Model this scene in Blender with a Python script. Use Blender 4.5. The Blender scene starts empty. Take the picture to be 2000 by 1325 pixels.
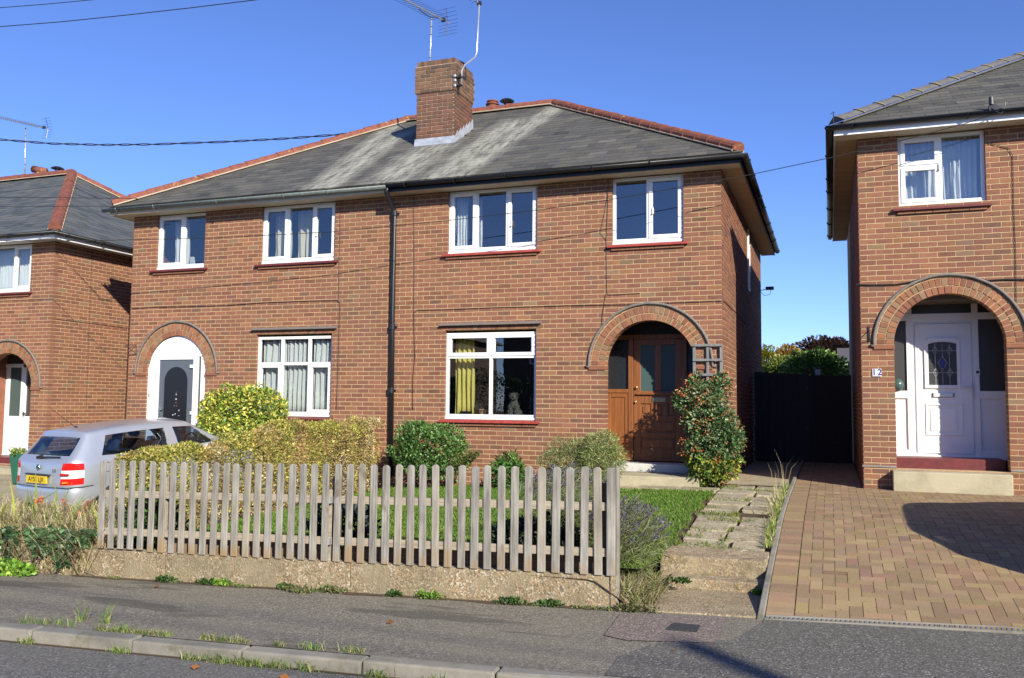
import bpy, math, random
import numpy as np
from mathutils import Vector, Matrix
random.seed(7); rng = np.random.default_rng(7)
scene = bpy.context.scene
COL = scene.collection
R = math.radians
# ------------------------------------------------------------------ camera, sky, sun, exposure
CAM = (1.487, -13.155, 0.995); FPX = 1691.36; YAW, PITCH, ROLL = 0.35218, 0.07444, 0.00979
def cam_axes():
    f = Vector((-math.sin(YAW)*math.cos(PITCH), math.cos(YAW)*math.cos(PITCH), math.sin(PITCH)))
    r = Vector((math.cos(YAW), math.sin(YAW), 0)); u = r.cross(f)
    return r*math.cos(ROLL)+u*math.sin(ROLL), -r*math.sin(ROLL)+u*math.cos(ROLL), f
CR, CU, CF = cam_axes()
cd = bpy.data.cameras.new('camera'); cam = bpy.data.objects.new('camera', cd); COL.objects.link(cam)
cd.sensor_width = 36; cd.lens = FPX/2000*36; cd.clip_end = 2000; cd.clip_start = .05
m = Matrix((CR, CU, -CF)).transposed().to_4x4(); m.translation = Vector(CAM); cam.matrix_world = m
scene.camera = cam
SUN_AZ, SUN_EL = R(44.5), R(26.5)
w = bpy.data.worlds.new("World"); scene.world = w; w.use_nodes = True
nt = w.node_tree; bg = nt.nodes['Background']; sky = nt.nodes.new('ShaderNodeTexSky')
sky.sky_type = 'NISHITA'; sky.sun_disc = False; sky.sun_elevation = SUN_EL
sky.sun_rotation = math.atan2(math.sin(SUN_AZ), -math.cos(SUN_AZ)); sky.air_density = .85; sky.dust_density = .05; sky.ozone_density = 2.2; sky.altitude = 300
tint = nt.nodes.new('ShaderNodeMix'); tint.data_type = 'RGBA'; tint.blend_type = 'MULTIPLY'; tint.inputs[0].default_value = 1; tint.inputs[7].default_value = (.76, .92, 1.42, 1)
nt.links.new(sky.outputs[0], tint.inputs[6]); nt.links.new(tint.outputs[2], bg.inputs[0]); bg.inputs[1].default_value = .086
sl = bpy.data.lights.new('sun', 'SUN'); sl.energy = 4.8; sl.angle = R(.53); sl.color = (1, .92, .77)
so = bpy.data.objects.new('sun', sl); COL.objects.link(so)
SD = Vector((math.sin(SUN_AZ)*math.cos(SUN_EL), -math.cos(SUN_AZ)*math.cos(SUN_EL), math.sin(SUN_EL)))
so.rotation_euler = SD.to_track_quat('Z', 'Y').to_euler()
scene.view_settings.view_transform = 'Standard'; scene.view_settings.look = 'None'
scene.view_settings.exposure = .7; scene.view_settings.gamma = 1; scene.view_settings.use_curve_mapping = False
scene.cycles.max_bounces = 6; scene.cycles.transparent_max_bounces = 12

# a photo pixel's ray met with a real plane: used to read dimensions off the photograph
def ray(px, py): return CF + CR*((px-1000)/FPX) + CU*((662.5-py)/FPX)
def onY(px, py, Y=0.): d = ray(px, py); return Vector(CAM)+d*((Y-CAM[1])/d.y)
def onX(px, py, X): d = ray(px, py); return Vector(CAM)+d*((X-CAM[0])/d.x)
def onZ(px, py, Z): d = ray(px, py); return Vector(CAM)+d*((Z-CAM[2])/d.z)
def project(P):
    d = Vector(P)-Vector(CAM); z = d.dot(CF)
    return 1000+FPX*d.dot(CR)/z, 662.5-FPX*d.dot(CU)/z, z
# street frame: s to the right along the fence, n towards the houses
SQ = Vector((-.153, -6.183, -.65)); SA = R(2.0); SU = Vector((math.cos(SA), math.sin(SA), .0203)); SN = Vector((-math.sin(SA), math.cos(SA), 0))
def st(s, n, h=0.): return SQ+SU*s+SN*n+Vector((0, 0, h))
def onS(px, py, h=0.):
    d = ray(px, py); mm = SU.cross(SN); o = Vector(CAM); P = o+d*(((SQ+Vector((0, 0, h))-o).dot(mm))/d.dot(mm)); q = P-SQ
    return q.dot(SU)/SU.dot(SU), q.dot(SN)
def streetz(x): return -.65+.0203*(x+.153)

# ------------------------------------------------------------------ materials
def newmat(name):
    mt = bpy.data.materials.new(name); mt.use_nodes = True; t = mt.node_tree
    return mt, t, t.nodes['Principled BSDF']
def N(t, typ, **kw):
    n = t.nodes.new(typ)
    for k, v in kw.items():
        if k.startswith('i_'):
            key = k[2:]; key = int(key) if key.isdigit() else key.replace('_', ' ')
            n.inputs[key].default_value = v
        else: setattr(n, k, v)
    return n
def L(t, a, b): t.links.new(a, b)
def noise(t, scale, detail=4, rough=.6, vec=None, sc=None):
    if vec is None: vec = N(t, 'ShaderNodeNewGeometry').outputs['Position']
    if sc:
        mp = N(t, 'ShaderNodeVectorMath', operation='MULTIPLY'); L(t, vec, mp.inputs[0]); mp.inputs[1].default_value = sc; vec = mp.outputs[0]
    n = N(t, 'ShaderNodeTexNoise'); n.inputs['Scale'].default_value = scale; n.inputs['Detail'].default_value = detail; n.inputs['Roughness'].default_value = rough
    L(t, vec, n.inputs['Vector']); return n.outputs['Fac']
def ramp(t, fac, stops):
    r = N(t, 'ShaderNodeValToRGB'); el = r.color_ramp.elements
    while len(el) < len(stops): el.new(.5)
    for e, (p, c) in zip(el, stops):
        e.position = p; e.color = (*c, 1) if len(c) == 3 else c
    L(t, fac, r.inputs[0]); return r.outputs[0]
def mix(t, fac, a, b, mode='MIX'):
    n = N(t, 'ShaderNodeMix', data_type='RGBA', blend_type=mode)
    for inp, v in ((n.inputs[0], fac), (n.inputs[6], a), (n.inputs[7], b)):
        if isinstance(v, (int, float)): inp.default_value = v
        elif isinstance(v, tuple): inp.default_value = (*v, 1) if len(v) == 3 else v
        else: L(t, v, inp)
    return n.outputs[2]
def bump(t, b, h, strength=.3, dist=.01):
    n = N(t, 'ShaderNodeBump'); n.inputs['Strength'].default_value = strength; n.inputs['Distance'].default_value = dist
    L(t, h, n.inputs['Height']); L(t, n.outputs[0], b.inputs['Normal'])
def g3(v): return (v, v, v)
MAT = {}
def simple(name, col, rough=.6, nz=None, amp=.25, spec=.5, metal=0., bmp=0., bd=.004, sc=None, lichen=False):
    mt, t, b = newmat(name); b.inputs['Roughness'].default_value = rough; b.inputs['Metallic'].default_value = metal
    b.inputs['Specular IOR Level'].default_value = spec
    if nz:
        f = noise(t, nz, 5, .65, sc=sc); c = ramp(t, f, [(.25, tuple(x*(1-amp) for x in col)), (.75, tuple(min(1, x*(1+amp)) for x in col))]); c = mix(t, ramp(t, noise(t, 5, 5, .75), [(.62, g3(0)), (.67, g3(.75))]), c, (.42, .24, .06)) if lichen else c; L(t, c, b.inputs['Base Color'])
        if bmp: bump(t, b, f, bmp, bd)
    else: b.inputs['Base Color'].default_value = (*col, 1)
    MAT[name] = mt; return mt
def colsource(t, attr):
    if attr: return N(t, 'ShaderNodeAttribute', attribute_name='Col').outputs['Color']
    return N(t, 'ShaderNodeObjectInfo').outputs['Color']
def brickmat(name, attr):
    mt, t, b = newmat(name); b.inputs['Roughness'].default_value = .85; b.inputs['Specular IOR Level'].default_value = .25
    c = colsource(t, attr)
    drag = noise(t, 1., 3, .6, sc=(9, 9, 95)); fine = noise(t, 160, 4, .7); mid = noise(t, 14, 3, .6)
    c = mix(t, ramp(t, drag, [(.5, g3(0)), (.66, g3(.55))]), c, (.11, .062, .052))
    c = mix(t, ramp(t, mid, [(.35, g3(0)), (.7, g3(.45))]), c, mix(t, .6, c, (.36, .2, .11)))
    c = mix(t, .5, c, ramp(t, fine, [(.3, g3(.55)), (.7, g3(1.25))]), 'MULTIPLY')
    c = mix(t, 1., c, (.84, .83, .83), 'MULTIPLY'); stain = noise(t, .9, 6, .7, sc=(1, 1, .6)); c = mix(t, ramp(t, stain, [(.4, g3(0)), (.68, g3(.6))]), c, mix(t, .5, c, (.15, .1, .07)))
    L(t, c, b.inputs['Base Color']); bump(t, b, fine, .6, .004); MAT[name] = mt
brickmat('brick', False); brickmat('brick_attr', True)
def mortarmat(name, c0, c1):
    mt, t, b = newmat(name); b.inputs['Roughness'].default_value = .95; b.inputs['Specular IOR Level'].default_value = .1
    f = noise(t, 60, 5, .7); g = noise(t, 2.2, 4, .6)
    L(t, mix(t, ramp(t, g, [(.4, g3(0)), (.75, g3(.6))]), mix(t, f, c0, c1), (.33, .22, .12)), b.inputs['Base Color']); bump(t, b, f, .5, .003); MAT[name] = mt
mortarmat('mortar', (.42, .295, .16), (.58, .43, .26)); mortarmat('mortar_grey', (.46, .38, .28), (.6, .52, .4))
def slatemat(name, attr, lich):
    mt, t, b = newmat(name); b.inputs['Roughness'].default_value = .62; b.inputs['Specular IOR Level'].default_value = .35
    c = colsource(t, attr); fine = noise(t, 70, 5, .7); mid = noise(t, 3.5, 6, .65)
    c = mix(t, .6, c, ramp(t, fine, [(.3, g3(.6)), (.7, g3(1.3))]), 'MULTIPLY')
    c = mix(t, ramp(t, mid, [(.45, g3(0)), (.7, g3(.55))]), c, (.13, .125, .09))
    sp = noise(t, 28, 3, .7); c = mix(t, ramp(t, sp, [(.66, g3(0)), (.72, g3(.7))]), c, (.38, .38, .3))
    if lich:   # bleached wash marks running down the slope below the chimney and the party wall
        pos = N(t, 'ShaderNodeNewGeometry').outputs['Position']; sx = N(t, 'ShaderNodeSeparateXYZ'); L(t, pos, sx.inputs[0])
        def band(cx, hw, drift, y0, y1):
            a = N(t, 'ShaderNodeMath', operation='MULTIPLY_ADD'); L(t, sx.outputs[1], a.inputs[0]); a.inputs[1].default_value = drift; L(t, sx.outputs[0], a.inputs[2])
            s = N(t, 'ShaderNodeMath', operation='SUBTRACT'); L(t, a.outputs[0], s.inputs[0]); s.inputs[1].default_value = cx
            ab = N(t, 'ShaderNodeMath', operation='ABSOLUTE'); L(t, s.outputs[0], ab.inputs[0])
            mr = N(t, 'ShaderNodeMapRange'); L(t, ab.outputs[0], mr.inputs[0]); mr.inputs[1].default_value = hw*1.25; mr.inputs[2].default_value = hw*.3
            my = N(t, 'ShaderNodeMapRange'); L(t, sx.outputs[1], my.inputs[0]); my.inputs[1].default_value = y1; my.inputs[2].default_value = y1-.5
            mu = N(t, 'ShaderNodeMath', operation='MULTIPLY'); L(t, mr.outputs[0], mu.inputs[0]); L(t, my.outputs[0], mu.inputs[1]); return mu.outputs[0]
        n1 = noise(t, 1., 6, .75, sc=(9, 1.7, 1.7)); tot = None
        for args in ((-5.55, .55, 0., 0, 2.0), (-4.55, .42, -.06, 0, 3.2), (-6.75, .35, .08, 0, 3.2), (-4.2, .3, -.12, 1.6, 4.2), (-7.0, .3, .15, 1.6, 4.)):
            v = band(*args)
            if tot is None: tot = v
            else: a = N(t, 'ShaderNodeMath', operation='MAXIMUM'); L(t, tot, a.inputs[0]); L(t, v, a.inputs[1]); tot = a.outputs[0]
        mu = N(t, 'ShaderNodeMath', operation='MULTIPLY'); L(t, tot, mu.inputs[0]); L(t, ramp(t, n1, [(.34, g3(0)), (.6, g3(.8))]), mu.inputs[1])
        c = mix(t, mu.outputs[0], c, mix(t, fine, (.3, .3, .25), (.5, .5, .42)))
    L(t, c, b.inputs['Base Color']); bump(t, b, fine, .35, .004); MAT[name] = mt
slatemat('slate', False, True); slatemat('slate_attr', True, True); slatemat('slate_plain', False, False); slatemat('slate_plain_attr', True, False)
def paver(name, attr):
    mt, t, b = newmat(name); b.inputs['Roughness'].default_value = .85; b.inputs['Specular IOR Level'].default_value = .25
    c = colsource(t, attr); fine = noise(t, 130, 4, .75); mid = noise(t, 1.2, 5, .7)
    c = mix(t, .6, c, ramp(t, fine, [(.3, g3(.6)), (.7, g3(1.25))]), 'MULTIPLY')
    c = mix(t, ramp(t, mid, [(.4, g3(0)), (.7, g3(.6))]), c, mix(t, .5, c, (.13, .1, .065)))
    L(t, c, b.inputs['Base Color']); bump(t, b, fine, .5, .003); MAT[name] = mt
paver('paver', False); paver('paver_attr', True)
def asphalt(name, base, patch, speck, stains=True):
    mt, t, b = newmat(name); b.inputs['Roughness'].default_value = .9; b.inputs['Specular IOR Level'].default_value = .3
    v = N(t, 'ShaderNodeTexVoronoi'); v.inputs['Scale'].default_value = 95; L(t, N(t, 'ShaderNodeNewGeometry').outputs['Position'], v.inputs['Vector'])
    sep = N(t, 'ShaderNodeSeparateColor'); L(t, v.outputs['Color'], sep.inputs[0])
    c = ramp(t, sep.outputs[0], [(0, tuple(x*.55 for x in base)), (.5, base), (.86, tuple(x*1.35 for x in base)), (.95, speck)])
    g = noise(t, .9, 6, .65); c = mix(t, ramp(t, g, [(.35, g3(0)), (.7, g3(.6))]), c, patch, 'MIX')
    c = mix(t, .55, c, ramp(t, noise(t, 45, 4, .7), [(.3, g3(.6)), (.7, g3(1.3))]), 'MULTIPLY')
    if stains:
        s = noise(t, 1.1, 4, .55, sc=(.5, 2.2, 1)); c = mix(t, ramp(t, s, [(.575, g3(0)), (.62, g3(.6))]), c, tuple(x*.4 for x in base))
    L(t, c, b.inputs['Base Color']); bump(t, b, v.outputs['Distance'], .5, .004); MAT[name] = mt
asphalt('pavement_asphalt', (.178, .162, .13), (.215, .195, .15), (.36, .33, .28)); asphalt('road_asphalt', (.128, .125, .115), (.155, .148, .135), (.26, .26, .25), False)
asphalt('apron_asphalt', (.122, .116, .102), (.142, .136, .118), (.3, .3, .29), False); asphalt('pink_asphalt', (.19, .155, .135), (.2, .165, .145), (.4, .35, .3), False)
def concrete(name, a, b2, sc=40, moss=True, peb=False):
    mt, t, b = newmat(name); b.inputs['Roughness'].default_value = .92; b.inputs['Specular IOR Level'].default_value = .2
    f = noise(t, sc, 6, .75); g = noise(t, 1.6, 5, .7); c = mix(t, f, a, b2)
    if peb:
        v = N(t, 'ShaderNodeTexVoronoi'); v.inputs['Scale'].default_value = 75; L(t, N(t, 'ShaderNodeNewGeometry').outputs['Position'], v.inputs['Vector'])
        sep = N(t, 'ShaderNodeSeparateColor'); L(t, v.outputs['Color'], sep.inputs[0])
        pc = ramp(t, sep.outputs[0], [(0, (.12, .09, .06)), (.35, a), (.6, (.4, .26, .14)), (.85, b2), (.96, (.6, .55, .45))])
        c = mix(t, ramp(t, noise(t, 5, 4, .6), [(.4, g3(.15)), (.6, g3(.8))]), c, pc); bump(t, b, v.outputs['Distance'], .6, .006)
    else: bump(t, b, f, .4, .004)
    c = mix(t, ramp(t, g, [(.45, g3(0)), (.75, g3(.7))]), c, tuple(x*.5 for x in a))
    if moss: c = mix(t, ramp(t, noise(t, 4.5, 5, .7), [(.55, g3(0)), (.72, g3(.6))]), c, (.11, .11, .04))
    L(t, c, b.inputs['Base Color']); MAT[name] = mt
concrete('wall_concrete', (.2, .165, .1), (.34, .29, .2), 30, False, True); concrete('kerb_concrete', (.19, .18, .15), (.32, .3, .26), 50, True)
concrete('slab_concrete', (.3, .27, .18), (.47, .43, .31), 45, True, True); concrete('step_concrete', (.35, .315, .21), (.5, .455, .33), 35, False); concrete('old_step', (.24, .19, .12), (.4, .335, .23), 30, True, True)
concrete('white_step', (.5, .5, .47), (.66, .66, .62), 25, False); concrete('joint_sand', (.1, .09, .05), (.17, .14, .09), 60, True); concrete('soil', (.08, .055, .035), (.15, .11, .07), 25, True)
def woodmat(name, cols, axis, obj_rand=True, rough=.8, scale=1.):
    mt, t, b = newmat(name); b.inputs['Roughness'].default_value = rough
    tc = N(t, 'ShaderNodeNewGeometry').outputs['Position']
    oi = N(t, 'ShaderNodeObjectInfo'); ad = N(t, 'ShaderNodeVectorMath', operation='ADD'); L(t, tc, ad.inputs[0])
    mu = N(t, 'ShaderNodeMath', operation='MULTIPLY'); L(t, oi.outputs['Random'], mu.inputs[0]); mu.inputs[1].default_value = 37.; L(t, mu.outputs[0], ad.inputs[1])
    sc = {'z': (55, 55, 2.4), 'x': (2.4, 55, 55)}[axis]; f = noise(t, scale, 5, .65, vec=ad.outputs[0], sc=sc)
    c = ramp(t, f, [(.28, cols[0]), (.5, cols[1]), (.75, cols[2])])
    if obj_rand:
        c = mix(t, ramp(t, oi.outputs['Random'], [(0, g3(0)), (.6, g3(.1)), (1, g3(.7))]), c, cols[3]); 
        k = noise(t, 7, 2, .5, vec=ad.outputs[0], sc=(1, 1, .5)); c = mix(t, ramp(t, k, [(.69, g3(0)), (.74, g3(.6))]), c, (.11, .08, .055))
        pt_ = noise(t, 5, 4, .65, vec=ad.outputs[0], sc=(1.5, 1.5, .45)); c = mix(t, .8, c, ramp(t, pt_, [(.32, g3(.62)), (.68, g3(1.3))]), 'MULTIPLY')
        z = N(t, 'ShaderNodeSeparateXYZ'); L(t, tc, z.inputs[0]); k2 = noise(t, 2.3, 3, .5, vec=ad.outputs[0])
        a = N(t, 'ShaderNodeMath', operation='MULTIPLY_ADD'); L(t, k2, a.inputs[0]); a.inputs[1].default_value = -1.1; L(t, z.outputs[2], a.inputs[2])
        mr = N(t, 'ShaderNodeMapRange'); L(t, a.outputs[0], mr.inputs[0]); mr.inputs[1].default_value = -.9; mr.inputs[2].default_value = -1.12
        c = mix(t, mr.outputs[0], c, mix(t, f, (.2, .13, .065), (.34, .25, .14)))
    L(t, c, b.inputs['Base Color']); bump(t, b, f, .35, .003); MAT[name] = mt
woodmat('fence_wood', [(.115, .102, .082), (.245, .235, .21), (.37, .358, .335), (.3, .265, .205)], 'z')
woodmat('rail_wood', [(.2, .165, .12), (.33, .28, .21), (.43, .38, .3), (.35, .3, .24)], 'x', False)
woodmat('dark_timber', [(.06, .05, .04), (.1, .085, .07), (.14, .12, .1), (.1, .09, .08)], 'z', False)
woodmat('gravel_wood', [(.11, .075, .045), (.2, .14, .09), (.28, .2, .14), (.2, .15, .1)], 'x', False)
woodmat('door_wood', [(.13, .045, .014), (.22, .082, .026), (.29, .115, .036), (.3, .1, .02)], 'z', False, .4, .6)
woodmat('trellis_wood', [(.11, .11, .11), (.18, .18, .18), (.25, .25, .25), (.3, .3, .3)], 'z', False)
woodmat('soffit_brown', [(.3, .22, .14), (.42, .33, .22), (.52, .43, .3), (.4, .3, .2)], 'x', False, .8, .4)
simple('terracotta', (.19, .062, .038), .8, 9, .45, bmp=.4, lichen=True); simple('ridge_grey', (.12, .115, .11), .7, 12, .35, bmp=.3); simple('yellow_mortar', (.5, .42, .2), .9, 20, .3)
simple('upvc', (.8, .81, .82), .28, 3, .03); simple('upvc_dull', (.62, .63, .63), .5, 6, .1); simple('cream_soffit', (.55, .5, .4), .7, 8, .12); simple('green_gutter', (.12, .15, .15), .5, 14, .35)
simple('black_plastic', (.01, .011, .014), .42, 8, .3); simple('black_fascia', (.006, .008, .014), .5, 5, .3); simple('red_paint', (.33, .055, .04), .45, 10, .3, bmp=.2); simple('red_step', (.13, .024, .024), .5, 12, .3)
simple('lead', (.42, .45, .5), .45, 9, .3, metal=.3); simple('grey_hood', (.17, .15, .135), .85, 30, .3, bmp=.4); simple('galv', (.62, .64, .66), .35, 20, .2, metal=.7); simple('dark_metal', (.05, .05, .055), .4, 20, .3, metal=.5)
simple('brass', (.5, .42, .25), .3, None, metal=.9); simple('chrome', (.75, .76, .78), .15, None, metal=1.); simple('black_rubber', (.015, .015, .016), .8); simple('cable', (.02, .02, .022), .6)
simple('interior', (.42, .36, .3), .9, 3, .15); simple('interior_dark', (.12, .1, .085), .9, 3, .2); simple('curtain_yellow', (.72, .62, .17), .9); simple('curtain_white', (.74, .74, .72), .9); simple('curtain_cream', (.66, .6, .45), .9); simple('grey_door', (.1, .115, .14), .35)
simple('black_gate', (.006, .007, .009), .6, 20, .3); simple('brown_gate', (.02, .013, .01), .7, 20, .3); simple('terra_pot', (.45, .3, .17), .8, 20, .2); simple('green_plastic', (.02, .11, .07), .5); simple('bark', (.13, .09, .06), .9, 40, .4, bmp=.5)
simple('grate', (.2, .24, .29), .5, 40, .3, metal=.3); simple('iron_cover', (.06, .065, .07), .6, 60, .4, metal=.3); simple('white_sign', (.75, .75, .78), .4); simple('blue_letter', (.03, .04, .22), .5)
simple('back_brick', (.25, .1, .06), .9, 12, .3); simple('opp_brick', (.1, .065, .055), .9, 8, .3); simple('opp_roof', (.1, .09, .085), .8, 6, .3); simple('ground_soil', (.1, .11, .05), .95, 3, .4)
def leafmat(name, trans=.3, rough=.5, spec=.3):
    mt = bpy.data.materials.new(name); mt.use_nodes = True; t = mt.node_tree; b = t.nodes['Principled BSDF']; out = t.nodes['Material Output']
    a = N(t, 'ShaderNodeAttribute', attribute_name='Col').outputs['Color']; L(t, a, b.inputs['Base Color']); b.inputs['Roughness'].default_value = rough; b.inputs['Specular IOR Level'].default_value = spec
    tr = N(t, 'ShaderNodeBsdfTranslucent'); L(t, mix(t, .5, a, (1, 1, .35), 'MULTIPLY'), tr.inputs[0]); ms = N(t, 'ShaderNodeMixShader'); ms.inputs[0].default_value = trans
    L(t, b.outputs[0], ms.inputs[1]); L(t, tr.outputs[0], ms.inputs[2]); L(t, ms.outputs[0], out.inputs[0]); MAT[name] = mt
leafmat('leaf'); leafmat('grass', .3, .75, .1); leafmat('dry', .2, .8, .1); leafmat('glossy_leaf', .18, .42, .4)
def glassmat(name, tint, ior=1.5, rough=0., extra=0.):
    mt = bpy.data.materials.new(name); mt.use_nodes = True; t = mt.node_tree; t.nodes.remove(t.nodes['Principled BSDF']); out = t.nodes['Material Output']
    tr = N(t, 'ShaderNodeBsdfTransparent'); tr.inputs[0].default_value = (*tint, 1); gl = N(t, 'ShaderNodeBsdfGlossy'); gl.inputs['Roughness'].default_value = rough
    ge = N(t, 'ShaderNodeNewGeometry'); dt = N(t, 'ShaderNodeVectorMath', operation='DOT_PRODUCT'); L(t, ge.outputs['Incoming'], dt.inputs[0]); L(t, ge.outputs['Normal'], dt.inputs[1])
    ab = N(t, 'ShaderNodeMath', operation='ABSOLUTE'); L(t, dt.outputs['Value'], ab.inputs[0]); om = N(t, 'ShaderNodeMath', operation='SUBTRACT'); om.inputs[0].default_value = 1; L(t, ab.outputs[0], om.inputs[1])
    pw = N(t, 'ShaderNodeMath', operation='POWER'); L(t, om.outputs[0], pw.inputs[0]); pw.inputs[1].default_value = 5; F0 = ((ior-1)/(ior+1))**2
    ma = N(t, 'ShaderNodeMath', operation='MULTIPLY_ADD'); L(t, pw.outputs[0], ma.inputs[0]); ma.inputs[1].default_value = 1-F0; ma.inputs[2].default_value = F0; ms = N(t, 'ShaderNodeMixShader'); f = ma.outputs[0]
    if extra:
        ad = N(t, 'ShaderNodeMath', operation='ADD'); L(t, f, ad.inputs[0]); ad.inputs[1].default_value = extra; ad.use_clamp = True; f = ad.outputs[0]
    nb = N(t, 'ShaderNodeBump'); nb.inputs['Strength'].default_value = .02; nb.inputs['Distance'].default_value = .02; L(t, noise(t, 2.5, 2, .5), nb.inputs['Height']); L(t, nb.outputs[0], gl.inputs['Normal'])
    L(t, f, ms.inputs[0]); L(t, tr.outputs[0], ms.inputs[1]); L(t, gl.outputs[0], ms.inputs[2]); L(t, ms.outputs[0], out.inputs[0]); MAT[name] = mt; return mt
glassmat('glass', (.88, .91, .92), 2.15); glassmat('car_glass', (.74, .82, .88), 1.6, 0., .03)
def frosted(name, col):
    mt, t, b = newmat(name); b.inputs['Base Color'].default_value = (*col, 1); b.inputs['Roughness'].default_value = .18
    v = N(t, 'ShaderNodeTexVoronoi'); v.inputs['Scale'].default_value = 60; L(t, N(t, 'ShaderNodeNewGeometry').outputs['Position'], v.inputs['Vector']); bump(t, b, v.outputs['Distance'], .45, .01); MAT[name] = mt
frosted('textured_glass', (.015, .02, .025)); simple('smooth_frost', (.06, .1, .1), .2); simple('dark_pane', (.012, .012, .018), .12, spec=.3); simple('dark_frost', (.06, .06, .06), .25)
def carpaint():
    mt, t, b = newmat('car_silver'); b.inputs['Base Color'].default_value = (.5, .54, .6, 1); b.inputs['Metallic'].default_value = .6; b.inputs['Roughness'].default_value = .33
    b.inputs['Coat Weight'].default_value = .7; b.inputs['Coat Roughness'].default_value = .05
    f = noise(t, 6, 5, .7); L(t, ramp(t, f, [(.3, g3(.28)), (.8, g3(.42))]), b.inputs['Roughness']); MAT['car_silver'] = mt
carpaint(); simple('light_red', (.5, .012, .01), .15); simple('light_clear', (.7, .7, .68), .15); simple('light_amber', (.8, .25, .02), .2); simple('plate_yellow', (.72, .5, .02), .4); simple('plate_black', (.01, .01, .01), .5); simple('seat', (.03, .035, .05), .8)

# ------------------------------------------------------------------ mesh helpers
def link(o, parent=None):
    COL.objects.link(o)
    if parent is not None: o.parent = parent
    return o
def tag(o, label=None, cat=None, group=None, kind=None):
    if label: o['label'] = label
    if cat: o['category'] = cat
    if group: o['group'] = group
    if kind: o['kind'] = kind
    return o
def thing(name, label, cat, loc=(0, 0, 0), group=None):
    o = bpy.data.objects.new(name, None); COL.objects.link(o); o.location = loc; o.empty_display_size = .1
    return tag(o, label, cat, group)
def mkmesh(name, V, Fc, mat, smooth=False, cols=None):
    me = bpy.data.meshes.new(name); me.from_pydata([tuple(v) for v in V], [], Fc); me.validate()
    if mat: me.materials.append(MAT[mat] if isinstance(mat, str) else mat)
    if smooth:
        me.polygons.foreach_set('use_smooth', [True]*len(me.polygons))
    if cols is not None:
        a = me.color_attributes.new('Col', 'FLOAT_COLOR', 'POINT'); a.data.foreach_set('color', np.asarray(cols, dtype=np.float32).ravel())
    me.update(); return me
class MB:
    def __init__(s): s.V = []; s.F = []; s.C = []
    def add(s, V, F, c=None):
        n = len(s.V); s.V += [tuple(v) for v in V]; s.F += [tuple(i+n for i in f) for f in F]
        if c is not None: s.C += [(*c, 1)]*len(V)
        return s
    def box(s, x0, x1, y0, y1, z0, z1, c=None):
        return s.add([(x0, y0, z0), (x1, y0, z0), (x1, y1, z0), (x0, y1, z0), (x0, y0, z1), (x1, y0, z1), (x1, y1, z1), (x0, y1, z1)],
                     [(0, 3, 2, 1), (4, 5, 6, 7), (0, 1, 5, 4), (1, 2, 6, 5), (2, 3, 7, 6), (3, 0, 4, 7)], c)
    def hexa(s, P, c=None): return s.add(P, [(0, 3, 2, 1), (4, 5, 6, 7), (0, 1, 5, 4), (1, 2, 6, 5), (2, 3, 7, 6), (3, 0, 4, 7)], c)
    def prism(s, poly, vec, c=None):
        n = len(poly); P = [Vector(p) for p in poly]; Q = [p+Vector(vec) for p in P]
        return s.add(P+Q, [tuple(range(n))[::-1], tuple(range(n, 2*n))]+[(i, (i+1) % n, n+(i+1) % n, n+i) for i in range(n)], c)
    def tube(s, path, r, n=6, caps=True):
        P = [Vector(p) for p in path]; rs = r if isinstance(r, (list, tuple)) else [r]*len(P); base = len(s.V); up = None
        for i, p in enumerate(P):
            d = (P[min(i+1, len(P)-1)]-P[max(i-1, 0)]).normalized()
            a = d.cross(Vector((0, 0, 1)));  a = d.cross(Vector((1, 0, 0))) if a.length < .15 else a
            a.normalize()
            if up is not None and a.dot(up) < 0: a = -a
            up = a; b = d.cross(a)
            for k in range(n): t = 2*math.pi*k/n; s.V.append(tuple(p+(a*math.cos(t)+b*math.sin(t))*rs[i]))
        for i in range(len(P)-1):
            for k in range(n): s.F.append((base+i*n+k, base+i*n+(k+1) % n, base+(i+1)*n+(k+1) % n, base+(i+1)*n+k))
        if caps: s.F.append(tuple(base+k for k in range(n))[::-1]); s.F.append(tuple(base+(len(P)-1)*n+k for k in range(n)))
        return s
    def lathe(s, c, prof, n=16, axis='z'):
        base = len(s.V); c = Vector(c)
        for (r, h) in prof:
            for k in range(n):
                t = 2*math.pi*k/n; a, b = r*math.cos(t), r*math.sin(t)
                v = (a, b, h) if axis == 'z' else ((a, h, b) if axis == 'y' else (h, a, b)); s.V.append(tuple(c+Vector(v)))
        for i in range(len(prof)-1):
            for k in range(n): s.F.append((base+i*n+k, base+i*n+(k+1) % n, base+(i+1)*n+(k+1) % n, base+(i+1)*n+k))
        s.F.append(tuple(base+k for k in range(n))); s.F.append(tuple(base+(len(prof)-1)*n+k for k in range(n))); return s
    def build(s, name, mat, parent=None, smooth=False, bev=0., **tg):
        o = bpy.data.objects.new(name, mkmesh(name, s.V, s.F, mat, smooth, s.C if s.C else None)); link(o, parent)
        if bev: md = o.modifiers.new('b', 'BEVEL'); md.width = bev; md.segments = 2; md.limit_method = 'ANGLE'
        if tg: tag(o, **tg)
        return o
def smooth_auto(o):
    me = o.data; me.polygons.foreach_set('use_smooth', [True]*len(me.polygons)); me.update()
    md = o.modifiers.new('es', 'EDGE_SPLIT'); md.split_angle = R(35)
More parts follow.
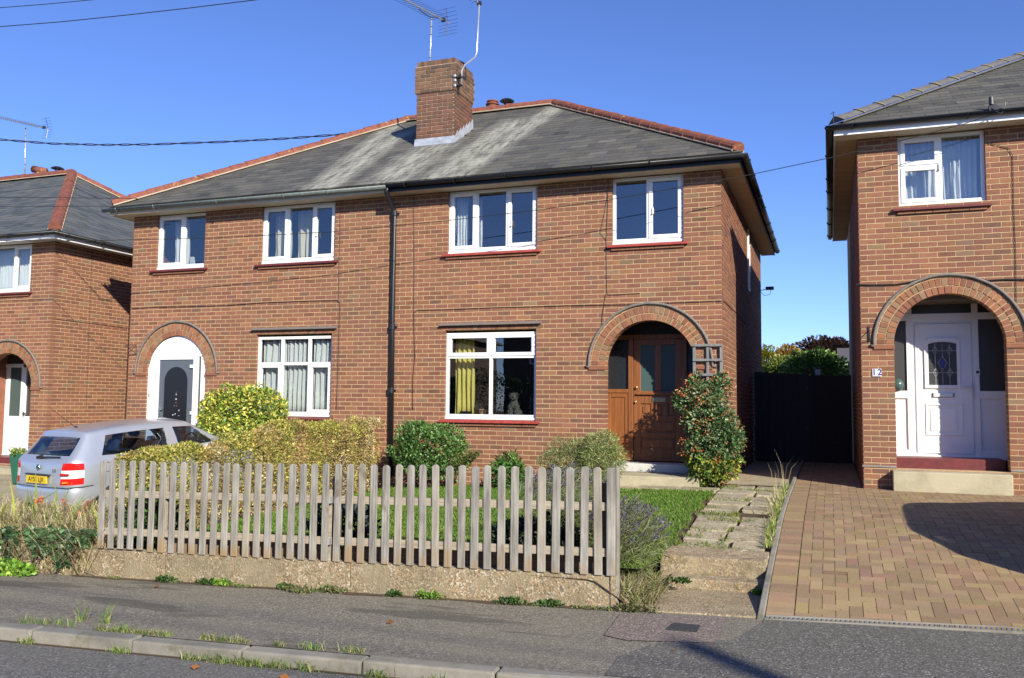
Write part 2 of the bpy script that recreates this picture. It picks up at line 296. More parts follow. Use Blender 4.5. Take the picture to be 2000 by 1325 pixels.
def text(s, size, loc, rot, mat, parent, name='lettering', extr=.001, bold=0., space=1.):
    cu = bpy.data.curves.new(name, 'FONT'); cu.body = s; cu.space_character = space; cu.size = size; cu.extrude = extr; cu.offset = bold; cu.align_x = 'CENTER'; cu.align_y = 'CENTER'
    tmp = bpy.data.objects.new(name, cu); COL.objects.link(tmp); cu.materials.append(MAT[mat]); bpy.context.view_layer.update(); me = bpy.data.meshes.new_from_object(tmp.evaluated_get(bpy.context.evaluated_depsgraph_get())); bpy.data.objects.remove(tmp)
    o = bpy.data.objects.new(name, me); link(o, parent); o.location = loc; o.rotation_euler = rot; return o

# ------------------------------------------------------------------ foliage helpers
def vn(P, f, seed=0):   # cheap smooth noise
    r = np.random.default_rng(seed); out = np.zeros(len(P))
    for i in range(6):
        k = r.normal(size=3)*f*(1+.5*i); out += np.sin(P@k+r.uniform(0, 6.28))/(1+.4*i)
    return out/2.2
def leaves(name, P, size, pal, parent, mat='leaf', aspect=.5, Nrm=None, spread=1., seed=1, jit=.35, kind=None, droop=0., shade=None):
    r = np.random.default_rng(seed); n = len(P); P = np.asarray(P, float)
    d = r.normal(size=(n, 3)); 
    if Nrm is not None: d = Nrm+d*spread
    d[:, 2] -= droop
    d /= np.linalg.norm(d, axis=1)[:, None]+1e-9; a = r.normal(size=(n, 3)); s = np.cross(d, a); s /= np.linalg.norm(s, axis=1)[:, None]+1e-9
    nn = np.cross(d, s); ln = size*(1+jit*r.normal(size=n)).clip(.4, 1.9); ln = ln[:, None]; wd = ln*aspect
    V = np.empty((n, 4, 3)); V[:, 0] = P; V[:, 1] = P+d*ln*.5+s*wd*.5+nn*ln*.1; V[:, 2] = P+d*ln; V[:, 3] = P+d*ln*.5-s*wd*.5+nn*ln*.1
    cols = np.array([p[:3] for p in pal]); wts = np.array([p[3] for p in pal], float); wts /= wts.sum()
    ci = r.choice(len(pal), n, p=wts); c = cols[ci]*(1+.28*r.normal(size=(n, 1))).clip(.35, 1.8)
    if shade is not None: c = c*shade[:, None] if shade.ndim == 1 else shade
    C = np.ones((n, 4, 4), np.float32); C[:, :, :3] = c[:, None, :].clip(0, .9)
    me = bpy.data.meshes.new(name); me.vertices.add(4*n); me.vertices.foreach_set('co', V.astype(np.float32).ravel())
    me.loops.add(4*n); me.loops.foreach_set('vertex_index', np.arange(4*n, dtype=np.int32)); me.polygons.add(n); me.polygons.foreach_set('loop_start', np.arange(0, 4*n, 4, dtype=np.int32))
    me.update(calc_edges=True); at = me.color_attributes.new('Col', 'FLOAT_COLOR', 'POINT'); at.data.foreach_set('color', C.ravel()); me.materials.append(MAT[mat])
    o = bpy.data.objects.new(name, me); link(o, parent)
    if kind: o['kind'] = kind
    return o
def blades(name, P, h, pal, parent=None, mat='grass', wid=.004, lean=.4, seed=3, kind='stuff', dirs=None, seg=2):
    r = np.random.default_rng(seed); n = len(P); P = np.asarray(P, float)
    a = r.uniform(0, 6.283, n); dx = np.stack([np.cos(a), np.sin(a), np.zeros(n)], 1)
    if dirs is not None: dx = dx*.6+dirs
    hh = (h*(1+.35*r.normal(size=n)).clip(.3, 2))[:, None]; le = lean*r.uniform(.2, 1.6, n)[:, None]
    b = r.uniform(0, 6.283, n); sd = np.stack([np.cos(b), np.sin(b), np.zeros(n)], 1)*wid
    up = np.array([0, 0, 1.]); M = P+up*hh*.6+dx*hh*le*.35; T = P+up*hh*(1-.25*le)+dx*hh*le
    V = np.empty((n, 5, 3)); V[:, 0] = P-sd; V[:, 1] = P+sd; V[:, 2] = M+sd*.8; V[:, 3] = M-sd*.8; V[:, 4] = T
    cols = np.array([p[:3] for p in pal]); wts = np.array([p[3] for p in pal], float); wts /= wts.sum(); c = cols[r.choice(len(pal), n, p=wts)]*(1+.25*r.normal(size=(n, 1))).clip(.4, 1.7)
    C = np.ones((n, 5, 4), np.float32); C[:, :, :3] = c[:, None, :].clip(0, .9)
    me = bpy.data.meshes.new(name); me.vertices.add(5*n); me.vertices.foreach_set('co', V.astype(np.float32).ravel())
    idx = (np.arange(n)[:, None]*5+np.array([0, 1, 2, 3, 3, 2, 4])[None]).astype(np.int32); me.loops.add(7*n); me.loops.foreach_set('vertex_index', idx.ravel())
    ls = (np.arange(n)[:, None]*7+np.array([0, 4])[None]).astype(np.int32).ravel(); me.polygons.add(2*n); me.polygons.foreach_set('loop_start', ls)
    me.update(calc_edges=True); at = me.color_attributes.new('Col', 'FLOAT_COLOR', 'POINT'); at.data.foreach_set('color', C.ravel()); me.materials.append(MAT[mat])
    o = bpy.data.objects.new(name, me); link(o, parent)
    if kind: o['kind'] = kind
    return o
def ellip(n, c, rad, seed, lump=.22, inner=.55, freq=2.5, boxy=0.):
    r = np.random.default_rng(seed); d = r.normal(size=(n, 3)); d /= np.linalg.norm(d, axis=1)[:, None]
    q = 1+lump*vn(d*1., freq, seed)
    if boxy: q = q*(1-boxy+boxy/((np.abs(d)**4).sum(1)**.25))
    k = 1-(1-inner)*r.random(n)**2.0
    P = np.array(c)+d*np.array(rad)*(q*k)[:, None]; return P, d
GREEN = (.05, .115, .02)
# parenting: a child of an Empty keeps its world coordinates
def link(o, parent=None):
    COL.objects.link(o)
    if parent is not None:
        o.parent = parent
        if parent.type == 'EMPTY': o.matrix_parent_inverse = Matrix.Translation(-Vector(parent.location))
    return o
UNIT = mkmesh('unit_brick', [(0, 0, 0), (1, 0, 0), (1, 1, 0), (0, 1, 0), (0, 0, 1), (1, 0, 1), (1, 1, 1), (0, 1, 1)],
              [(0, 3, 2, 1), (4, 5, 6, 7), (0, 1, 5, 4), (1, 2, 6, 5), (2, 3, 7, 6), (3, 0, 4, 7)], 'brick')
def unit_for(mat):
    key = 'unit_'+mat; me = bpy.data.meshes.get(key)
    if me is None: me = UNIT.copy(); me.name = key; me.materials.clear(); me.materials.append(MAT[mat])
    return me
BR = [((.3, .128, .078), 30), ((.27, .11, .07), 22), ((.325, .142, .085), 18), ((.235, .097, .066), 12), ((.35, .155, .082), 8), ((.2, .1, .072), 6), ((.27, .18, .11), 2)]
def brickcol(pal=BR):
    c = random.choices([p[0] for p in pal], [p[1] for p in pal])[0]; k = random.gauss(1, .09); k2 = random.gauss(1, .035)
    return (c[0]*k, c[1]*k*k2, c[2]*k/k2)
class Plane:
    def __init__(s, kind, at, phase=0.): s.kind, s.at, s.phase = kind, at, phase
    def P(s, u, d, z):
        if s.kind == 'F': return Vector((u, s.at+d, z))
        if s.kind == 'R': return Vector((s.at-d, u, z))
        return Vector((s.at+d, u, z))
def arch_open(a, z, Rr):
    cx, zs = a
    q = Rr*Rr-max(0, z-zs)**2; return math.sqrt(q) if q > 0 else 0.
def solids(u0, u1, za, zb, rects, arches, Rr, ri=.69, imp=.955):
    ops = []
    for (a, b, c, d) in rects:
        if za >= c-.001 and zb <= d+.001: ops.append((a, a, b, b))
    for (cx, zs, z0) in arches:
        zm = (za+zb)/2
        if zm < z0: continue
        if zm < zs:
            wd = ri
            if zm > zs-.075 and Rr > .85: wd = imp
            ops.append((cx-wd, cx-wd, cx+wd, cx+wd))
        else:
            wb, wt = (arch_open((cx, zs), z, Rr) for z in (za, zb))
            if wb > 0: ops.append((cx-wb, cx-wt, cx+wb, cx+wt))
    ops.sort(); out = []; cur = (u0, u0)
    for (lb, lt, rb, rt) in ops:
        if lb > u1: break
        if (lb+lt)/2-(cur[0]+cur[1])/2 > .015: out.append((cur, (lb, lt), True))
        cur = (rb, rt)
    if u1-(cur[0]+cur[1])/2 > .015: out.append((cur, (u1, u1), False))
    return out
def wall(house, pl, u0, u1, z0, z1, zref, rects=(), arches=(), brick_range=None, name='wall', mortar='mortar', pool=None, thick=.2, pal=BR, soldiers=()):
    cuts = sorted({round(v, 4) for r in rects for v in r[2:]} | {v for a in arches for v in (a[1], a[1]-.075, a[2])} | {z0, z1} | {v for s in soldiers for v in s[2:]})
    rr = list(rects)+[(s[0], s[1], s[2], s[3]) for s in soldiers]
    k0 = math.floor((z0-zref)/.075); mo = MB(); bricks = []; z = zref+k0*.075; k = k0
    while z < z1-.001:
        bs = [z]+[c for c in cuts if z+.004 < c < z+.071]+[z+.075]
        for za, zb in zip(bs[:-1], bs[1:]):
            za, zb = max(za, z0), min(zb, z1)
            if zb-za < .006: continue
            for (l, r, _) in solids(u0, u1, za, zb, rects, arches, .80):
                li = .009 if (l[0] == u0) else .004; ri = .009 if r[0] == u1 else .004
                c0 = .003
                mo.hexa([pl.P(l[0]+li, c0, za), pl.P(r[0]-ri, c0, za), pl.P(r[0]-ri, thick, za), pl.P(l[0]+li, thick, za),
                         pl.P(l[1]+li, c0, zb), pl.P(r[1]-ri, c0, zb), pl.P(r[1]-ri, thick, zb), pl.P(l[1]+li, thick, zb)])
            if zb-za < .022: continue
            a, b = (za+(.0072 if za == z else .002)), (zb-(.0072 if abs(zb-z-.075) < 1e-4 else .002))
            for (l, r, op) in solids(u0, u1, za, zb, rr, arches, .925):
                br0, br1 = brick_range or (u0, u1)
                ph = pl.phase+(.1125 if k % 2 else 0.); row0 = len(bricks)
                g = math.floor((max(min(l), br0)-ph)/.225)*.225+ph
                while g < min(max(r), br1):
                    lo, hi = g+.0065, g+.2185
                    if abs(lo-.0065-u0) < .01: lo = u0
                    if abs(hi+.0065-u1) < .012: hi = u1
                    lb, lt = max(lo, l[0]), max(lo, l[1]); rb, rt = min(hi, r[0]), min(hi, r[1])
                    rb, rt = max(rb, lb), max(rt, lt)
                    if (rb+rt-lb-lt)/2 > .03:
                        el = lb == l[0] or lt == l[1]; er = rb == r[0] or rt == r[1]
                        deep = thick-.01 if (el and l[0] != u0) or (er and r[0] != u1) else .03
                        if (el and l[0] == u0) or (er and r[0] == u1): deep = max(deep, .1)
                        bricks.append([pl, lb, lt, rb, rt, a, b, -.001-random.random()*.002, deep, brickcol(pal)])
                    g += .225
                if len(bricks) > row0:   # closers: the end bricks of a run reach the jamb
                    q0, q1 = bricks[row0], bricks[-1]
                    if l[0] != u0 and 0 < (q0[1]+q0[2]-l[0]-l[1])/2 < .07: q0[1], q0[2] = l[0], l[1]; q0[8] = thick-.01
                    if r[0] != u1 and 0 < (r[0]+r[1]-q1[3]-q1[4])/2 < .07 and max(r) < br1: q1[3], q1[4] = r[0], r[1]; q1[8] = thick-.01
        z += .075; k += 1
    for (a, b, c, d) in soldiers:
        n = round((b-a)/.0745); st_ = (b-a)/n
        for i in range(n):
            l, r = a+i*st_+.005, a+(i+1)*st_-.005
            bricks.append((pl, l, l, r, r, c+.004, d-.004, -.003-random.random()*.002, .03, brickcol([((.36, .16, .08), 3), ((.27, .11, .07), 2), ((.33, .2, .12), 1)])))
    w_ = mo.build(name, mortar, house)
    for b in bricks: pool.append((w_, b))
    return w_
def place_bricks(pool, nmax, name='brick', stuffname='brickwork', mat='brick', mat2='brick_attr'):
    sc = []
    for i, (w_, b) in enumerate(pool):
        pl, lb, lt, rb, rt, a, c, pr, dp, col = b
        if lb != lt or rb != rt: sc.append((0, i)); continue
        P0 = pl.P(lb, 0, a); P1 = pl.P(rb, 0, a); P2 = pl.P(lb, 0, c)
        if pl.kind == 'L' or (pl.kind == 'R' and CAM[0] < pl.at): sc.append((0, i)); continue
        x0, y0, z_ = project(P0); x1, y1, _ = project(P1); x2, y2, _ = project(P2)
        vis = z_ > 0 and 0 < x0 < 2000 and 0 < y0 < 1325
        sc.append((abs((x1-x0)*(y2-y0)-(x2-x0)*(y1-y0)) if vis else 0, i))
    ind = {i for s, i in sorted(sc, reverse=True)[:nmax] if s > 30}
    um = unit_for(mat); rest = {}
    for i, (w_, b) in enumerate(pool):
        pl, lb, lt, rb, rt, a, c, pr, dp, col = b
        if i in ind:
            o = bpy.data.objects.new(name, um); link(o, w_); o.color = (*col, 1)
            O = pl.P(lb, pr, a); U = pl.P(rb, pr, a)-O; D = pl.P(lb, dp, a)-O; Z = pl.P(lb, pr, c)-O
            M = Matrix((U, D, Z)).transposed().to_4x4(); M.translation = O; o.matrix_basis = M
        else:
            mb = rest.setdefault(w_.name, (w_, MB()))[1]
            mb.hexa([pl.P(lb, pr, a), pl.P(rb, pr, a), pl.P(rb, dp, a), pl.P(lb, dp, a), pl.P(lt, pr, c), pl.P(rt, pr, c), pl.P(rt, dp, c), pl.P(lt, dp, c)], col)
    for w_, mb in rest.values(): mb.build(stuffname, mat2, w_, kind='stuff')
def arch_ring(house, wallobj, cx, zs, r0=.69, Y=0., thick=.2, hood=True, seed=0):
    for (ra, rb, n) in ((r0+.002, r0+.104, 29), (r0+.117, r0+.219, 34)):
        st_ = math.pi/n; poly = []
        for (t, r) in ((-st_/2+.0065/ra, ra), (st_/2-.0065/ra, ra), (st_/2-.0065/rb, rb), (-st_/2+.0065/rb, rb)):
            poly.append((r*math.sin(t), 0, r*math.cos(t)))
        me_mb = MB().prism(poly, (0, thick-.01 if ra < .75 else .05, 0)); me = mkmesh('arch_brick', me_mb.V, me_mb.F, 'brick')
        for i in range(n):
            th = -math.pi/2+(i+.5)*st_; o = bpy.data.objects.new('arch_brick', me); link(o, wallobj)
            o.matrix_basis = Matrix.Translation((cx, Y-.004-random.random()*.004, zs)) @ Matrix.Rotation(th, 4, 'Y')
            c = random.choice([(.38, .16, .08), (.33, .13, .075), (.28, .11, .07), (.35, .22, .13), (.3, .19, .11), (.37, .17, .09)]); k = random.gauss(1, .12); o.color = (c[0]*k, c[1]*k, c[2]*k, 1)
    mb = MB()   # mortar bed of the two rings
    n = 48
    for i in range(n):
        t0, t1 = -math.pi/2+math.pi*i/n, -math.pi/2+math.pi*(i+1)/n; ra, rb = r0+.003, r0+.225
        q = [(cx+r*math.sin(t), Y+.004, zs+r*math.cos(t)) for r, t in ((ra, t0), (ra, t1), (rb, t1), (rb, t0))]; mb.prism(q, (0, thick-.02, 0))
    mb.build('arch_mortar', 'mortar', wallobj)
    for s in (-1, 1):
        a, b = sorted((cx+s*(r0-.006), cx+s*.955)); q = MB().box(a, b, Y-.022, Y+.18, zs-.068, zs-.006); o = q.build('impost_brick', 'brick', wallobj, bev=.004); o.color = (.33, .12, .07, 1)
    if hood:
        mb = MB(); n = 40
        pts = [(cx-(r0+.31), Y-.015, zs-.012), (cx-(r0+.262), Y-.022, zs-.02)]+[(cx+(r0+.262)*math.sin(t), Y-.022, zs+(r0+.262)*math.cos(t)+random.uniform(-.003, .003)) for t in np.linspace(-math.pi/2, math.pi/2, n)]+[(cx+(r0+.262), Y-.022, zs-.02), (cx+(r0+.31), Y-.015, zs-.012)]
        mb.tube(pts, .021, 8); mb.build('hood_mould', 'grey_hood', wallobj, True)
def window(house, label, x0, x1, z0, z1, cells, Y=.055, name='window', handles=(), dull=False):
    # cells: (xa, xb, za, zb, 'fixed'|'opening') in metres, edges shared with the frame are outer edges
    fw, hm = .048, .026; root = MB()
    root.box(x0, x1, Y, Y+.06, z0, z0+fw).box(x0, x1, Y, Y+.06, z1-fw, z1).box(x0, x0+fw, Y, Y+.06, z0+fw, z1-fw).box(x1-fw, x1, Y, Y+.06, z0+fw, z1-fw)
    xs = sorted({c[0] for c in cells if c[0] > x0+.01}); 
    for xm in xs: root.box(xm-hm, xm+hm, Y, Y+.06, z0+fw, z1-fw)
    for c in cells:
        if c[2] > z0+.01:
            a = c[0]+(fw if abs(c[0]-x0) < .01 else hm); b = c[1]-(fw if abs(c[1]-x1) < .01 else hm); root.box(a, b, Y, Y+.06, c[2]-hm, c[2]+hm)
    mt = 'upvc_dull' if dull else 'upvc'; fr = root.build(name, mt, house, bev=.004)
    if label: fr['label'] = label
    MB().box(x0-.004, x1+.004, Y-.02, Y+.05, z0-.035, z0-.001).build('frame_sill', mt, fr, bev=.004)
    for i, (xa, xb, za, zb, kind) in enumerate(cells):
        a = xa+(fw if abs(xa-x0) < .01 else hm); b = xb-(fw if abs(xb-x1) < .01 else hm); c = za+(fw if abs(za-z0) < .01 else hm); d = zb-(fw if abs(zb-z1) < .01 else hm)
        if kind == 'opening':
            o_ = .014; sw = .058; A, B, C_, D = a-o_, b+o_, c-o_, d+o_; y0, y1 = Y-.014, Y+.045
            MB().box(A, B, y0, y1, C_, C_+sw).box(A, B, y0, y1, D-sw, D).box(A, A+sw, y0, y1, C_+sw, D-sw).box(B-sw, B, y0, y1, C_+sw, D-sw).build('opening_sash', mt, fr, bev=.005)
            a, b, c, d = A+sw-.006, B-sw+.006, C_+sw-.006, D-sw+.006
            MB().box(a-.001, b+.001, Y+.012, Y+.016, c-.001, c+.007).box(a, b, Y+.012, Y+.016, d-.007, d).build('glazing_gasket', 'black_rubber', fr)
        MB().box(a, b, Y+.022, Y+.026, c, d).build('pane', 'glass', fr)
    for (hx, hz) in handles: MB().box(hx-.012, hx+.012, Y-.035, Y-.012, hz-.05, hz+.05).box(hx-.012, hx+.012, Y-.05, Y-.03, hz-.05, hz-.03).build('window_handle', mt, fr, bev=.003)
    return fr
def curtain(label, x0, x1, z0, z1, y, mat, folds=6, amp=.03, group=None, taper=0.):
    n = int(folds*12); m_ = 8; V = []; F = []
    for j in range(m_+1):
        z = z0+(z1-z0)*j/m_
        for i in range(n+1):
            t = i/n; xx = x0+(x1-x0)*t+taper*(1-j/m_)*(t-.5); V.append((xx, y+amp*math.sin(t*folds*6.283+.6*math.sin(j*.5))+.008*math.sin(t*31+j), z))
    for j in range(m_):
        for i in range(n): a = j*(n+1)+i; F.append((a, a+1, a+n+2, a+n+1))
    o = bpy.data.objects.new('curtain', mkmesh('curtain', V, F, mat, True)); link(o); so_ = o.modifiers.new('s', 'SOLIDIFY'); so_.thickness = .004
    return tag(o, label, 'curtain', group)
def sill(house, x0, x1, z, mat='red_paint', tiles=False, dz=.05):
    if tiles:
        s_ = MB().box(x0, x1, -.052, .055, z-dz+.004, z-.012).build('window_sill', 'red_paint', house); n = round((x1-x0)/.152); w_ = (x1-x0)/n
        for i in range(n):
            mb = MB(); a, b = x0+i*w_+.003, x0+(i+1)*w_-.003; mb.hexa([(a, -.075, z-dz-.004), (b, -.075, z-dz-.004), (b, .055, z-.016), (a, .055, z-.016), (a, -.075, z-dz+.02), (b, -.075, z-dz+.02), (b, .055, z), (a, .055, z)]); mb.build('sill_tile', 'red_step' if i == 14 else 'red_paint', s_, bev=.004)
    else:
        mb = MB(); mb.hexa([(x0, -.07, z-dz-.012), (x1, -.07, z-dz-.012), (x1, .055, z-dz+.01), (x0, .055, z-dz+.01), (x0, -.07, z-dz+.022), (x1, -.07, z-dz+.022), (x1, .055, z), (x0, .055, z)]); s_ = mb.build('window_sill', mat, house, bev=.006)
    n = max(1, round((x1-x0-.12)/.225)); w_ = (x1-x0-.12)/n   # brick corbel below the sill
    for i in range(n):
        a = x0+.06+i*w_+.004; o = MB().box(a, a+w_-.008, -.034, .02, z-dz-.052, z-dz-.014).build('corbel_brick', 'brick', s_); o.color = (.33, .15, .085, 1)
    return s_
SL = [((.082, .08, .072), 4), ((.095, .092, .082), 4), ((.07, .07, .065), 3), ((.11, .105, .09), 2)]
def slates(pool, house_roof, O, U, W, L0, T, tan, hip0=True, hip1=True, exp=.185, wd=.3, pal=SL, lift=.0, skip=None):
    # O: eave start, U: unit along the eave, W: unit horizontal uphill; T: horizontal run; hips cut 45 deg in plan
    O, U, W = Vector(O), Vector(U), Vector(W); ca = 1/math.sqrt(1+tan*tan); step = exp*ca; t = 0; k = 0; up = (W+Vector((0, 0, tan))).normalized(); nr = U.cross(up); nr = nr if nr.z > 0 else -nr
    while t < T-.02:
        t1 = min(t+step, T); lb, lt = (t, t1) if hip0 else (0, 0); rb, rt = (L0-t, L0-t1) if hip1 else (L0, L0)
        g = math.floor(lb/wd)*wd-(wd/2 if k % 2 else 0)
        while g < rb:
            a0, a1 = max(g+.002, lb), max(g+.002, lt); b0, b1 = min(g+wd-.002, rb), min(g+wd-.002, rt); b0, b1 = max(a0, b0), max(a1, b1)
            if (b0+b1-a0-a1)/2 > .02 and not (skip and skip((a0+b0)/2, t)):
                def Q(u, tt, h): return O+U*u+W*tt+Vector((0, 0, tt*tan+lift))+nr*h
                j = random.uniform(-.001, .002); h0 = .0085+j
                q = [Q(a0, t, .001), Q(b0, t, .001), Q(b1, t1+.004, -.003), Q(a1, t1+.004, -.003), Q(a0, t, h0), Q(b0, t, h0), Q(b1, t1+.004, .0035), Q(a1, t1+.004, .0035)]
                c = random.choices([p[0] for p in pal], [p[1] for p in pal])[0]; kk = random.gauss(1, .12); c = tuple(x*kk for x in c)
                pool.append((house_roof, q, c, abs(a0-a1) < 1e-6 and abs(b0-b1) < 1e-6 and b0-a0 > wd*.9))
            g += wd
        t = t1; k += 1
def place_slates(pool, nmax, mat, mat2, name='slate'):
    sc = []
    for i, (w_, q, c, full) in enumerate(pool):
        s = 0
        if full:
            p = [project(v) for v in (q[4], q[5], q[7])]
            if 0 < p[0][0] < 2000 and 0 < p[0][1] < 1325: s = abs((p[1][0]-p[0][0])*(p[2][1]-p[0][1])-(p[2][0]-p[0][0])*(p[1][1]-p[0][1]))
        sc.append((s, i))
    ind = {i for s, i in sorted(sc, reverse=True)[:nmax] if s > 10}; rest = {}; cache = {}
    for i, (w_, q, c, full) in enumerate(pool):
        if i in ind:
            X = (q[1]-q[0]).normalized(); Yv = (q[3]-q[0]); Yv = (Yv-X*Yv.dot(X)).normalized(); Z = X.cross(Yv); M = Matrix((X, Yv, Z)).transposed().to_4x4(); M.translation = q[0]
            key = (w_.name, tuple(round(v, 3) for v in X), round((q[1]-q[0]).length, 2), round((q[3]-q[0]).length, 2))
            if key not in cache: Mi = M.inverted(); cache[key] = mkmesh('slate', [Mi @ v for v in q], [(0, 3, 2, 1), (4, 5, 6, 7), (0, 1, 5, 4), (1, 2, 6, 5), (2, 3, 7, 6), (3, 0, 4, 7)], mat)
            o = bpy.data.objects.new(name, cache[key]); link(o, w_); o.matrix_basis = M; o.color = (*c, 1)
        else: rest.setdefault(w_.name, (w_, MB()))[1].hexa(q, c)
    for w_, mb in rest.values(): mb.build('slating', mat2, w_, kind='stuff')
def ridge_tiles(roof, A, B, mat, rad=.105, ln=.34, joint=None, angular=False, lift=.02):
    A, B = Vector(A), Vector(B); d = B-A; n = max(1, round(d.length/ln)); stp = d.length/n; D = d.normalized(); side = D.cross(Vector((0, 0, 1))).normalized(); up = side.cross(D)
    mb = MB(); seg = 9; V = []
    for (y, r) in ((0, rad*1.06), (stp*.12, rad*1.04), (stp*1.02, rad*.95)):
        for k in range(seg):
            t = math.pi*k/(seg-1)*1.1-.05*math.pi
            if angular: x = r*1.25*(1-2*k/(seg-1)); z = r*.75*(1-abs(1-2*k/(seg-1))**1.3)
            else: x, z = r*math.cos(t), r*math.sin(t)
            V.append((x, y, z))
    F = [(i*seg+k, i*seg+k+1, (i+1)*seg+k+1, (i+1)*seg+k) for i in range(2) for k in range(seg-1)]
    F.append(tuple(range(seg))[::-1]); F.append(tuple(2*seg+k for k in range(seg)))
    me = mkmesh('ridge_tile', V, F, mat, False)
    for i in range(n):
        o = bpy.data.objects.new('ridge_tile', me); link(o, roof); M = Matrix((side, D, up)).transposed().to_4x4(); M.translation = A+D*stp*i+up*(lift-.03)+Vector((0, 0, random.uniform(-.004, .004)))
        o.matrix_basis = M @ Matrix.Rotation(random.uniform(-.012, .012), 4, 'Z')
        if joint and i: q = MB(); c = A+D*stp*i+up*(lift-.03); pts = [c+side*v[0]*1.06+up*v[2]*1.06 for v in V[:seg]]; q.tube(pts, .006, 5); q.build('joint_mortar', joint, roof)
    mb = MB(); base = [A-up*.03+side*rad*1.15, A-up*.03-side*rad*1.15]; mb.tube([A+side*rad*1.0-up*.035, B+side*rad*1.0-up*.035], .012, 5); mb.tube([A-side*rad*1.0-up*.035, B-side*rad*1.0-up*.035], .012, 5); mb.build('ridge_bedding', 'ridge_grey' if joint else 'mortar_grey', roof)
def hip_roof(house, x0, x1, y0, y1, ze, tan, pool, front=(None, None), side_slope=None, pal=SL, mat='slate_plain_attr', skip=None, ins=.0):
    # plain closed roof body with the slates lying on it
    run = (y1-y0)/2; zr = ze+run*tan; V = [(x0, y0, ze), (x1, y0, ze), (x1, y1, ze), (x0, y1, ze), (x0+run, y0+run, zr), (x1-run, y0+run, zr)]
    mb = MB().add(V, [(0, 1, 5, 4), (1, 2, 5), (2, 3, 4, 5), (3, 0, 4), (3, 2, 1, 0)], (.08, .08, .075)); ro = mb.build('roof', mat, house)
    slates(pool, ro, (x0, y0, ze), (1, 0, 0), (0, 1, 0), x1-x0, run, tan, pal=pal, lift=.012, skip=skip)
    if side_slope: slates(pool, ro, (x1, y0, ze), (0, 1, 0), (-1, 0, 0), y1-y0, run, tan, pal=pal, lift=.012)
    return ro, zr, run
def gutter(house, pts, mat, r=.055, brackets=.9, name='gutter'):
    # half-round channel along a straight run
    A, B = Vector(pts[0]), Vector(pts[1]); D = (B-A).normalized(); S = D.cross(Vector((0, 0, 1))).normalized(); mb = MB(); seg = 8; V = []
    for P in (A, B):
        for rr_ in (r, r*.86):
            for k in range(seg+1): t = math.pi*k/seg; V.append(tuple(P+S*math.cos(t)*rr_-Vector((0, 0, 1))*math.sin(t)*rr_))
    n = seg+1; F = [(k, k+1, 2*n+k+1, 2*n+k) for k in range(seg)]+[(n+k, 3*n+k, 3*n+k+1, n+k+1) for k in range(seg)]+[(0, 2*n, 3*n, n), (n-1, 2*n-1, 4*n-1, 3*n-1)]+[(k, n+k, n+k+1, k+1) for k in range(seg)]+[(2*n+k, 2*n+k+1, 3*n+k+1, 3*n+k) for k in range(seg)]
    g = MB().add(V, F).build(name, mat, house, True); ln = (B-A).length; k = .35
    while k < ln:
        c = A+D*k; pts_ = [c+S*math.cos(t)*(r+.006)-Vector((0, 0, 1))*math.sin(t)*(r+.006) for t in np.linspace(0, math.pi, 9)]
        MB().tube(pts_, .011, 5).build('gutter_joint', mat, g); k += brackets*(1.6 if random.random() < .4 else 1)
    return g

# =================================================================== MAIN PAIR OF HOUSES
X0, X1, DEP, E = -11.25, 0., 7.76, 4.56; ZREF = 4.302-75*.075
main = thing('semi_detached_house', 'pair of red brick semis with a tall chimney and black downpipe, behind the picket fence', 'house', (-5.6, 0, -.2))
WA, WB, WE, WF = (-4.52, -2.935, 3.477, E+.01), (-1.69, -.575, 3.477, E+.01), (-8.27, -6.715, 3.477, E+.01), (-10.68, -9.535, 3.477, E+.01)
WC, WG = (-4.535, -2.935, .702, 2.202), (-8.3, -6.72, .702, 2.202)
AM, AH = (-1.105, 1.602), (-10.10, 1.527)
pool = []
fw_ = wall(main, Plane('F', 0, X0), X0, X1, -.75, E+.02, ZREF, [WA, WB, WE, WF, WC, WG], [(*AM, -.048), (*AH, -.498)], soldiers=[(-4.62, -2.85, 2.202, 2.277), (-8.385, -6.635, 2.202, 2.277)], name='front_wall', pool=pool)
sw_ = wall(main, Plane('R', X1, .1125), .105, DEP, -.4, E+.02, ZREF, [(4.3, 5.1, 3.3, 4.45)], [], name='side_wall', pool=pool)
place_bricks(pool, 300)
lw = MB().box(X0+.006, X0+.2, .2, DEP, -.8, E+.02).build('far_side_wall', 'back_brick', main)
MB().box(X0, X1, DEP-.2, DEP, -.8, E+.02).build('back_wall', 'back_brick', main)
sf = MB().box(-.06, -.012, 4.3, 4.36, 3.3, 4.45).box(-.06, -.012, 5.04, 5.1, 3.3, 4.45).box(-.06, -.012, 4.36, 5.04, 3.3, 3.36).box(-.06, -.012, 4.36, 5.04, 4.39, 4.45).build('side_window', 'upvc', main)
MB().box(-.05, -.045, 4.36, 5.04, 3.36, 4.39).build('pane', 'glass', sf)
MB().box(-.0, .035, 4.285, 4.31, 3.28, 4.47).build('window_trim', 'upvc', main)
for nm, a in (('m', AM), ('h', AH)): arch_ring(main, fw_, a[0], a[1])
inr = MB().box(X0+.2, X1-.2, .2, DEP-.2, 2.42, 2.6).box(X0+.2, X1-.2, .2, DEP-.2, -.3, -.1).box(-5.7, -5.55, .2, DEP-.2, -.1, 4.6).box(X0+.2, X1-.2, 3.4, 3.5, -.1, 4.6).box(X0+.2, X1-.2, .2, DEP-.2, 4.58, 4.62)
inr.box(-2.35, -2.25, .2, 3.4, -.1, 4.5).box(-9.1, -9.0, .2, 3.4, -.1, 4.5).box(-6.2, -6.1, .2, 3.4, 2.6, 4.5); inr.build('inner_walls', 'interior_dark', main)
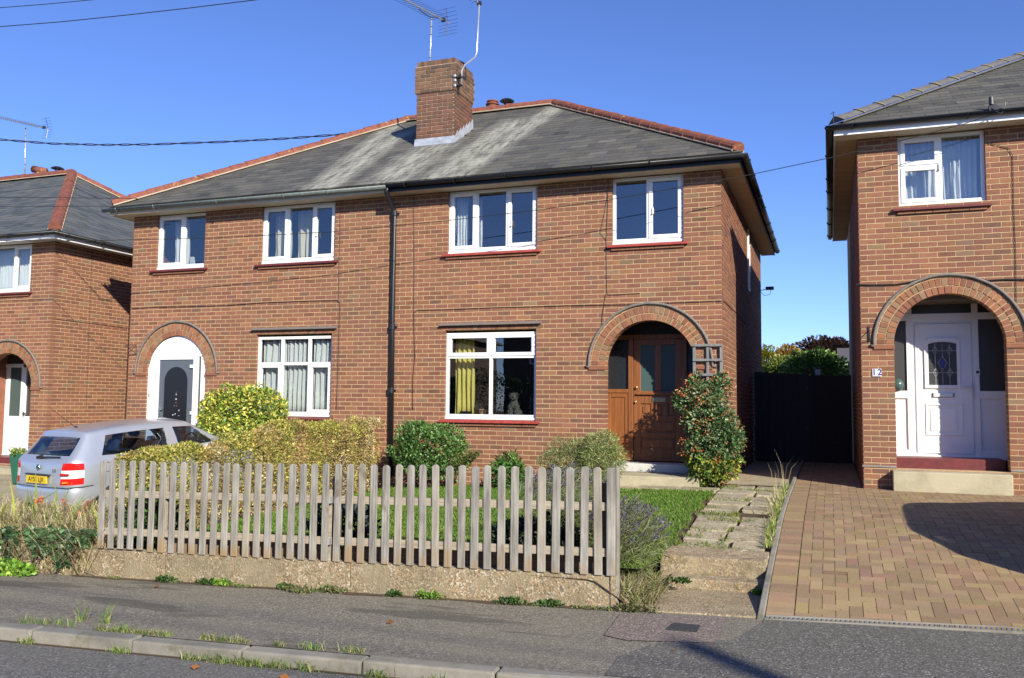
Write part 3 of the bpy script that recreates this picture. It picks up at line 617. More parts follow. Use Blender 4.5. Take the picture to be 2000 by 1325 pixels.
# windows
fy = .055
window(main, 'three-light upstairs window over the dog window', *WA[:2], 3.535, 4.555, [(-4.52, -4.015, 3.535, 4.555, 'opening'), (-4.015, -3.47, 3.535, 4.555, 'fixed'), (-3.47, -2.935, 3.535, 4.555, 'opening')], handles=[(-3.39, 3.95)])
window(main, 'two-light upstairs window over the wooden front door', *WB[:2], 3.535, 4.555, [(-1.69, -1.13, 3.535, 4.555, 'fixed'), (-1.13, -.575, 3.535, 4.555, 'opening')], handles=[(-1.05, 4.0)])
window(main, 'three-light upstairs window of the left semi', *WE[:2], 3.535, 4.555, [(-8.27, -7.725, 3.535, 4.555, 'opening'), (-7.725, -7.19, 3.535, 4.555, 'fixed'), (-7.19, -6.715, 3.535, 4.555, 'opening')], handles=[(-7.11, 4.0)])
window(main, 'two-light upstairs window of the left semi', *WF[:2], 3.535, 4.555, [(-10.68, -10.07, 3.535, 4.555, 'opening'), (-10.07, -9.535, 3.535, 4.555, 'fixed')])
window(main, 'ground floor window with the dog looking out', *WC[:2], .765, 2.16, [(-4.535, -3.735, .765, 1.76, 'fixed'), (-3.735, -2.935, .765, 1.76, 'fixed'), (-4.535, -3.735, 1.76, 2.16, 'opening'), (-3.735, -2.935, 1.76, 2.16, 'opening')])
window(main, 'ground floor window of the left semi with net curtains', *WG[:2], .765, 2.16, [(-8.3, -7.78, .765, 1.67, 'opening'), (-7.78, -7.21, .765, 1.67, 'fixed'), (-7.21, -6.72, .765, 1.67, 'opening'), (-8.3, -7.78, 1.67, 2.16, 'fixed'), (-7.78, -7.21, 1.67, 2.16, 'fixed'), (-7.21, -6.72, 1.67, 2.16, 'fixed')])
sill(main, -4.6, -2.86, 3.535-.035); sill(main, -1.76, -.5, 3.535-.035); sill(main, -8.36, -6.63, 3.5, 'red_step'); sill(main, -10.77, -9.45, 3.5, 'red_step'); sill(main, -4.61, -2.865, .728, tiles=True); sill(main, -8.37, -6.65, .728, 'red_step')
for a, b in ((-4.62, -2.845), (-8.39, -6.615)): MB().hexa([(a, -.07, 2.278), (b, -.07, 2.278), (b, .0, 2.282), (a, .0, 2.282), (a, -.07, 2.298), (b, -.07, 2.298), (b, .0, 2.325), (a, .0, 2.325)]).build('drip_board', 'grey_hood', main)
# curtains and things behind the glass
curtain('yellow curtain at the left side of the dog window', -4.47, -4.12, .8, 2.12, .3, 'curtain_yellow', 4, .03)
curtain('thin dark edge of yellow curtain at right of the dog window', -3.0, -2.93, .8, 2.12, .3, 'curtain_yellow', 2, .02)
curtain('white curtain gathered in the left light above the dog window', -4.47, -4.25, 3.55, 4.5, .24, 'curtain_white', 4, .025)
curtain('thin grey-white curtain beside the gathered one above the dog window', -4.2, -4.03, 3.55, 4.5, .34, 'curtain_white', 3, .02)
curtain('white curtain at the left of the upstairs window over the white arched door', -10.5, -10.15, 3.55, 4.5, .3, 'curtain_white', 3, .04)
curtain('white curtain at the right of the upstairs window over the white arched door', -9.72, -9.58, 3.55, 4.5, .26, 'curtain_white', 2, .03)
curtain('cream curtain in the left light of the three-light window on the left semi', -8.16, -7.8, 3.55, 4.5, .28, 'curtain_cream', 3, .04)
curtain('cream curtain in the middle light of the three-light window on the left semi', -7.68, -7.3, 3.55, 4.5, .3, 'curtain_cream', 3, .04)
curtain('white curtain in the left third of the ground floor window behind the golden bush', -8.27, -7.76, .8, 2.14, .19, 'curtain_white', 4, .035)
curtain('white curtain hanging full length in the middle of the window behind the golden bush', -7.74, -7.27, .8, 2.14, .18, 'curtain_white', 5, .035)
curtain('white curtain in the right third of the ground floor window behind the golden bush', -7.2, -6.78, .8, 2.14, .19, 'curtain_white', 4, .03)
# fascia, soffit, gutters, roof
OV = .29; ex0, ex1, ey0, ey1 = X0-OV, X1+OV, -OV, DEP+OV
MB().box(ex0, -5.62, ey0, .0, E+.001, E+.02).box(ex0, X0, 0, ey1, E+.001, E+.02).build('soffit', 'cream_soffit', main); MB().box(-5.62, ex1, ey0, 0, E+.001, E+.02).build('soffit', 'cream_soffit', main)
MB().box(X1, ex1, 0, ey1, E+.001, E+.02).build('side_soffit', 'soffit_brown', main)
MB().box(ex0, -5.56, ey0-.02, ey0, E-.008, E+.12).box(ex0-.02, ex0, ey0-.02, ey1, E-.008, E+.12).build('fascia', 'cream_soffit', main)
MB().box(-5.56, ex1, ey0-.02, ey0, E-.008, E+.13).box(ex1, ex1+.02, ey0-.02, ey1, E-.008, E+.13).build('fascia', 'black_fascia', main)
gutter(main, ((-5.5, ey0-.075, E+.105), (ex1+.12, ey0-.075, E+.1)), 'black_plastic'); gutter(main, ((ex0-.13, ey0-.075, E+.1), (-5.5, ey0-.075, E+.09)), 'green_gutter'); gutter(main, ((ex1+.075, ey0-.12, E+.1), (ex1+.075, ey1, E+.09)), 'black_plastic')
TAN = .612; ZE = E+.135; rp = []
CHX = (-6.03, -5.215); CHY = (1.75, 2.62)
def chskip(u, t): X = ex0-.04+u; Yv = ey0-.04+t; return CHX[0] < X < CHX[1] and CHY[0] < Yv < CHY[1]
ro, zr, run = hip_roof(main, ex0-.04, ex1+.04, ey0-.04, ey1+.04, ZE, TAN, rp, mat='slate_attr', skip=chskip)
place_slates(rp, 300, 'slate', 'slate_attr')
a = (ex0-.04, ey0-.04, ZE); b = (ex0-.04+run, ey0-.04+run, zr); c = (ex1+.04-run, ey0-.04+run, zr); d = (ex1+.04, ey0-.04, ZE)
up_ = Vector((0, 0, .045))
def sh(p, q, k): return Vector(p)+(Vector(q)-Vector(p)).normalized()*k+up_
ridge_tiles(ro, sh(a, b, .08), Vector(b)+up_, 'terracotta'); ridge_tiles(ro, sh(d, c, .08), Vector(c)+up_, 'terracotta'); ridge_tiles(ro, Vector(b)+up_, Vector(c)+up_, 'terracotta')
# chimney
ch = MB().box(CHX[0]+.006, CHX[1]-.006, CHY[0]+.006, CHY[1]-.006, 5.2, 7.55).build('chimney', 'mortar_grey', main)
cp = []; CPAL = [((.17, .07, .05), 5), ((.21, .085, .055), 4), ((.13, .06, .045), 3), ((.09, .05, .045), 2)]; CPAL2 = [((.21, .115, .07), 4), ((.25, .14, .08), 3), ((.14, .08, .055), 3), ((.08, .06, .05), 3)]
def chim_course(x0, x1, y0, y1, z, off, pal, h=.065):
    for (kind, at, u0, u1) in (('F', y0, x0, x1), ('R', x1, y0, y1)):
        pl = Plane(kind, at); g = u0-(.1125 if off else 0)
        if kind == 'R': g = u0-(0 if off else .1125)
        while g < u1-.02:
            l, r = max(g+.006, u0), min(g+.219, u1)
            if r-l > .03: cp.append((ch, (pl, l, l, r, r, z+.007, z+.003+h, -.002-random.random()*.003, .03, brickcol(pal))))
            g += .225
z = 5.75; k = 0
while z < 6.96: chim_course(*CHX, *CHY, z, k % 2, CPAL); z += .075; k += 1
ox = .03; MB().box(CHX[0]-ox+.006, CHX[1]+ox-.006, CHY[0]-ox+.006, CHY[1]+ox-.006, z, z+.53).build('chimney_head', 'mortar_grey', ch)
while z < 7.48: chim_course(CHX[0]-ox, CHX[1]+ox, CHY[0]-ox, CHY[1]+ox, z, k % 2, CPAL2); z += .075; k += 1
for (kind, at, u0, u1) in (('F', CHY[0], *CHX), ('R', CHX[1], *CHY)):
    n = round((u1-u0)/.075)
    for i in range(n):
        l = u0+i*(u1-u0)/n+.004; cp.append((ch, (Plane(kind, at), l, l, l+.066, l+.066, z+.005, z+.112, -.004, .05, brickcol(CPAL2))))
MB().box(CHX[0]+.004, CHX[1]-.004, CHY[0]+.004, CHY[1]-.004, z, z+.105).build('chimney_cap', 'mortar_grey', ch)
ZC = z+.105; place_bricks(cp, 300, 'chimney_brick', 'chimney_brickwork')
def roofz(Yv): return ZE+(Yv-(ey0-.04))*TAN
MB().hexa([(CHX[0]-.03, CHY[0]-.03, roofz(CHY[0])+.0), (CHX[1]+.02, CHY[0]-.03, roofz(CHY[0])+.0), (CHX[1]+.02, CHY[0], roofz(CHY[0])+.0), (CHX[0]-.03, CHY[0], roofz(CHY[0])),
           (CHX[0]-.02, CHY[0]-.012, roofz(CHY[0])+.15), (CHX[1]+.01, CHY[0]-.012, roofz(CHY[0])+.15), (CHX[1]+.01, CHY[0], roofz(CHY[0])+.15), (CHX[0]-.02, CHY[0], roofz(CHY[0])+.15)]).build('lead_apron', 'lead', ch)
fl = MB()
for i in range(6):
    ya, yb = CHY[0]+i*.145, CHY[0]+(i+1)*.145+.02; fl.prism([(CHX[1]+.006, ya, roofz(ya)+.0), (CHX[1]+.006, yb, roofz(yb)), (CHX[1]+.006, yb, roofz(yb)+.13), (CHX[1]+.006, yb-.02, roofz(yb)+.2), (CHX[1]+.006, ya, roofz(ya)+.12)], (.008+i*.0007, 0, 0))
fl.build('stepped_flashing', 'lead', ch)
def cowl(label, c, h=.12, r=.15, parent=None, mat='dark_metal', name='flue_cowl'):
    mb = MB().lathe(c, [(.07, 0), (.07, h*.8)], 12); 
    for k in range(4): t = k*1.57; mb.tube([(c[0]+.07*math.cos(t), c[1]+.07*math.sin(t), c[2]+h*.7), (c[0]+.08*math.cos(t), c[1]+.08*math.sin(t), c[2]+h*1.3)], .008, 5)
    mb.lathe((c[0], c[1], c[2]+h*1.25), [(r, 0), (r*.9, .02), (r*.5, .055), (.01, .07)], 18); return mb.build(name, mat, parent, True)
cowl('', (-5.42, 2.3, ZC-.02), .1, .17, ch)
# second chimney stack behind the ridge, only its pots show
rs = MB().box(-5.95, -5.1, 5.0, 5.6, 5.5, 7.72).build('rear_chimney', 'back_brick', main)
MB().lathe((-5.78, 5.15, 7.76), [(.13, 0), (.13, .07), (.17, .075), (.17, .095), (.12, .1), (.12, .15), (.16, .155), (.16, .175), (.11, .18), (.11, .22), (.14, .225), (.13, .25)], 16).build('chimney_pot', 'terracotta', rs, True)
cowl('', (-5.42, 5.15, 7.8), .13, .17, rs)
# downpipe
dp = MB(); dx = onY(770, 415, -.06).x; pth = [(onY(756, 373, -.34).x, -.36, E+.1), (onY(756, 373, -.34).x, -.36, E-.02), (-5.52, -.06, 4.32), (-5.512, -.055, 4.2), (-5.505, -.055, 2.5), (-5.48, -.055, -.25)]
pipe = dp.tube(pth, .042, 12).build('downpipe', 'black_plastic', main, True)
for zz in (4.24, 2.28, 1.2): MB().tube([(-5.507, -.055, zz-.045), (-5.507, -.055, zz+.045)], .054, 12).box(-5.507, -5.43, -.03, -.01, zz-.012, zz+.012).build('pipe_clip', 'black_plastic', pipe)
# cables clipped to the wall
def cable(pts, r=.0045, mat='cable', name='wall_cable'):
    P = [onY(x, y, -.01-r) for x, y in pts]; return MB().tube(P, r, 5).build(name, mat, main)
cable([(806, 800), (806, 740), (810, 700), (808, 612), (815, 606), (870, 605), (960, 601), (1050, 599), (1110, 597), (1175, 596), (1240, 595), (1300, 592), (1360, 590), (1409, 588)])
cable([(808, 378), (808, 450), (809, 520), (808, 612)]); cable([(664, 395), (664, 450), (662, 520), (661, 588)], .004); cable([(258, 603), (300, 600), (370, 599), (440, 597), (520, 591), (600, 588), (658, 587), (664, 592), (662, 650), (660, 720), (657, 800)], .005)
cable([(1188, 345), (1187, 400), (1184, 470), (1185, 570), (1188, 576), (1200, 576), (1250, 573)], .004); cable([(1183, 574), (1176, 620), (1176, 640)], .004); cable([(1150, 352), (1180, 360), (1187, 380), (1180, 420), (1172, 455), (1180, 465), (1185, 470)], .003)
MB().tube([(0.012, .0, onY(1410, 588).z), (.012, 2, 2.57), (.012, 4, 2.55)], .005, 5).build('wall_cable', 'cable', main)
# =================================================================== DOORS OF THE MAIN PAIR
def W2(px, py, Y): v = onY(px, py, Y); return v.x, v.z
def rect(Y, x0, y0, x1, y1):   # photo rectangle on the plane at depth Y -> X0, X1, Z0, Z1
    a = W2(x0, (y0+y1)/2, Y)[0]; b = W2(x1, (y0+y1)/2, Y)[0]; c = W2((x0+x1)/2, y1, Y)[1]; d = W2((x0+x1)/2, y0, Y)[1]; return a, b, c, d
def panel(parent, name, r, Y, mat, d=.02, bev=.006, glass=False, **k): return MB().box(r[0], r[1], Y, Y+d, r[2], r[3]).build(name, mat, parent, bev=bev, **k)
YD = .7
porch = MB().box(-2.02, -1.93, .2, .76, -.3, 2.5).box(-.3, -.2, .2, .76, -.3, 2.5).box(-1.93, -.3, .2, .76, 2.38, 2.5).build('porch_lining', 'back_brick', main)
df = MB(); zt = .10
xl, xr = onY(1237.5, 780, YD).x, onY(1331, 780, YD).x; ztop = onY(1285, 662, YD).z
df.box(-1.93, -.3, YD, YD+.07, ztop+.0, ztop+.075).box(xl-.085, xl-.004, YD-.02, YD+.07, zt, ztop).box(xr+.004, xr+.09, YD-.02, YD+.07, zt, ztop)
dfo = df.build('door_frame', 'door_wood', main, bev=.006, label='brown wooden door frame with side panels')
zg0, zg1 = onY(1209, 764, YD).z, ztop
for a, b in ((-1.93, xl-.085), (xr+.09, -.3)):
    MB().box(a, b, YD+.03, YD+.035, zg0+.03, zg1).build('side_glass', 'textured_glass', dfo)
    MB().box(a, b, YD-.02, YD+.05, zg0-.03, zg0+.03).build('side_rail', 'door_wood', dfo, bev=.005)
    sp = MB().box(a, b, YD+.01, YD+.04, zt, zg0-.03).build('side_panel', 'door_wood', dfo)
    for r_ in ((a, a+.055, zt, zg0-.03), (b-.055, b, zt, zg0-.03), (a+.055, b-.055, zt, zt+.12), (a+.055, b-.055, zg0-.1, zg0-.03)): MB().box(r_[0], r_[1], YD-.005, YD+.01, r_[2], r_[3]).build('side_stile', 'door_wood', sp, bev=.004)
MB().box(-1.93, -.3, YD+.03, YD+.035, ztop+.075, 2.4).build('fanlight_glass', 'textured_glass', dfo)
MB().box(-1.58, -1.54, YD-.01, YD+.02, zg0-.085, zg0-.05).build('door_bell', 'dark_metal', dfo)
leaf = MB().box(xl, xr, YD+.03, YD+.06, zt, ztop).build('front_door', 'door_wood', main, label='brown wooden front door with two tall panes')
g1, g2 = rect(YD, 1251, 674, 1278.6, 764), rect(YD, 1291.4, 674, 1319, 764)
fr_ = MB(); zz = g1[2]
fr_.box(xl, g1[0], YD+.008, YD+.03, zt, ztop).box(g2[1], xr, YD+.008, YD+.03, zt, ztop).box(g1[1], g2[0], YD+.008, YD+.03, zz, g1[3]).box(g1[0], g2[1], YD+.008, YD+.03, g1[3], ztop)
rows = [rect(YD, 1251, 789, 1319, 812), rect(YD, 1251, 822, 1319, 845), rect(YD, 1251, 855, 1319, 879)]
fr_.box(g1[0], g2[1], YD+.008, YD+.03, rows[0][3], zz).box(g1[0], g2[1], YD+.008, YD+.03, rows[1][3], rows[0][2]).box(g1[0], g2[1], YD+.008, YD+.03, rows[2][3], rows[1][2]).box(g1[0], g2[1], YD+.008, YD+.03, zt, rows[2][2])
w3 = (g2[1]-g1[0]); c1, c2 = g1[0]+w3*.3, g1[0]+w3*.66
for q in (c1, c2): fr_.box(q, q+.07, YD+.008, YD+.03, rows[0][2], rows[0][3])
fr_.build('stiles_and_rails', 'door_wood', leaf, bev=.007)
for g in (g1, g2): MB().box(g[0], g[1], YD+.022, YD+.03, g[2], g[3]).build('door_pane', 'smooth_frost', leaf)
for r_ in [(g1[0], c1, rows[0][2], rows[0][3]), (c1+.07, c2, rows[0][2], rows[0][3]), (c2+.07, g2[1], rows[0][2], rows[0][3])]+[(g1[0], g2[1], r[2], r[3]) for r in rows[1:]]:
    MB().box(r_[0]+.035, r_[1]-.035, YD+.014, YD+.032, r_[2]+.035, r_[3]-.035).build('raised_panel', 'door_wood', leaf, bev=.006)
a_, b_ = W2(1243, 770, YD)[0], W2(1326, 770, YD)[0]; MB().box(a_, b_, YD-.035, YD+.01, zz-.06, zz-.03).build('weather_ledge', 'door_wood', leaf, bev=.006)
lb = rect(YD, 1273, 777, 1300, 785); l_ = MB().box(lb[0], lb[1], YD-.004, YD+.008, lb[2], lb[3]).build('letter_box', 'brass', leaf, bev=.003); MB().box(lb[0]+.02, lb[1]-.02, YD-.008, YD-.003, lb[2]+.015, lb[3]-.015).build('letter_flap', 'brass', l_)
for px, py in ((1244, 757), (1242, 785)): x_, z_ = W2(px, py, YD); MB().lathe((x_, YD+.01, z_), [(.012, 0), (.012, -.03), (.022, -.035), (.022, -.05), (.01, -.058)], 14, 'y').build('door_knob', 'brass', leaf, True)
# white flush door set of the left semi
YH = .04; cx, zs = AH; zb = -.55
def arcpts(r, a0, a1, n, Y, cx=cx, zs=zs): return [(cx+r*math.sin(t), Y, zs+r*math.cos(t)) for t in np.linspace(a0, a1, n)]
zh = onY(344, 697, YH).z; t0 = math.acos(min(1, (zh-zs)/.685))
MB().prism(arcpts(.685, -t0, t0, 30, YH), (0, .04, 0)).build('arched_head_panel', 'upvc', main, label='blank white arched panel over the grey door')
hx = [onY(p, 760, YH).x for p in (286, 301, 304.7, 310.4, 377.4, 386, 391, 402)]
whf = MB().box(hx[2], hx[5], YH-.02, YH+.05, zh-.055, zh-.002)
for a, b in ((hx[0]-.01, hx[1]), (hx[6], hx[7]+.01)):   # outer posts follow the arch
    q = [(a, YH, zb), (b, YH, zb), (b, YH, zh-.001), (max(a, cx-.685*math.sin(t0)) if a < cx else b, YH, zh-.001)]
    if a > cx: q = [(a, YH, zb), (b, YH, zb), (b-.015, YH, zs), (min(b, cx+.685*math.sin(t0)), YH, zh-.001), (a, YH, zh-.001)]
    else: q = [(a, YH, zb), (b, YH, zb), (b, YH, zh-.001), (cx-.685*math.sin(t0), YH, zh-.001), (a+.015, YH, zs)]
    whf.prism(q, (0, .05, 0))
whf.box(hx[2], hx[3], YH-.02, YH+.05, zb, zh-.055).box(hx[4], hx[5], YH-.02, YH+.05, zb, zh-.055)
wfo = whf.build('door_frame', 'upvc', main, label='white door frame filling the brick arch')
for a, b in ((hx[1], hx[2]), (hx[5], hx[6])): MB().box(a, b, YH+.02, YH+.03, zb, zh-.01).build('side_strip', 'dark_frost', wfo)
gd = MB().box(hx[3], hx[4], YH+.0, YH+.03, zb, zh-.055).build('front_door', 'grey_door', main, label='dark grey front door with an arched decorative pane')
gx0, gx1 = onY(321.5, 760, YH).x, onY(366, 760, YH).x; gc = (gx0+gx1)/2; gr = (gx1-gx0)/2; gz = onY(344, 717, YH).z-gr
pts = [(gx0, YH-.012, -.1), (gx1, YH-.012, -.1)]+[(gc+gr*math.cos(t), YH-.012, gz+gr*math.sin(t)) for t in np.linspace(0, math.pi, 18)]
MB().prism([(p[0]*1.0+(p[0]-gc)*.12, p[1]+.008, p[2]+(.03 if p[2] > gz else 0)) for p in pts], (0, .01, 0)).build('pane_moulding', 'grey_door', gd)
ag = MB().prism(pts, (0, .012, 0)).build('arched_pane', 'dark_pane', gd)
rs_ = random.Random(3)
for i in range(26):   # etched flower sprigs on the pane
    x_, z_ = gc+rs_.gauss(.03, .05), rs_.uniform(.25, 1.15); MB().lathe((x_, YH-.0145, z_), [(.002, -.002), (rs_.uniform(.006, .016), 0), (.002, .001)], 6, 'y').build('etched_petal', rs_.choice(['upvc_dull', 'lead', 'lead', 'terracotta']), ag)
for py in (716, 807): x_, z_ = W2(374.5, py, YH); MB().box(x_-.02, x_+.045, YH-.035, YH-.004, z_-.03, z_+.03).build('hinge', 'upvc', gd, bev=.005)
x_, z_ = W2(311.5, 800, YH); MB().box(x_, x_+.025, YH-.02, YH, z_-.08, z_+.08).box(x_, x_+.1, YH-.045, YH-.02, z_-.01, z_+.01).build('door_handle', 'chrome', gd, bev=.003)
x_, z_ = W2(291.5, 772, YH); MB().box(x_-.012, x_+.012, YH-.012, YH, z_-.04, z_+.04).build('door_bell', 'brass', wfo, bev=.003)
# hanging basket bracket left of that arch, floodlight on the far side wall
bx = [onY(266, 674, -.01), onY(266, 692, -.01)]
MB().tube([bx[0], bx[1]], .008, 5).tube([bx[0], (bx[0].x, -.28, bx[0].z-.02)], .007, 5).tube([bx[1], (bx[0].x, -.24, bx[0].z-.04)], .006, 5).build('basket_bracket', 'dark_metal', main)
fy_ = 7.45; fz = onX(1489, 576, 0).z
fl_ = MB().tube([(0, fy_, fz), (.12, fy_, fz+.02), (.2, fy_, fz+.02)], .01, 5).tube([(0, fy_, fz-.01), (.1, fy_, fz-.12), (.22, fy_, fz-.1), (.25, fy_, fz+.02)], .006, 5).build('lamp_bracket', 'dark_metal', main)
MB().box(.13, .31, fy_-.06, fy_+.06, fz+.01, fz+.08).build('security_lamp', 'dark_metal', fl_, bev=.01)

# =================================================================== RIGHT HOUSE
ER = 4.83; XR0, XR1 = 1.905, 13.1; ZRR = ER-.258-77*.075
rh = thing('detached_house', 'red brick house at the right edge with number 12 beside its white arched doorway', 'house', (5, 0, -.1))
WR = (2.44, 3.535, 3.822, ER+.01); AR = (3.026, 1.872); pool = []
rf_ = wall(rh, Plane('F', 0, XR0), XR0, XR1, -.35, ER+.02, ZRR, [WR, (5.4, 6.9, 3.822, ER+.01), (5.2, 6.9, .822, 2.322)], [(*AR, .147)], name='front_wall', pool=pool, brick_range=(XR0, 6.2))
rw_ = wall(rh, Plane('L', XR0, .1125), .105, 7.9, -.35, ER+.02, ZRR, [], [], name='side_wall', pool=pool, brick_range=(.105, 5))
place_bricks(pool, 300)
MB().box(XR1-.2, XR1, .2, 7.8, -.4, ER).box(XR0+.2, XR1, 7.7, 7.9, -.4, ER).build('back_wall', 'back_brick', rh)
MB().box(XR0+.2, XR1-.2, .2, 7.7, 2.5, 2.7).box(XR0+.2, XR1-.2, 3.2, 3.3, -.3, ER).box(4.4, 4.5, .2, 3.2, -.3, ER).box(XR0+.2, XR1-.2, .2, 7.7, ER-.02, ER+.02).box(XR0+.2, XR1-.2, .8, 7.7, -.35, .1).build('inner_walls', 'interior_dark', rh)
arch_ring(rh, rf_, *AR)
window(rh, 'upstairs window over the number 12 doorway', 2.44, 3.535, 3.835, ER-.01, [(2.44, 2.98, 3.835, 4.39, 'opening'), (2.44, 2.98, 4.39, ER-.01, 'opening'), (2.98, 3.535, 3.835, ER-.01, 'fixed')], handles=[(2.97, 4.35)])
window(rh, '', 5.4, 6.9, 3.835, ER-.01, [(5.4, 6.15, 3.835, ER-.01, 'fixed'), (6.15, 6.9, 3.835, ER-.01, 'opening')]); window(rh, '', 5.2, 6.9, .84, 2.3, [(5.2, 6.05, .84, 2.3, 'fixed'), (6.05, 6.9, .84, 2.3, 'opening')])
sill(rh, 2.355, 3.6, 3.8, 'red_step')
curtain('white net curtain filling the right light above the number 12 door', 3.0, 3.48, 3.86, 4.8, .3, 'curtain_white', 7, .02)
curtain('bright white gathered curtain in front of the net above the number 12 door', 3.13, 3.25, 3.86, 4.5, .22, 'curtain_white', 2, .02)
curtain('white net curtain in the left light above the number 12 door', 2.5, 2.95, 3.86, 4.8, .3, 'curtain_white', 6, .02)
YR = .78
MB().box(2.0, 2.1, .2, .85, -.3, 2.7).box(3.95, 4.05, .2, .85, -.3, 2.7).box(2.1, 3.95, .2, .85, 2.62, 2.72).build('porch_lining', 'back_brick', rh)
zb = onY(1850, 890, YR).z; zt2 = onY(1850, 612, YR).z; zt1 = onY(1850, 625, YR).z
dx0, dx1 = onY(1781, 760, YR).x, onY(1909, 760, YR).x; sx1, sx2 = onY(1772, 760, YR).x, onY(1911, 760, YR).x
wf = MB().box(2.1, 3.95, YR, YR+.07, zt1, zt2).box(2.1, 3.95, YR-.02, YR+.07, zb-.05, zb).box(sx1, dx0+.03, YR, YR+.07, zb, zt1).box(dx1-.03, sx2+.02, YR, YR+.07, zb, zt1)
x_a, x_b = onY(1774, 600, YR).x, onY(1903, 600, YR).x; wf.box(x_a-.04, x_a+.04, YR, YR+.07, zt2, 2.62).box(x_b-.04, x_b+.04, YR, YR+.07, zt2, 2.62)
wfo2 = wf.build('door_frame', 'upvc', rh, bev=.005); zm = onY(1930, 771, YR).z
MB().box(2.1, 3.95, YR+.03, YR+.035, zt2, 2.62).build('fanlight_pane', 'dark_frost', wfo2)
for a, b in ((2.1, sx1), (sx2+.02, 3.95)):
    MB().box(a, b, YR+.03, YR+.035, zm+.05, zt1).build('side_pane', 'dark_frost', wfo2); MB().box(a, b, YR, YR+.06, zm-.06, zm+.05).build('side_rail', 'upvc', wfo2, bev=.004)
    MB().box(a, b, YR+.03, YR+.05, zb, zm-.06).box(a, b, YR+.005, YR+.03, zb, zb+.07).build('side_panel', 'upvc', wfo2, bev=.004)
wd_ = MB().box(dx0+.03, dx1-.03, YR+.02, YR+.06, zb, zt1).build('front_door', 'upvc', rh, label='white front door with a leaded arched pane')
dr = rect(YR, 1789, 632, 1900, 886); MB().box(dr[0], dr[1], YR-.004, YR+.02, dr[2], dr[3]).build('door_leaf', 'upvc', wd_, bev=.008)
def ring(o, i, Y, d, mb): mb.box(o[0], o[1], Y, Y+d, o[2], i[2]).box(o[0], o[1], Y, Y+d, i[3], o[3]).box(o[0], i[0], Y, Y+d, i[2], i[3]).box(i[1], o[1], Y, Y+d, i[2], i[3]); return mb
go, gi = rect(YR, 1805, 664, 1875, 759), rect(YR, 1813, 672, 1868.6, 752.5)
mo_ = MB(); xc = (gi[0]+gi[1])/2; hw = (gi[1]-gi[0])/2
def archtop(x): return gi[3]+.03*(1-((x-xc)/hw)**2)
mo_.box(go[0], gi[0], YR-.03, YR-.004, go[2], go[3]).box(gi[1], go[1], YR-.03, YR-.004, go[2], go[3]).box(gi[0], gi[1], YR-.03, YR-.004, go[2], gi[2])
for i in range(8):
    a = gi[0]+i*hw/4; b = a+hw/4; mo_.hexa([(a, YR-.03, archtop(a)), (b, YR-.03, archtop(b)), (b, YR-.004, archtop(b)), (a, YR-.004, archtop(a)), (a, YR-.03, go[3]+.03), (b, YR-.03, go[3]+.03), (b, YR-.004, go[3]+.03), (a, YR-.004, go[3]+.03)])
mo_.build('pane_moulding', 'upvc', wd_, bev=.005)
lp = MB().prism([(gi[0], YR-.012, gi[2]), (gi[1], YR-.012, gi[2])]+[(gi[1]-i*hw/4, YR-.012, archtop(gi[1]-i*hw/4)) for i in range(9)], (0, .006, 0)).build('leaded_pane', 'dark_frost', wd_)
le = MB(); zc = (gi[2]+gi[3])/2+.0; q = YR-.015
for x1_ in (xc-hw*.5, xc+hw*.5): le.tube([(x1_, q, gi[2]), (x1_, q, gi[3])], .004, 4)
for z1_ in (zc-.12, zc+.2): le.tube([(gi[0], q, z1_), (gi[1], q, z1_)], .004, 4)
for (x1_, z1_, r1) in ((xc-hw*.5, zc+.2, .06), (xc+hw*.5, zc+.2, .06), (xc-hw*.5, zc-.12, .06), (xc+hw*.5, zc-.12, .06), (xc, zc+.02, .1)):
    le.tube([(x1_, q, z1_+r1), (x1_+r1*.6, q, z1_), (x1_, q, z1_-r1), (x1_-r1*.6, q, z1_), (x1_, q, z1_+r1)], .005, 4)
le.tube([(xc, q, gi[3]), (xc, q, gi[2])], .003, 4); le.build('lead_strip', 'lead', lp)
MB().prism([(xc, q-.003, zc+.1), (xc+.05, q-.003, zc+.02), (xc, q-.003, zc-.06), (xc-.05, q-.003, zc+.02)], (0, .002, 0)).build('blue_diamond', 'blue_letter', lp)
po, pi_ = rect(YR, 1808, 788, 1881, 851), rect(YR, 1817, 798, 1869, 842); ring(po, (po[0]+.03, po[1]-.03, po[2]+.03, po[3]-.03), YR-.018, .014, MB()).build('panel_moulding', 'upvc', wd_, bev=.006); panel(wd_, 'raised_panel', pi_, YR-.016, 'upvc', .012, .008)
lb = rect(YR, 1820, 768, 1864, 777); l_ = panel(wd_, 'letter_box', lb, YR-.016, 'chrome', .012, .003); MB().box(lb[0]+.02, lb[1]-.02, YR-.021, YR-.016, lb[2]+.012, lb[3]-.006).build('letter_flap', 'upvc', l_, bev=.002)
x_, z_ = W2(1899, 757, YR); MB().box(x_-.015, x_+.015, YR-.016, YR-.004, z_-.17, z_+.04).box(x_-.12, x_+.01, YR-.05, YR-.032, z_-.01, z_+.012).box(x_-.008, x_+.008, YR-.04, YR-.016, z_-.008, z_+.008).build('door_handle', 'upvc_dull', wd_, bev=.003)
x_, z_ = W2(1909, 727, YR); b_ = MB().box(x_-.03, x_+.03, YR-.02, YR, z_-.05, z_+.05).build('door_bell', 'upvc', wfo2, bev=.004); MB().box(x_-.018, x_+.018, YR-.024, YR-.02, z_-.02, z_+.018).build('bell_push', 'black_plastic', b_)
x_, z_ = W2(1752, 768, YR-.1); 
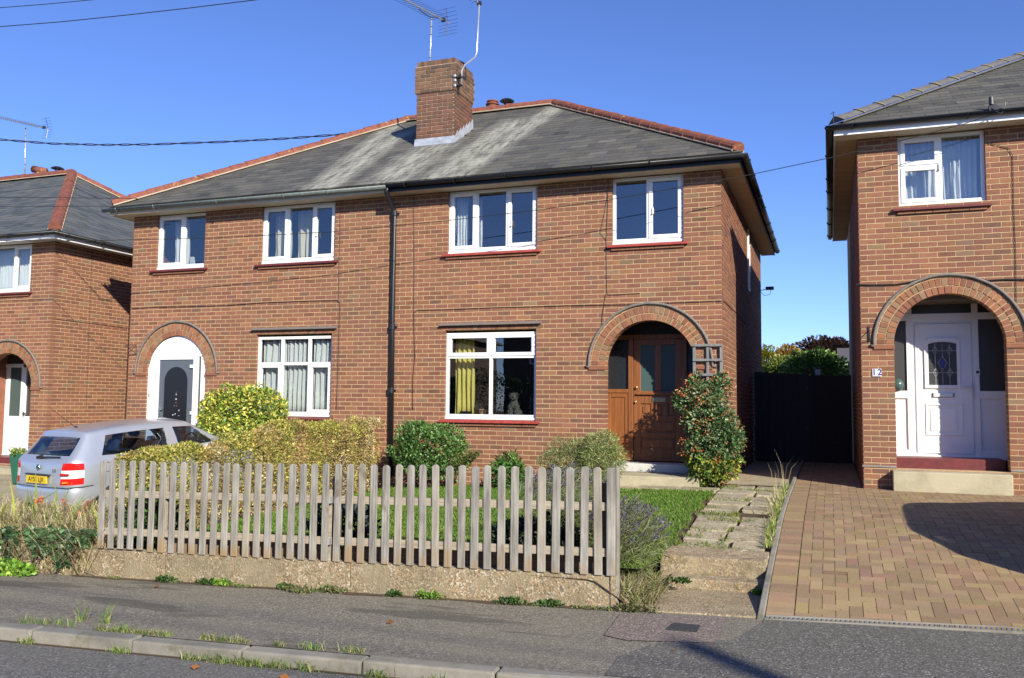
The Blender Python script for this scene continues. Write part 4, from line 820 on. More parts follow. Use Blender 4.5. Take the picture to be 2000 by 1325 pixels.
bl = MB().lathe((x_+.02, YR+.0, zm+.14), [(.01, -.09), (.06, -.075), (.085, -.03), (.085, .02), (.05, .075), (.01, .09)], 18).build('glass_globe', 'smooth_frost', None, True); tag(bl, 'pale green globe on the sill left of the white number 12 door', 'ornament')
zr_ = onY(1850, 896, .3).z
MB().box(2.34, 3.71, .26, .86, .1, zr_).build('red_threshold', 'red_step', rh, bev=.008)
zsr = onY(1744.5, 921, -.2).z; sx0 = onY(1744.5, 930, -.2).x; sx1_ = onY(1979, 930, -.2).x
MB().hexa([(sx0, -.2, -.25), (sx1_, -.2, -.2), (sx1_, .3, -.2), (sx0, .3, -.25), (sx0, -.2, zsr), (sx1_, -.2, zsr+.0), (sx1_, .3, zsr+.02), (sx0, .3, zsr+.02)]).build('door_step', 'step_concrete', rh, bev=.012)
zl = onY(1720, 911, 0).z; [MB().box(q0, q1, -.014, .05, zl-.014, zl+.012).build('cement_line', 'kerb_concrete', rh) for q0, q1 in ((XR0-.012, 2.33), (3.72, 6.5))]
nr = rect(-.01, 1704, 720.8, 1721.5, 736); sg = MB().box(nr[0], nr[1], -.016, -.006, nr[2], nr[3]).build('house_number_plate', 'white_sign', rh, bev=.002); ln_ = text('12', .115, ((nr[0]+nr[1])/2, -.0175, (nr[2]+nr[3])/2+.004), (R(90), 0, 0), 'blue_letter', sg, 'number_lettering', .0008, .003, 1.25)
MB().box(nr[0]+.01, nr[1]-.01, -.018, -.016, nr[2]+.006, nr[2]+.012).build('plate_rule', 'blue_letter', sg)
bx = onY(1697, 638, -.01); bz = onY(1697, 668, -.01).z; MB().box(bx.x-.012, bx.x+.012, -.02, -.004, bz, bx.z).tube([(bx.x, -.02, bx.z-.06), (bx.x-.0, -.3, bx.z-.12)], .007, 5).tube([(bx.x, -.02, bz+.02), (bx.x, -.22, bx.z-.11)], .006, 5).build('basket_bracket', 'dark_metal', rh)
rex0, rex1, rey0, rey1 = XR0-.29, XR1+.3, -.29, 8.1
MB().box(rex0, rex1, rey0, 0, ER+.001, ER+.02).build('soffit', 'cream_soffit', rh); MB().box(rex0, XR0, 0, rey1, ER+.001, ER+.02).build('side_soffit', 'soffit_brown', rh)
MB().box(rex0, rex1, rey0-.02, rey0, ER-.01, ER+.12).build('fascia', 'upvc', rh, bev=.004); MB().box(rex0-.02, rex0, rey0-.02, rey1, ER-.01, ER+.12).build('fascia', 'upvc_dull', rh)
gutter(rh, ((rex0-.13, rey0-.075, ER+.115), (rex1, rey0-.075, ER+.115)), 'black_plastic'); gutter(rh, ((rex0-.075, rey1, ER+.09), (rex0-.075, rey0-.12, ER+.115)), 'black_plastic')
rp = []; rro, rzr, rrun = hip_roof(rh, rex0-.04, rex1+.04, rey0-.04, rey1+.04, ER+.13, .585, rp)
MB().tube([(rex0-.02, rey0-.06, ER+.17), (rex0-.02, rey0-.06, ER+.33), (rex0-.06, rey0-.06, ER+.3)], .008, 5).build('alarm_spike', 'dark_metal', rh)
place_slates(rp, 300, 'slate_plain', 'slate_plain_attr')
a = (rex0-.04, rey0-.04, ER+.13); b = (rex0-.04+rrun, rey0-.04+rrun, rzr); c = (max(rex1+.04-rrun, b[0]+.01), b[1], rzr)
ridge_tiles(rro, sh(a, b, .08), Vector(b)+up_, 'ridge_grey', .115, .42, 'yellow_mortar', True)
x_ = onY(1940, 215, rey0-.03); MB().box(x_.x-.06, x_.x+.04, rey0-.1, rey0-.02, ER+.1, ER+.2).tube([(x_.x-.03, rey0-.09, ER+.2), (x_.x-.03, rey0-.09, ER+.3)], .03, 8).tube([(x_.x-.03, rey0-.1, ER+.15), (x_.x+.06, rey0-.14, ER+.05), (x_.x+.12, rey0-.1, ER+.1), (x_.x+.14, rey0-.08, ER+.22)], .009, 5).build('cable_bracket', 'dark_metal', rh)
def cabR(pts, r=.006): P = [onY(x, y, -.01-r) for x, y in pts]; return MB().tube(P, r, 5).build('wall_cable', 'cable', rh)
cabR([(1672, 556), (1700, 557), (1750, 556), (1780, 551), (1800, 545)], .01); cabR([(1905, 545), (1930, 548), (1960, 546), (2010, 546), (2100, 543)], .01); cabR([(1930, 280), (1950, 285), (1970, 290), (1978, 305), (1980, 400), (1984, 500), (1985, 600)], .0045)

# =================================================================== LEFT HOUSE
EL = 4.2; XL0, XL1 = -25, -13.27; ZLR = EL-.258-72*.075
lh = thing('detached_house', 'red brick house at the left edge with white arched doorway behind the silver car', 'house', (-16, 0, -.5))
AL = (-14.42, 1.242); pool = []
lf_ = wall(lh, Plane('F', 0, XL1-.1125), XL0, XL1, -.9, EL+.02, ZLR, [(-15.5, -13.9, 3.192, EL+.01)], [(*AL, -.333)], name='front_wall', pool=pool, brick_range=(-17, XL1))
ls_ = wall(lh, Plane('R', XL1, .1125), .105, 7.9, -.9, EL+.02, ZLR, [], [], name='side_wall', pool=pool, brick_range=(.105, 5.))
place_bricks(pool, 300)
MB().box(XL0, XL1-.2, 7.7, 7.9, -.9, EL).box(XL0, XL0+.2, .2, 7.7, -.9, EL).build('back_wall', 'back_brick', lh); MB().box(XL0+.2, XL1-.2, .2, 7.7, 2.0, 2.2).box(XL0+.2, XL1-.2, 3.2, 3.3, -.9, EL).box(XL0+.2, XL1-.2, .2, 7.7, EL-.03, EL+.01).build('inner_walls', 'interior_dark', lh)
arch_ring(lh, lf_, *AL)
window(lh, 'upstairs window with net curtains at the left edge', -15.5, -13.9, 3.235, 4.19, [(-15.5, -14.95, 3.235, 4.19, 'opening'), (-14.95, -14.42, 3.235, 4.19, 'fixed'), (-14.42, -13.9, 3.235, 4.19, 'opening')], handles=[(-14.34, 3.7)]); sill(lh, -15.58, -13.83, 3.2, 'red_step')
curtain('pleated white net curtain in the upstairs window at the left edge', -15.4, -13.95, 3.26, 4.16, .25, 'curtain_white', 16, .02)
YL = .7; MB().box(-15.4, -15.3, .2, .8, -.6, 2.1).box(-13.5, -13.45, .2, .8, -.6, 2.1).box(-15.3, -13.5, .2, .8, 2.0, 2.1).build('porch_lining', 'back_brick', lh)
zb = -.2; gx = [onY(p, 780, YL).x for p in (2, 16, 38, 44, 52, 60)]; zt1, zt2 = onY(25, 711, YL).z, onY(25, 718, YL).z; z8 = onY(25, 813, YL).z
dfl = MB().box(-15.3, -13.5, YL, YL+.06, zt2, zt1).box(gx[3]-.02, gx[3]+.07, YL, YL+.06, zb, 2.0).box(-15.3, -13.5, YL, YL+.06, zb-.05, zb).build('door_frame', 'upvc', lh, bev=.004)
dl = MB().box(-15.3, gx[3]-.02, YL+.02, YL+.05, zb, z8).box(-15.3, gx[1], YL+.02, YL+.05, z8, zt2).box(gx[2], gx[3]-.02, YL+.02, YL+.05, z8, zt2).build('front_door', 'upvc', lh, label='white front door with one tall frosted pane')
MB().box(gx[1], gx[2], YL+.035, YL+.04, z8, zt2).build('door_pane', 'smooth_frost', dl); MB().box(gx[1]-.02, gx[2]+.02, YL+.008, YL+.02, -.05, z8-.15).build('raised_panel', 'upvc', dl, bev=.008)
MB().box(gx[3]+.07, -13.5, YL+.035, YL+.04, z8, 2.0).build('side_pane', 'dark_frost', dfl); MB().box(gx[3]+.07, -13.5, YL+.02, YL+.05, zb, z8).build('side_panel', 'upvc', dfl); MB().box(-15.3, gx[3]-.02, YL+.035, YL+.04, zt1, 2.0).build('fanlight_pane', 'dark_frost', dfl)
x_, z_ = W2(46, 808, YL); MB().box(x_, x_+.02, YL-.02, YL, z_-.08, z_+.04).box(x_, x_+.1, YL-.04, YL-.02, z_-.01, z_+.01).build('door_handle', 'chrome', dl)
MB().box(-15.2, -13.6, .1, .8, -.5, -.21).build('red_threshold', 'red_step', lh, bev=.008); MB().box(-15.4, -13.4, -.5, .1, -.9, -.37).build('door_step', 'step_concrete', lh, bev=.01)
lex0, lex1, ley0, ley1 = XL0-.3, XL1+.29, -.29, 8.1
MB().box(lex0, lex1, ley0, 0, EL+.001, EL+.02).box(XL1, lex1, 0, ley1, EL+.001, EL+.02).build('soffit', 'upvc_dull', lh)
MB().box(lex0, lex1, ley0-.02, ley0, EL-.01, EL+.13).build('fascia', 'upvc', lh); MB().box(lex1, lex1+.02, ley0-.02, ley1, EL-.01, EL+.13).build('fascia', 'upvc', lh)
gutter(lh, ((lex0, ley0-.075, EL+.115), (lex1+.12, ley0-.075, EL+.115)), 'black_plastic'); gutter(lh, ((lex1+.075, ley0-.12, EL+.115), (lex1+.075, ley1, EL+.1)), 'black_plastic')
rp = []; lro, lzr, lrun = hip_roof(lh, lex0-.04, lex1+.04, ley0-.04, ley1+.04, EL+.13, .605, rp, side_slope=True, pal=[((.085, .095, .1), 4), ((.07, .08, .085), 4), ((.1, .105, .105), 2)])
place_slates(rp, 300, 'slate_plain', 'slate_plain_attr')
a = (lex1+.04, ley0-.04, EL+.13); b = (lex1+.04-lrun, ley0-.04+lrun, lzr); c = (lex0-.04+lrun, b[1], lzr); d = (lex1+.04, ley1+.04, EL+.13)
ridge_tiles(lro, sh(a, b, .08), Vector(b)+up_, 'terracotta', .12); ridge_tiles(lro, Vector(b)+up_, Vector(c)+up_, 'terracotta', .12); ridge_tiles(lro, sh(d, b, .08), Vector(b)+up_, 'terracotta', .1)
MB().tube([(XL1+.012, .1, onX(110, 624, XL1).z), (XL1+.012, 2.5, onX(110, 624, XL1).z-.02)], .0035, 5).tube([onX(180, 490, XL1+.01), onX(174, 640, XL1+.01), onX(168, 800, XL1+.01)], .0035, 5).build('wall_cable', 'cable', lh)
Pc = [onY(x, y, 5.2) for x, y in ((80, 335), (112, 335))]
st_ = MB().box(Pc[0].x-.25, Pc[1].x+.25, 5.0, 5.5, 5.5, Pc[0].z-.12).build('chimney', 'back_brick', lh)
MB().lathe((Pc[0].x, 5.2, Pc[0].z-.14), [(.13, 0), (.12, .1), (.13, .12)], 14).build('chimney_pot', 'terra_pot', st_, True); MB().tube([(Pc[0].x-.2, 5.1, Pc[0].z+.06), (Pc[0].x+.2, 5.2, Pc[0].z-.02)], .1, 12).build('half_round_cap', 'terracotta', st_, True)
cowl('', (Pc[1].x, 5.2, Pc[1].z-.1), .14, .18, st_)
# =================================================================== GROUND, STREET, DRIVES
def gstruct(name, V, F, mat, label=None, parent=None, smooth=True):
    o = bpy.data.objects.new(name, mkmesh(name, V, F, mat, smooth)); link(o, parent)
    if parent is None: o['kind'] = 'structure'
    if label: o['label'] = label
    return o
def grid(name, xs, ys, fz, mat, **k):
    V = [(x, y, fz(x, y)) for y in ys for x in xs]; n = len(xs); F = [(j*n+i, j*n+i+1, (j+1)*n+i+1, (j+1)*n+i) for j in range(len(ys)-1) for i in range(n-1)]
    return gstruct(name, V, F, mat, **k)
def lin(a, b, n): return [a+(b-a)*i/n for i in range(n+1)]
def gz(x, y):
    t = max(-45, min(45, x))*.0203
    return t+(-1.05 if y < -6 else (-1.05+(y+6)*.06 if y < 0 else -.69+min(y, 30)*.012))
grid('ground', [-600, -200, -80, -40, -20, -10, 0, 10, 20, 40, 80, 200, 600], [-300, -100, -50, -30, -20, -10, -6, 0, 10, 30, 80, 200, 800], gz, 'ground_soil', label='grassy ground under the whole street')
# driveway profile read off the kerb line
YP = [-6.3, -6.07, -5.47, -4.76, -3.9, -2.86, -1.58, 1.06, 8.5]; ZP = [-.66, -.645, -.535, -.435, -.33, -.225, -.17, -.12, -.1]
def drive(x, y): return float(np.interp(y, YP, ZP))+.012*(x-.97)*(1 if y < -4 else max(0, min(1, (-y)/4)))+(.0 if y < -.4 else 0)
def zfac(x): return -.17+.05*(min(x, -1)+1) if x > -9 else -.57
def garden(x, y):
    t = min(1, max(0, (y+.3)/-5.4)); zs = streetz(x)+.27
    if x > -1.2:
        d = drive(.97, y)-.02; g = zfac(x)*(1-t)+zs*t; k = min(1, max(0, (x+1.2)/1.2)); return g*(1-k)+max(d, zs-.02 if y < -4.4 else d)*k
    return zfac(x)*(1-t)+zs*t
pts_lawn = [(x, y) for x in (0,) for y in (0,)]
grid('garden_soil', lin(-5.6, -.4, 20)+lin(-.33, .93, 18), lin(-6.2, 0.02, 30), lambda x, y: (garden(x, y)-.03 if (x < -.35 or y > -4.45) else max(-.75, garden(-.35, y)-.03-.6*(x+.35))), 'soil')
grid('lawn', lin(-5.3, -.03, 26), lin(-5.75, -.95, 24), lambda x, y: garden(x, y), 'ground_soil')
grid('lawn_edge', lin(-5.3, -1.75, 26), lin(-.95, -.3, 4), lambda x, y: garden(x, y)-.004, 'ground_soil')
def left_drive(x, y): t = min(1, max(0, (y+.1)/-5.8)); return -.45*(1-t)+(streetz(x)+.02)*t
ld = grid('left_driveway', lin(-19, -5.62, 24), lin(-6.15, 0.02, 14), left_drive, 'slab_concrete')
# street sheets, all in the street's own tilt
def sheet(name, s0, s1, n0, n1, h, mat, ns=1, label=None): 
    xs = lin(s0, s1, ns); V = [st(s, n0, h) for s in xs]+[st(s, n1, h) for s in xs]; m_ = len(xs); return gstruct(name, V, [(i, i+1, m_+i+1, m_+i) for i in range(m_-1)], mat, label=label)
sheet('pavement', -40, 40, -1.73, .0, 0, 'pavement_asphalt'); sheet('road', -60, 60, -8.2, -1.87, -.085, 'road_asphalt'); sheet('far_pavement', -60, 60, -10.4, -8.33, .0, 'pavement_asphalt')
ap = [(.27, -1.73), (.27, -1.3), (.42, -.98), (.62, -.72), (.95, -.72), (1.13, -.12), (1.13, -.02), (9, .12), (9, -1.73)]; gstruct('apron', [st(s, n, .004) for s, n in ap], [tuple(range(len(ap)))], 'apron_asphalt', label='newer darker asphalt in front of the drive')
pp = [onS(*q) for q in ((1212, 1200), (1418, 1209), (1398, 1258), (1225, 1253), (1180, 1243))]; gstruct('patched_asphalt', [st(s, n, .008) for s, n in [(a, min(b, -.03)) for a, b in pp]], [tuple(range(len(pp)))], 'pink_asphalt')
hc = [onS(*q) for q in ((1316, 1221), (1368, 1226), (1362, 1238), (1302, 1233))]
hb = MB(); hp = [st(s, n, .012) for s, n in hc]; hb.prism([hp[3], hp[2], hp[1], hp[0]], (0, 0, .006)); ho = hb.build('water_cover', 'iron_cover'); tag(ho, 'small dark rectangular iron cover set in the pinkish asphalt patch', 'utility cover')
# kerb stones
kr = thing('kerb', 'line of pale weathered concrete kerb stones between pavement and road', 'kerb', tuple(st(0, -1.8, -.1))); kr['kind'] = 'structure'; del kr['category']
k = -13.2; 
while k < 1.0:
    ln = .915; dz = -.0 if k < -.2 else -.055; zz = random.uniform(-.006, .006); a, b = k+.006, k+ln-.006
    P = [st(a, -1.875, -.18), st(b, -1.875, -.18), st(b, -1.73, -.18), st(a, -1.73, -.18), st(a, -1.862, .004+zz), st(b, -1.862, (.004 if k < -1 else -.045)+zz), st(b, -1.735, .008+zz), st(a, -1.735, .008+zz)]
    MB().hexa(P).build('kerb_stone', 'kerb_concrete', kr, bev=.014); k += ln
sheet('gutter_grit', -13, 1, -1.9, -1.872, -.08, 'soil')
# block paved driveway
PVC = [((.31, .22, .125), 8), ((.33, .235, .133), 7), ((.31, .2, .12), 4), ((.29, .205, .125), 3), ((.27, .195, .135), 1), ((.34, .245, .14), 3)]
dv = grid('driveway', [.9, .95, .97]+lin(1.0, 6.6, 10), YP, lambda x, y: drive(x, y)-.0025 if x > .96 else drive(.97, y)-.12, 'joint_sand', label='block paved drive with mossy joints')
pv = []; 
def pavepoly(x0, x1, y0, y1):
    if x1 > .99 and x0 < 6.5 and y1 > -6.12+.0 and y0 < 5.1:
        x0, x1, y0, y1 = max(x0, 1.2), min(x1, 6.5), max(y0, -6.02), min(y1, 5.1)
        if y1 > -.02 and y0 < .0 and x1 > 1.9: y1 = min(y1, -.01)
        if y0 >= 0 and x1 > 1.88: x1 = min(x1, 1.88)
        if x1-x0 > .03 and y1-y0 > .03: pv.append((x0, x1, y0, y1))
u = .1
for i in range(-2, 60):
    for j in range(-62, 52):
        v = (i-j) % 4; x, y = 1.2+i*u, j*u
        if v == 0: pavepoly(x, x+2*u, y, y+u)
        elif v == 3: pavepoly(x, x+u, y, y+2*u)
yy = -6.02
while yy < 5.1: pv.append((.985, 1.195, yy, yy+.1)); yy += .1
xx = .985
while xx < 6.5: pv.append((xx, xx+.1, -6.13, -6.025)) if False else None; xx += .1
sc = []; dat = []
for i, (x0, x1, y0, y1) in enumerate(pv):
    j = .0024; a, b, c, d = x0+j, x1-j, y0+j, y1-j; zz = drive((a+b)/2, (c+d)/2); sx_ = drive(b, (c+d)/2)-drive(a, (c+d)/2); sy_ = drive((a+b)/2, d)-drive((a+b)/2, c); hh = random.gauss(0, .0006)
    O = Vector((a, c, zz-sx_/2-sy_/2-.03+hh)); U = Vector((b-a, 0, sx_)); D = Vector((0, d-c, sy_)); dat.append((O, U, D, brickcol(PVC)))
    p = project(O+U/2+D/2); ar = 0
    if 0 < p[0] < 2000 and 0 < p[1] < 1325 and y0 < 0: ar = U.length*D.length/(p[2]**3)
    sc.append((ar, i))
ind = {i for s_, i in sorted(sc, reverse=True)[:300]}; rest = MB(); um = unit_for('paver')
for i, (O, U, D, c) in enumerate(dat):
    Zv = U.cross(D).normalized()*.034
    if i in ind: o = bpy.data.objects.new('paver', um); link(o, dv); M = Matrix((U, D, Zv)).transposed().to_4x4(); M.translation = O; o.matrix_basis = M; o.color = (*c, 1)
    else: rest.hexa([O, O+U, O+U+D, O+D, O+Zv, O+U+Zv, O+U+D+Zv, O+D+Zv], c)
rest.build('paving', 'paver_attr', dv, kind='stuff')
# edging kerb of the drive and drain channel
ek = thing('edging_kerb', 'narrow grey concrete edging between the slab path and the block drive', 'kerb edging', (.95, -6, -.65)); yy = -6.28
while yy < 5: 
    y1 = yy+.9; z0, z1 = drive(.97, yy), drive(.97, y1); lift = .035 if yy > -4 else .02; MB().hexa([(.93, yy+.004, z0-.25), (.98, yy+.004, z0-.25), (.98, y1-.004, z1-.25), (.93, y1-.004, z1-.25), (.93, yy+.004, z0+lift), (.98, yy+.004, z0+lift), (.98, y1-.004, z1+lift), (.93, y1-.004, z1+lift)]).build('edging_stone', 'kerb_concrete', ek, bev=.008); yy = y1
dr = thing('drainage_channel', 'long slotted drain grating across the foot of the block drive', 'drain', (1.2, -6.2, -.64))
def dch(x): s = x+.153; return -6.183+.06*0+math.sin(SA)*s+.055*(s-1.1)
rl = MB(); gb = MB(); x = .99; zd = lambda x: streetz(x)+.012
for (o0, o1, zt) in ((-.035, -.012, .0), (.1, .115, -.002)):
    rl.hexa([(.99, dch(.99)+o0, zd(.99)-.1), (6.5, dch(6.5)+o0, zd(6.5)-.1), (6.5, dch(6.5)+o1, zd(6.5)-.1), (.99, dch(.99)+o1, zd(.99)-.1), (.99, dch(.99)+o0, zd(.99)+zt), (6.5, dch(6.5)+o0, zd(6.5)+zt), (6.5, dch(6.5)+o1, zd(6.5)+zt), (.99, dch(.99)+o1, zd(.99)+zt)])
rl.build('channel_edge', 'kerb_concrete', dr)
while x < 6.5:
    y = dch(x); z = zd(x)+(drive(x, y+.06)-zd(x))*.4-.006; gb.hexa([(x, y-.012, z-.012), (x+.014, y-.012, z-.012), (x+.014, y+.1, z-.004), (x, y+.1, z-.004), (x, y-.012, z), (x+.014, y-.012, z), (x+.014, y+.1, z+.006), (x, y+.1, z+.006)]); x += .034
gb.build('grate', 'grate', dr, kind='stuff'); MB().hexa([(.99, dch(.99)-.01, -.8), (6.5, dch(6.5)-.01, -.7), (6.5, dch(6.5)+.1, -.7), (.99, dch(.99)+.1, -.8), (.99, dch(.99)-.01, zd(.99)-.06), (6.5, dch(6.5)-.01, zd(6.5)-.06), (6.5, dch(6.5)+.1, zd(6.5)-.06), (.99, dch(.99)+.1, zd(.99)-.06)]).build('channel_bed', 'black_rubber', dr)
# garden path: entrance slab, two steps, old paving slabs
gp = thing('garden_path', 'old concrete step path with weedy slabs leading to the wooden door', 'path', (.5, -5, -.6)); gp['kind'] = 'structure'; del gp['category']
MB().hexa([(.0, -6.17, -.8), (.925, -6.12, -.8), (.92, -5.25, -.8), (.1, -5.25, -.8), (.0, -6.17, -.638), (.925, -6.12, -.62), (.92, -5.25, -.615), (.1, -5.25, -.62)]).build('entrance_slab', 'old_step', gp, bev=.01)
def rough(o, amp=.012, seed=0, lv=3):
    md = o.modifiers.new('sub', 'SUBSURF'); md.subdivision_type = 'SIMPLE'; md.levels = md.render_levels = lv
    tx = bpy.data.textures.new('rough', 'CLOUDS'); tx.noise_scale = .07; dm = o.modifiers.new('dis', 'DISPLACE'); dm.texture = tx; dm.strength = amp; dm.texture_coords = 'GLOBAL'; dm.mid_level = .5
rough(MB().box(.1, .925, -5.28, -4.95, -.8, -.535).build('lower_step', 'old_step', gp, bev=.012), .022, 0, 4)
rough(MB().box(-.02, .925, -5.02, -4.45, -.8, -.385).build('upper_step', 'old_step', gp, bev=.015), .026, 0, 4)
yy = -4.43; k = 0
while yy < -.3:
    h = random.uniform(.32, .42)
    xs = [(.02+yy*-.0, .44), (.46, .86)] if k % 3 else [(.03, .5), (.52, .86)]
    for a, b in xs:
        y0, y1 = yy+.012, yy+h-.012; a += random.uniform(0, .03); zz = random.uniform(-.004, .012); z0, z1 = drive(.97, y0)-.02+zz, drive(.97, y1)-.02+zz+random.uniform(-.006, .006)
        if random.random() < .85: MB().hexa([(a, y0, z0-.05), (b, y0, z0-.05), (b, y1, z1-.05), (a, y1, z1-.05), (a, y0, z0), (b, y0, z0), (b, y1, z1), (a, y1, z1)]).build('paving_slab', 'slab_concrete', gp, bev=.008)
    yy += h; k += 1
for a, b in ((-1.75, -1.15), (-1.13, -.55), (-.53, -.0)): MB().box(a, b, -.93, -.53, -.25, garden((a+b)/2, -.7)+.012).build('paving_slab', 'slab_concrete', gp, bev=.008)
# door landing of the main house
ls = thing('doorstep', 'wide concrete landing with a white-painted step below the wooden door', 'doorstep', (-1, -.2, -.1))
MB().box(-1.85, -.3, -.5, .0, -.3, -.045).box(-1.79, -.42, .0, .75, -.3, -.045).build('landing', 'step_concrete', ls, bev=.012)
MB().box(-1.78, -.43, .24, .76, -.044, .085).build('painted_step', 'white_step', ls, bev=.012)

# =================================================================== FENCE ON ITS CONCRETE WALL
cw = thing('concrete_wall', 'low pebbly concrete wall in three cracked lengths under the picket fence', 'wall', tuple(st(-2.6, 0, 0)))
for s0, s1 in ((-5.45, -4.42), (-4.414, -2.42), (-2.414, -.05)):
    P = [st(s0, -.0, -.2), st(s1, .0, -.2), st(s1, .12, -.2), st(s0, .12, -.2), st(s0, .012, .262), st(s1, .012, .262), st(s1, .12, .268), st(s0, .12, .268)]; rough(MB().hexa(P).build('wall_panel', 'wall_concrete', cw, bev=.008), .006, 0, 4)
MB().hexa([st(-.055, -.005, -.2), st(.0, -.005, -.2), st(.0, .1, -.2), st(-.055, .1, -.2), st(-.055, -.004, .267), st(.0, -.004, .267), st(.0, .1, .267), st(-.055, .1, .267)]).build('end_pier', 'wall_concrete', cw, bev=.006)
pf = thing('picket_fence', 'weathered grey wooden picket fence with rounded tops on the low concrete wall', 'fence', tuple(st(-2.6, .02, .26)))
def picket_mesh(w=.068, h=.872, t=.02):
    pts = [(-w/2, 0, 0), (w/2, 0, 0), (w/2, 0, h-w*.42)]+[(w/2*math.cos(a), 0, h-w*.42+w*.42*math.sin(a)) for a in np.linspace(.25, math.pi-.25, 7)]+[(-w/2, 0, h-w*.42)]
    mb = MB().prism(pts, (0, t, 0)); return mkmesh('picket', mb.V, mb.F, 'fence_wood')
pms = [picket_mesh(.068, .872), picket_mesh(.07, .868), picket_mesh(.066, .876)]
for k in range(43):
    s = -.155-.12*k+random.uniform(-.004, .004); o = bpy.data.objects.new('picket', random.choice(pms)); link(o, pf); P = st(s, -.005, .264+(.0 if k < 38 else .015))
    M = Matrix.Translation(P) @ Matrix.Rotation(SA, 4, 'Z') @ Matrix.Rotation(random.gauss(0, .006)+(-.012 if k > 37 else 0), 4, 'Y'); o.matrix_world = M; o.matrix_parent_inverse = Matrix.Translation(-Vector(pf.location)); o.matrix_basis = M
    md = o.modifiers.new('b', 'BEVEL'); md.width = .004; md.segments = 1; md.limit_method = 'ANGLE'; md.angle_limit = R(50)
for (s0, s1, h0) in ((-5.25, -2.62, .78), (-2.6, -.06, .78), (-5.25, -2.62, .41), (-2.6, -.06, .41)): MB().hexa([st(s0, .016, h0), st(s1, .016, h0), st(s1, .046, h0), st(s0, .046, h0), st(s0, .016, h0+.068), st(s1, .016, h0+.068), st(s1, .046, h0+.068), st(s0, .046, h0+.068)]).build('rail', 'rail_wood', pf, bev=.004)
MB().hexa([st(-.085, -.012, .264), st(-.012, -.012, .264), st(-.012, .06, .264), st(-.085, .06, .264), st(-.085, -.012, 1.13), st(-.012, -.012, 1.13), st(-.012, .06, 1.13), st(-.085, .06, 1.13)]).build('end_post', 'fence_wood', pf, bev=.006)
MB().hexa([st(-.01, .0, .0), st(.012, .0, .0), st(.012, .07, .0), st(-.01, .07, .0), st(-.01, .0, 1.135), st(.012, .0, 1.135), st(.012, .07, 1.135), st(-.01, .07, 1.135)]).build('concrete_post', 'kerb_concrete', pf, bev=.006)
for s, h, mt_ in ((-.12, 1.0, 'dark_timber'), (-2.6, 1.02, 'dark_timber'), (-4.5, .98, 'rail_wood'), (-2.66, .9, 'rail_wood')): MB().hexa([st(s-.035, .047, .1), st(s+.035, .047, .1), st(s+.035, .11, .1), st(s-.035, .11, .1), st(s-.035, .047, h), st(s+.035, .047, h), st(s+.035, .11, h), st(s-.035, .11, h)]).build('fence_post', mt_, pf, bev=.004)
for s in (-2.64, -2.58):
    for h in (.81, .44): MB().hexa([st(s-.02, .01, h-.03), st(s+.02, .01, h-.03), st(s+.02, .016, h-.03), st(s-.02, .016, h-.03), st(s-.02, .01, h+.03), st(s+.02, .01, h+.03), st(s+.02, .016, h+.03), st(s-.02, .016, h+.03)]).build('rail_bracket', 'galv', pf)
gbx = thing('gravel_boards', 'brown timber gravel boards edging the lawn just behind the pickets', 'edging board', tuple(st(-2.3, .15, .3)))
for s0, s1 in ((-4.55, -2.7), (-2.56, -.14)): MB().hexa([st(s0, .125, .15), st(s1, .125, .15), st(s1, .15, .15), st(s0, .15, .15), st(s0, .125, .4), st(s1, .125, .4), st(s1, .15, .4), st(s0, .15, .4)]).build('board', 'gravel_wood', gbx)
# old crumbling wall left of the fence
ow = MB(); rr2 = random.Random(5)
for i in range(9):
    s0 = -5.5-i*.24; h = [.24, .27, .2, .24, .26, .2, .14, .1, .08][i]; ow.hexa([st(s0-.26, .0, -.1), st(s0, .0, -.1), st(s0, .2, -.1), st(s0-.26, .2, -.1), st(s0-.26, .03, h*rr2.uniform(.8, 1.1)), st(s0, .03, h), st(s0, .2, h), st(s0-.26, .2, h)])
o = ow.build('crumbling_wall', 'wall_concrete', None, bev=.02); rough(o, .05, 0, 3); tag(o, 'crumbling low concrete wall smothered in ivy left of the picket fence', 'wall')
bkV = [tuple(st(s, n_, -.02+.3*max(0, min(1, (n_-.02)/.3))*(1-max(0, min(1, (-s-8.2)/.8)))+.03*math.sin(s*5+n_*7)*min(1, n_/.3))) for n_ in lin(.0, 1.4, 10) for s in lin(-9.2, -5.35, 20)]
bank = gstruct('garden_bank', bkV, [(j*21+i, j*21+i+1, (j+1)*21+i+1, (j+1)*21+i) for j in range(10) for i in range(20)], 'soil', label='raised earth bank left of the fence')

# =================================================================== ALLEY BETWEEN THE HOUSES
YG = 5.2
def gate(name, label, px0, px1, zt, mat, nb, cat='gate'):
    g = thing(name, label, cat, ((px0+px1)/2, YG, -.1)); w_ = (px1-px0)/nb
    for i in range(nb): MB().box(px0+i*w_+.003, px0+(i+1)*w_-.003, YG, YG+.02, -.1, zt(px0+(i+.5)*w_)).build('board', mat, g)
    MB().box(px0+.002, px1-.002, YG+.021, YG+.035, -.12, zt(px1)-.02).build('backing_board', mat, g)
    MB().box(px0, px1, YG+.036, YG+.06, .2, .3).box(px0, px1, YG+.036, YG+.06, 1.3, 1.4).build('ledge', mat, g); return g
xg = onY(1578, 800, YG).x; z1_, z2_ = onY(1488, 726, YG).z, onY(1640, 733, YG).z

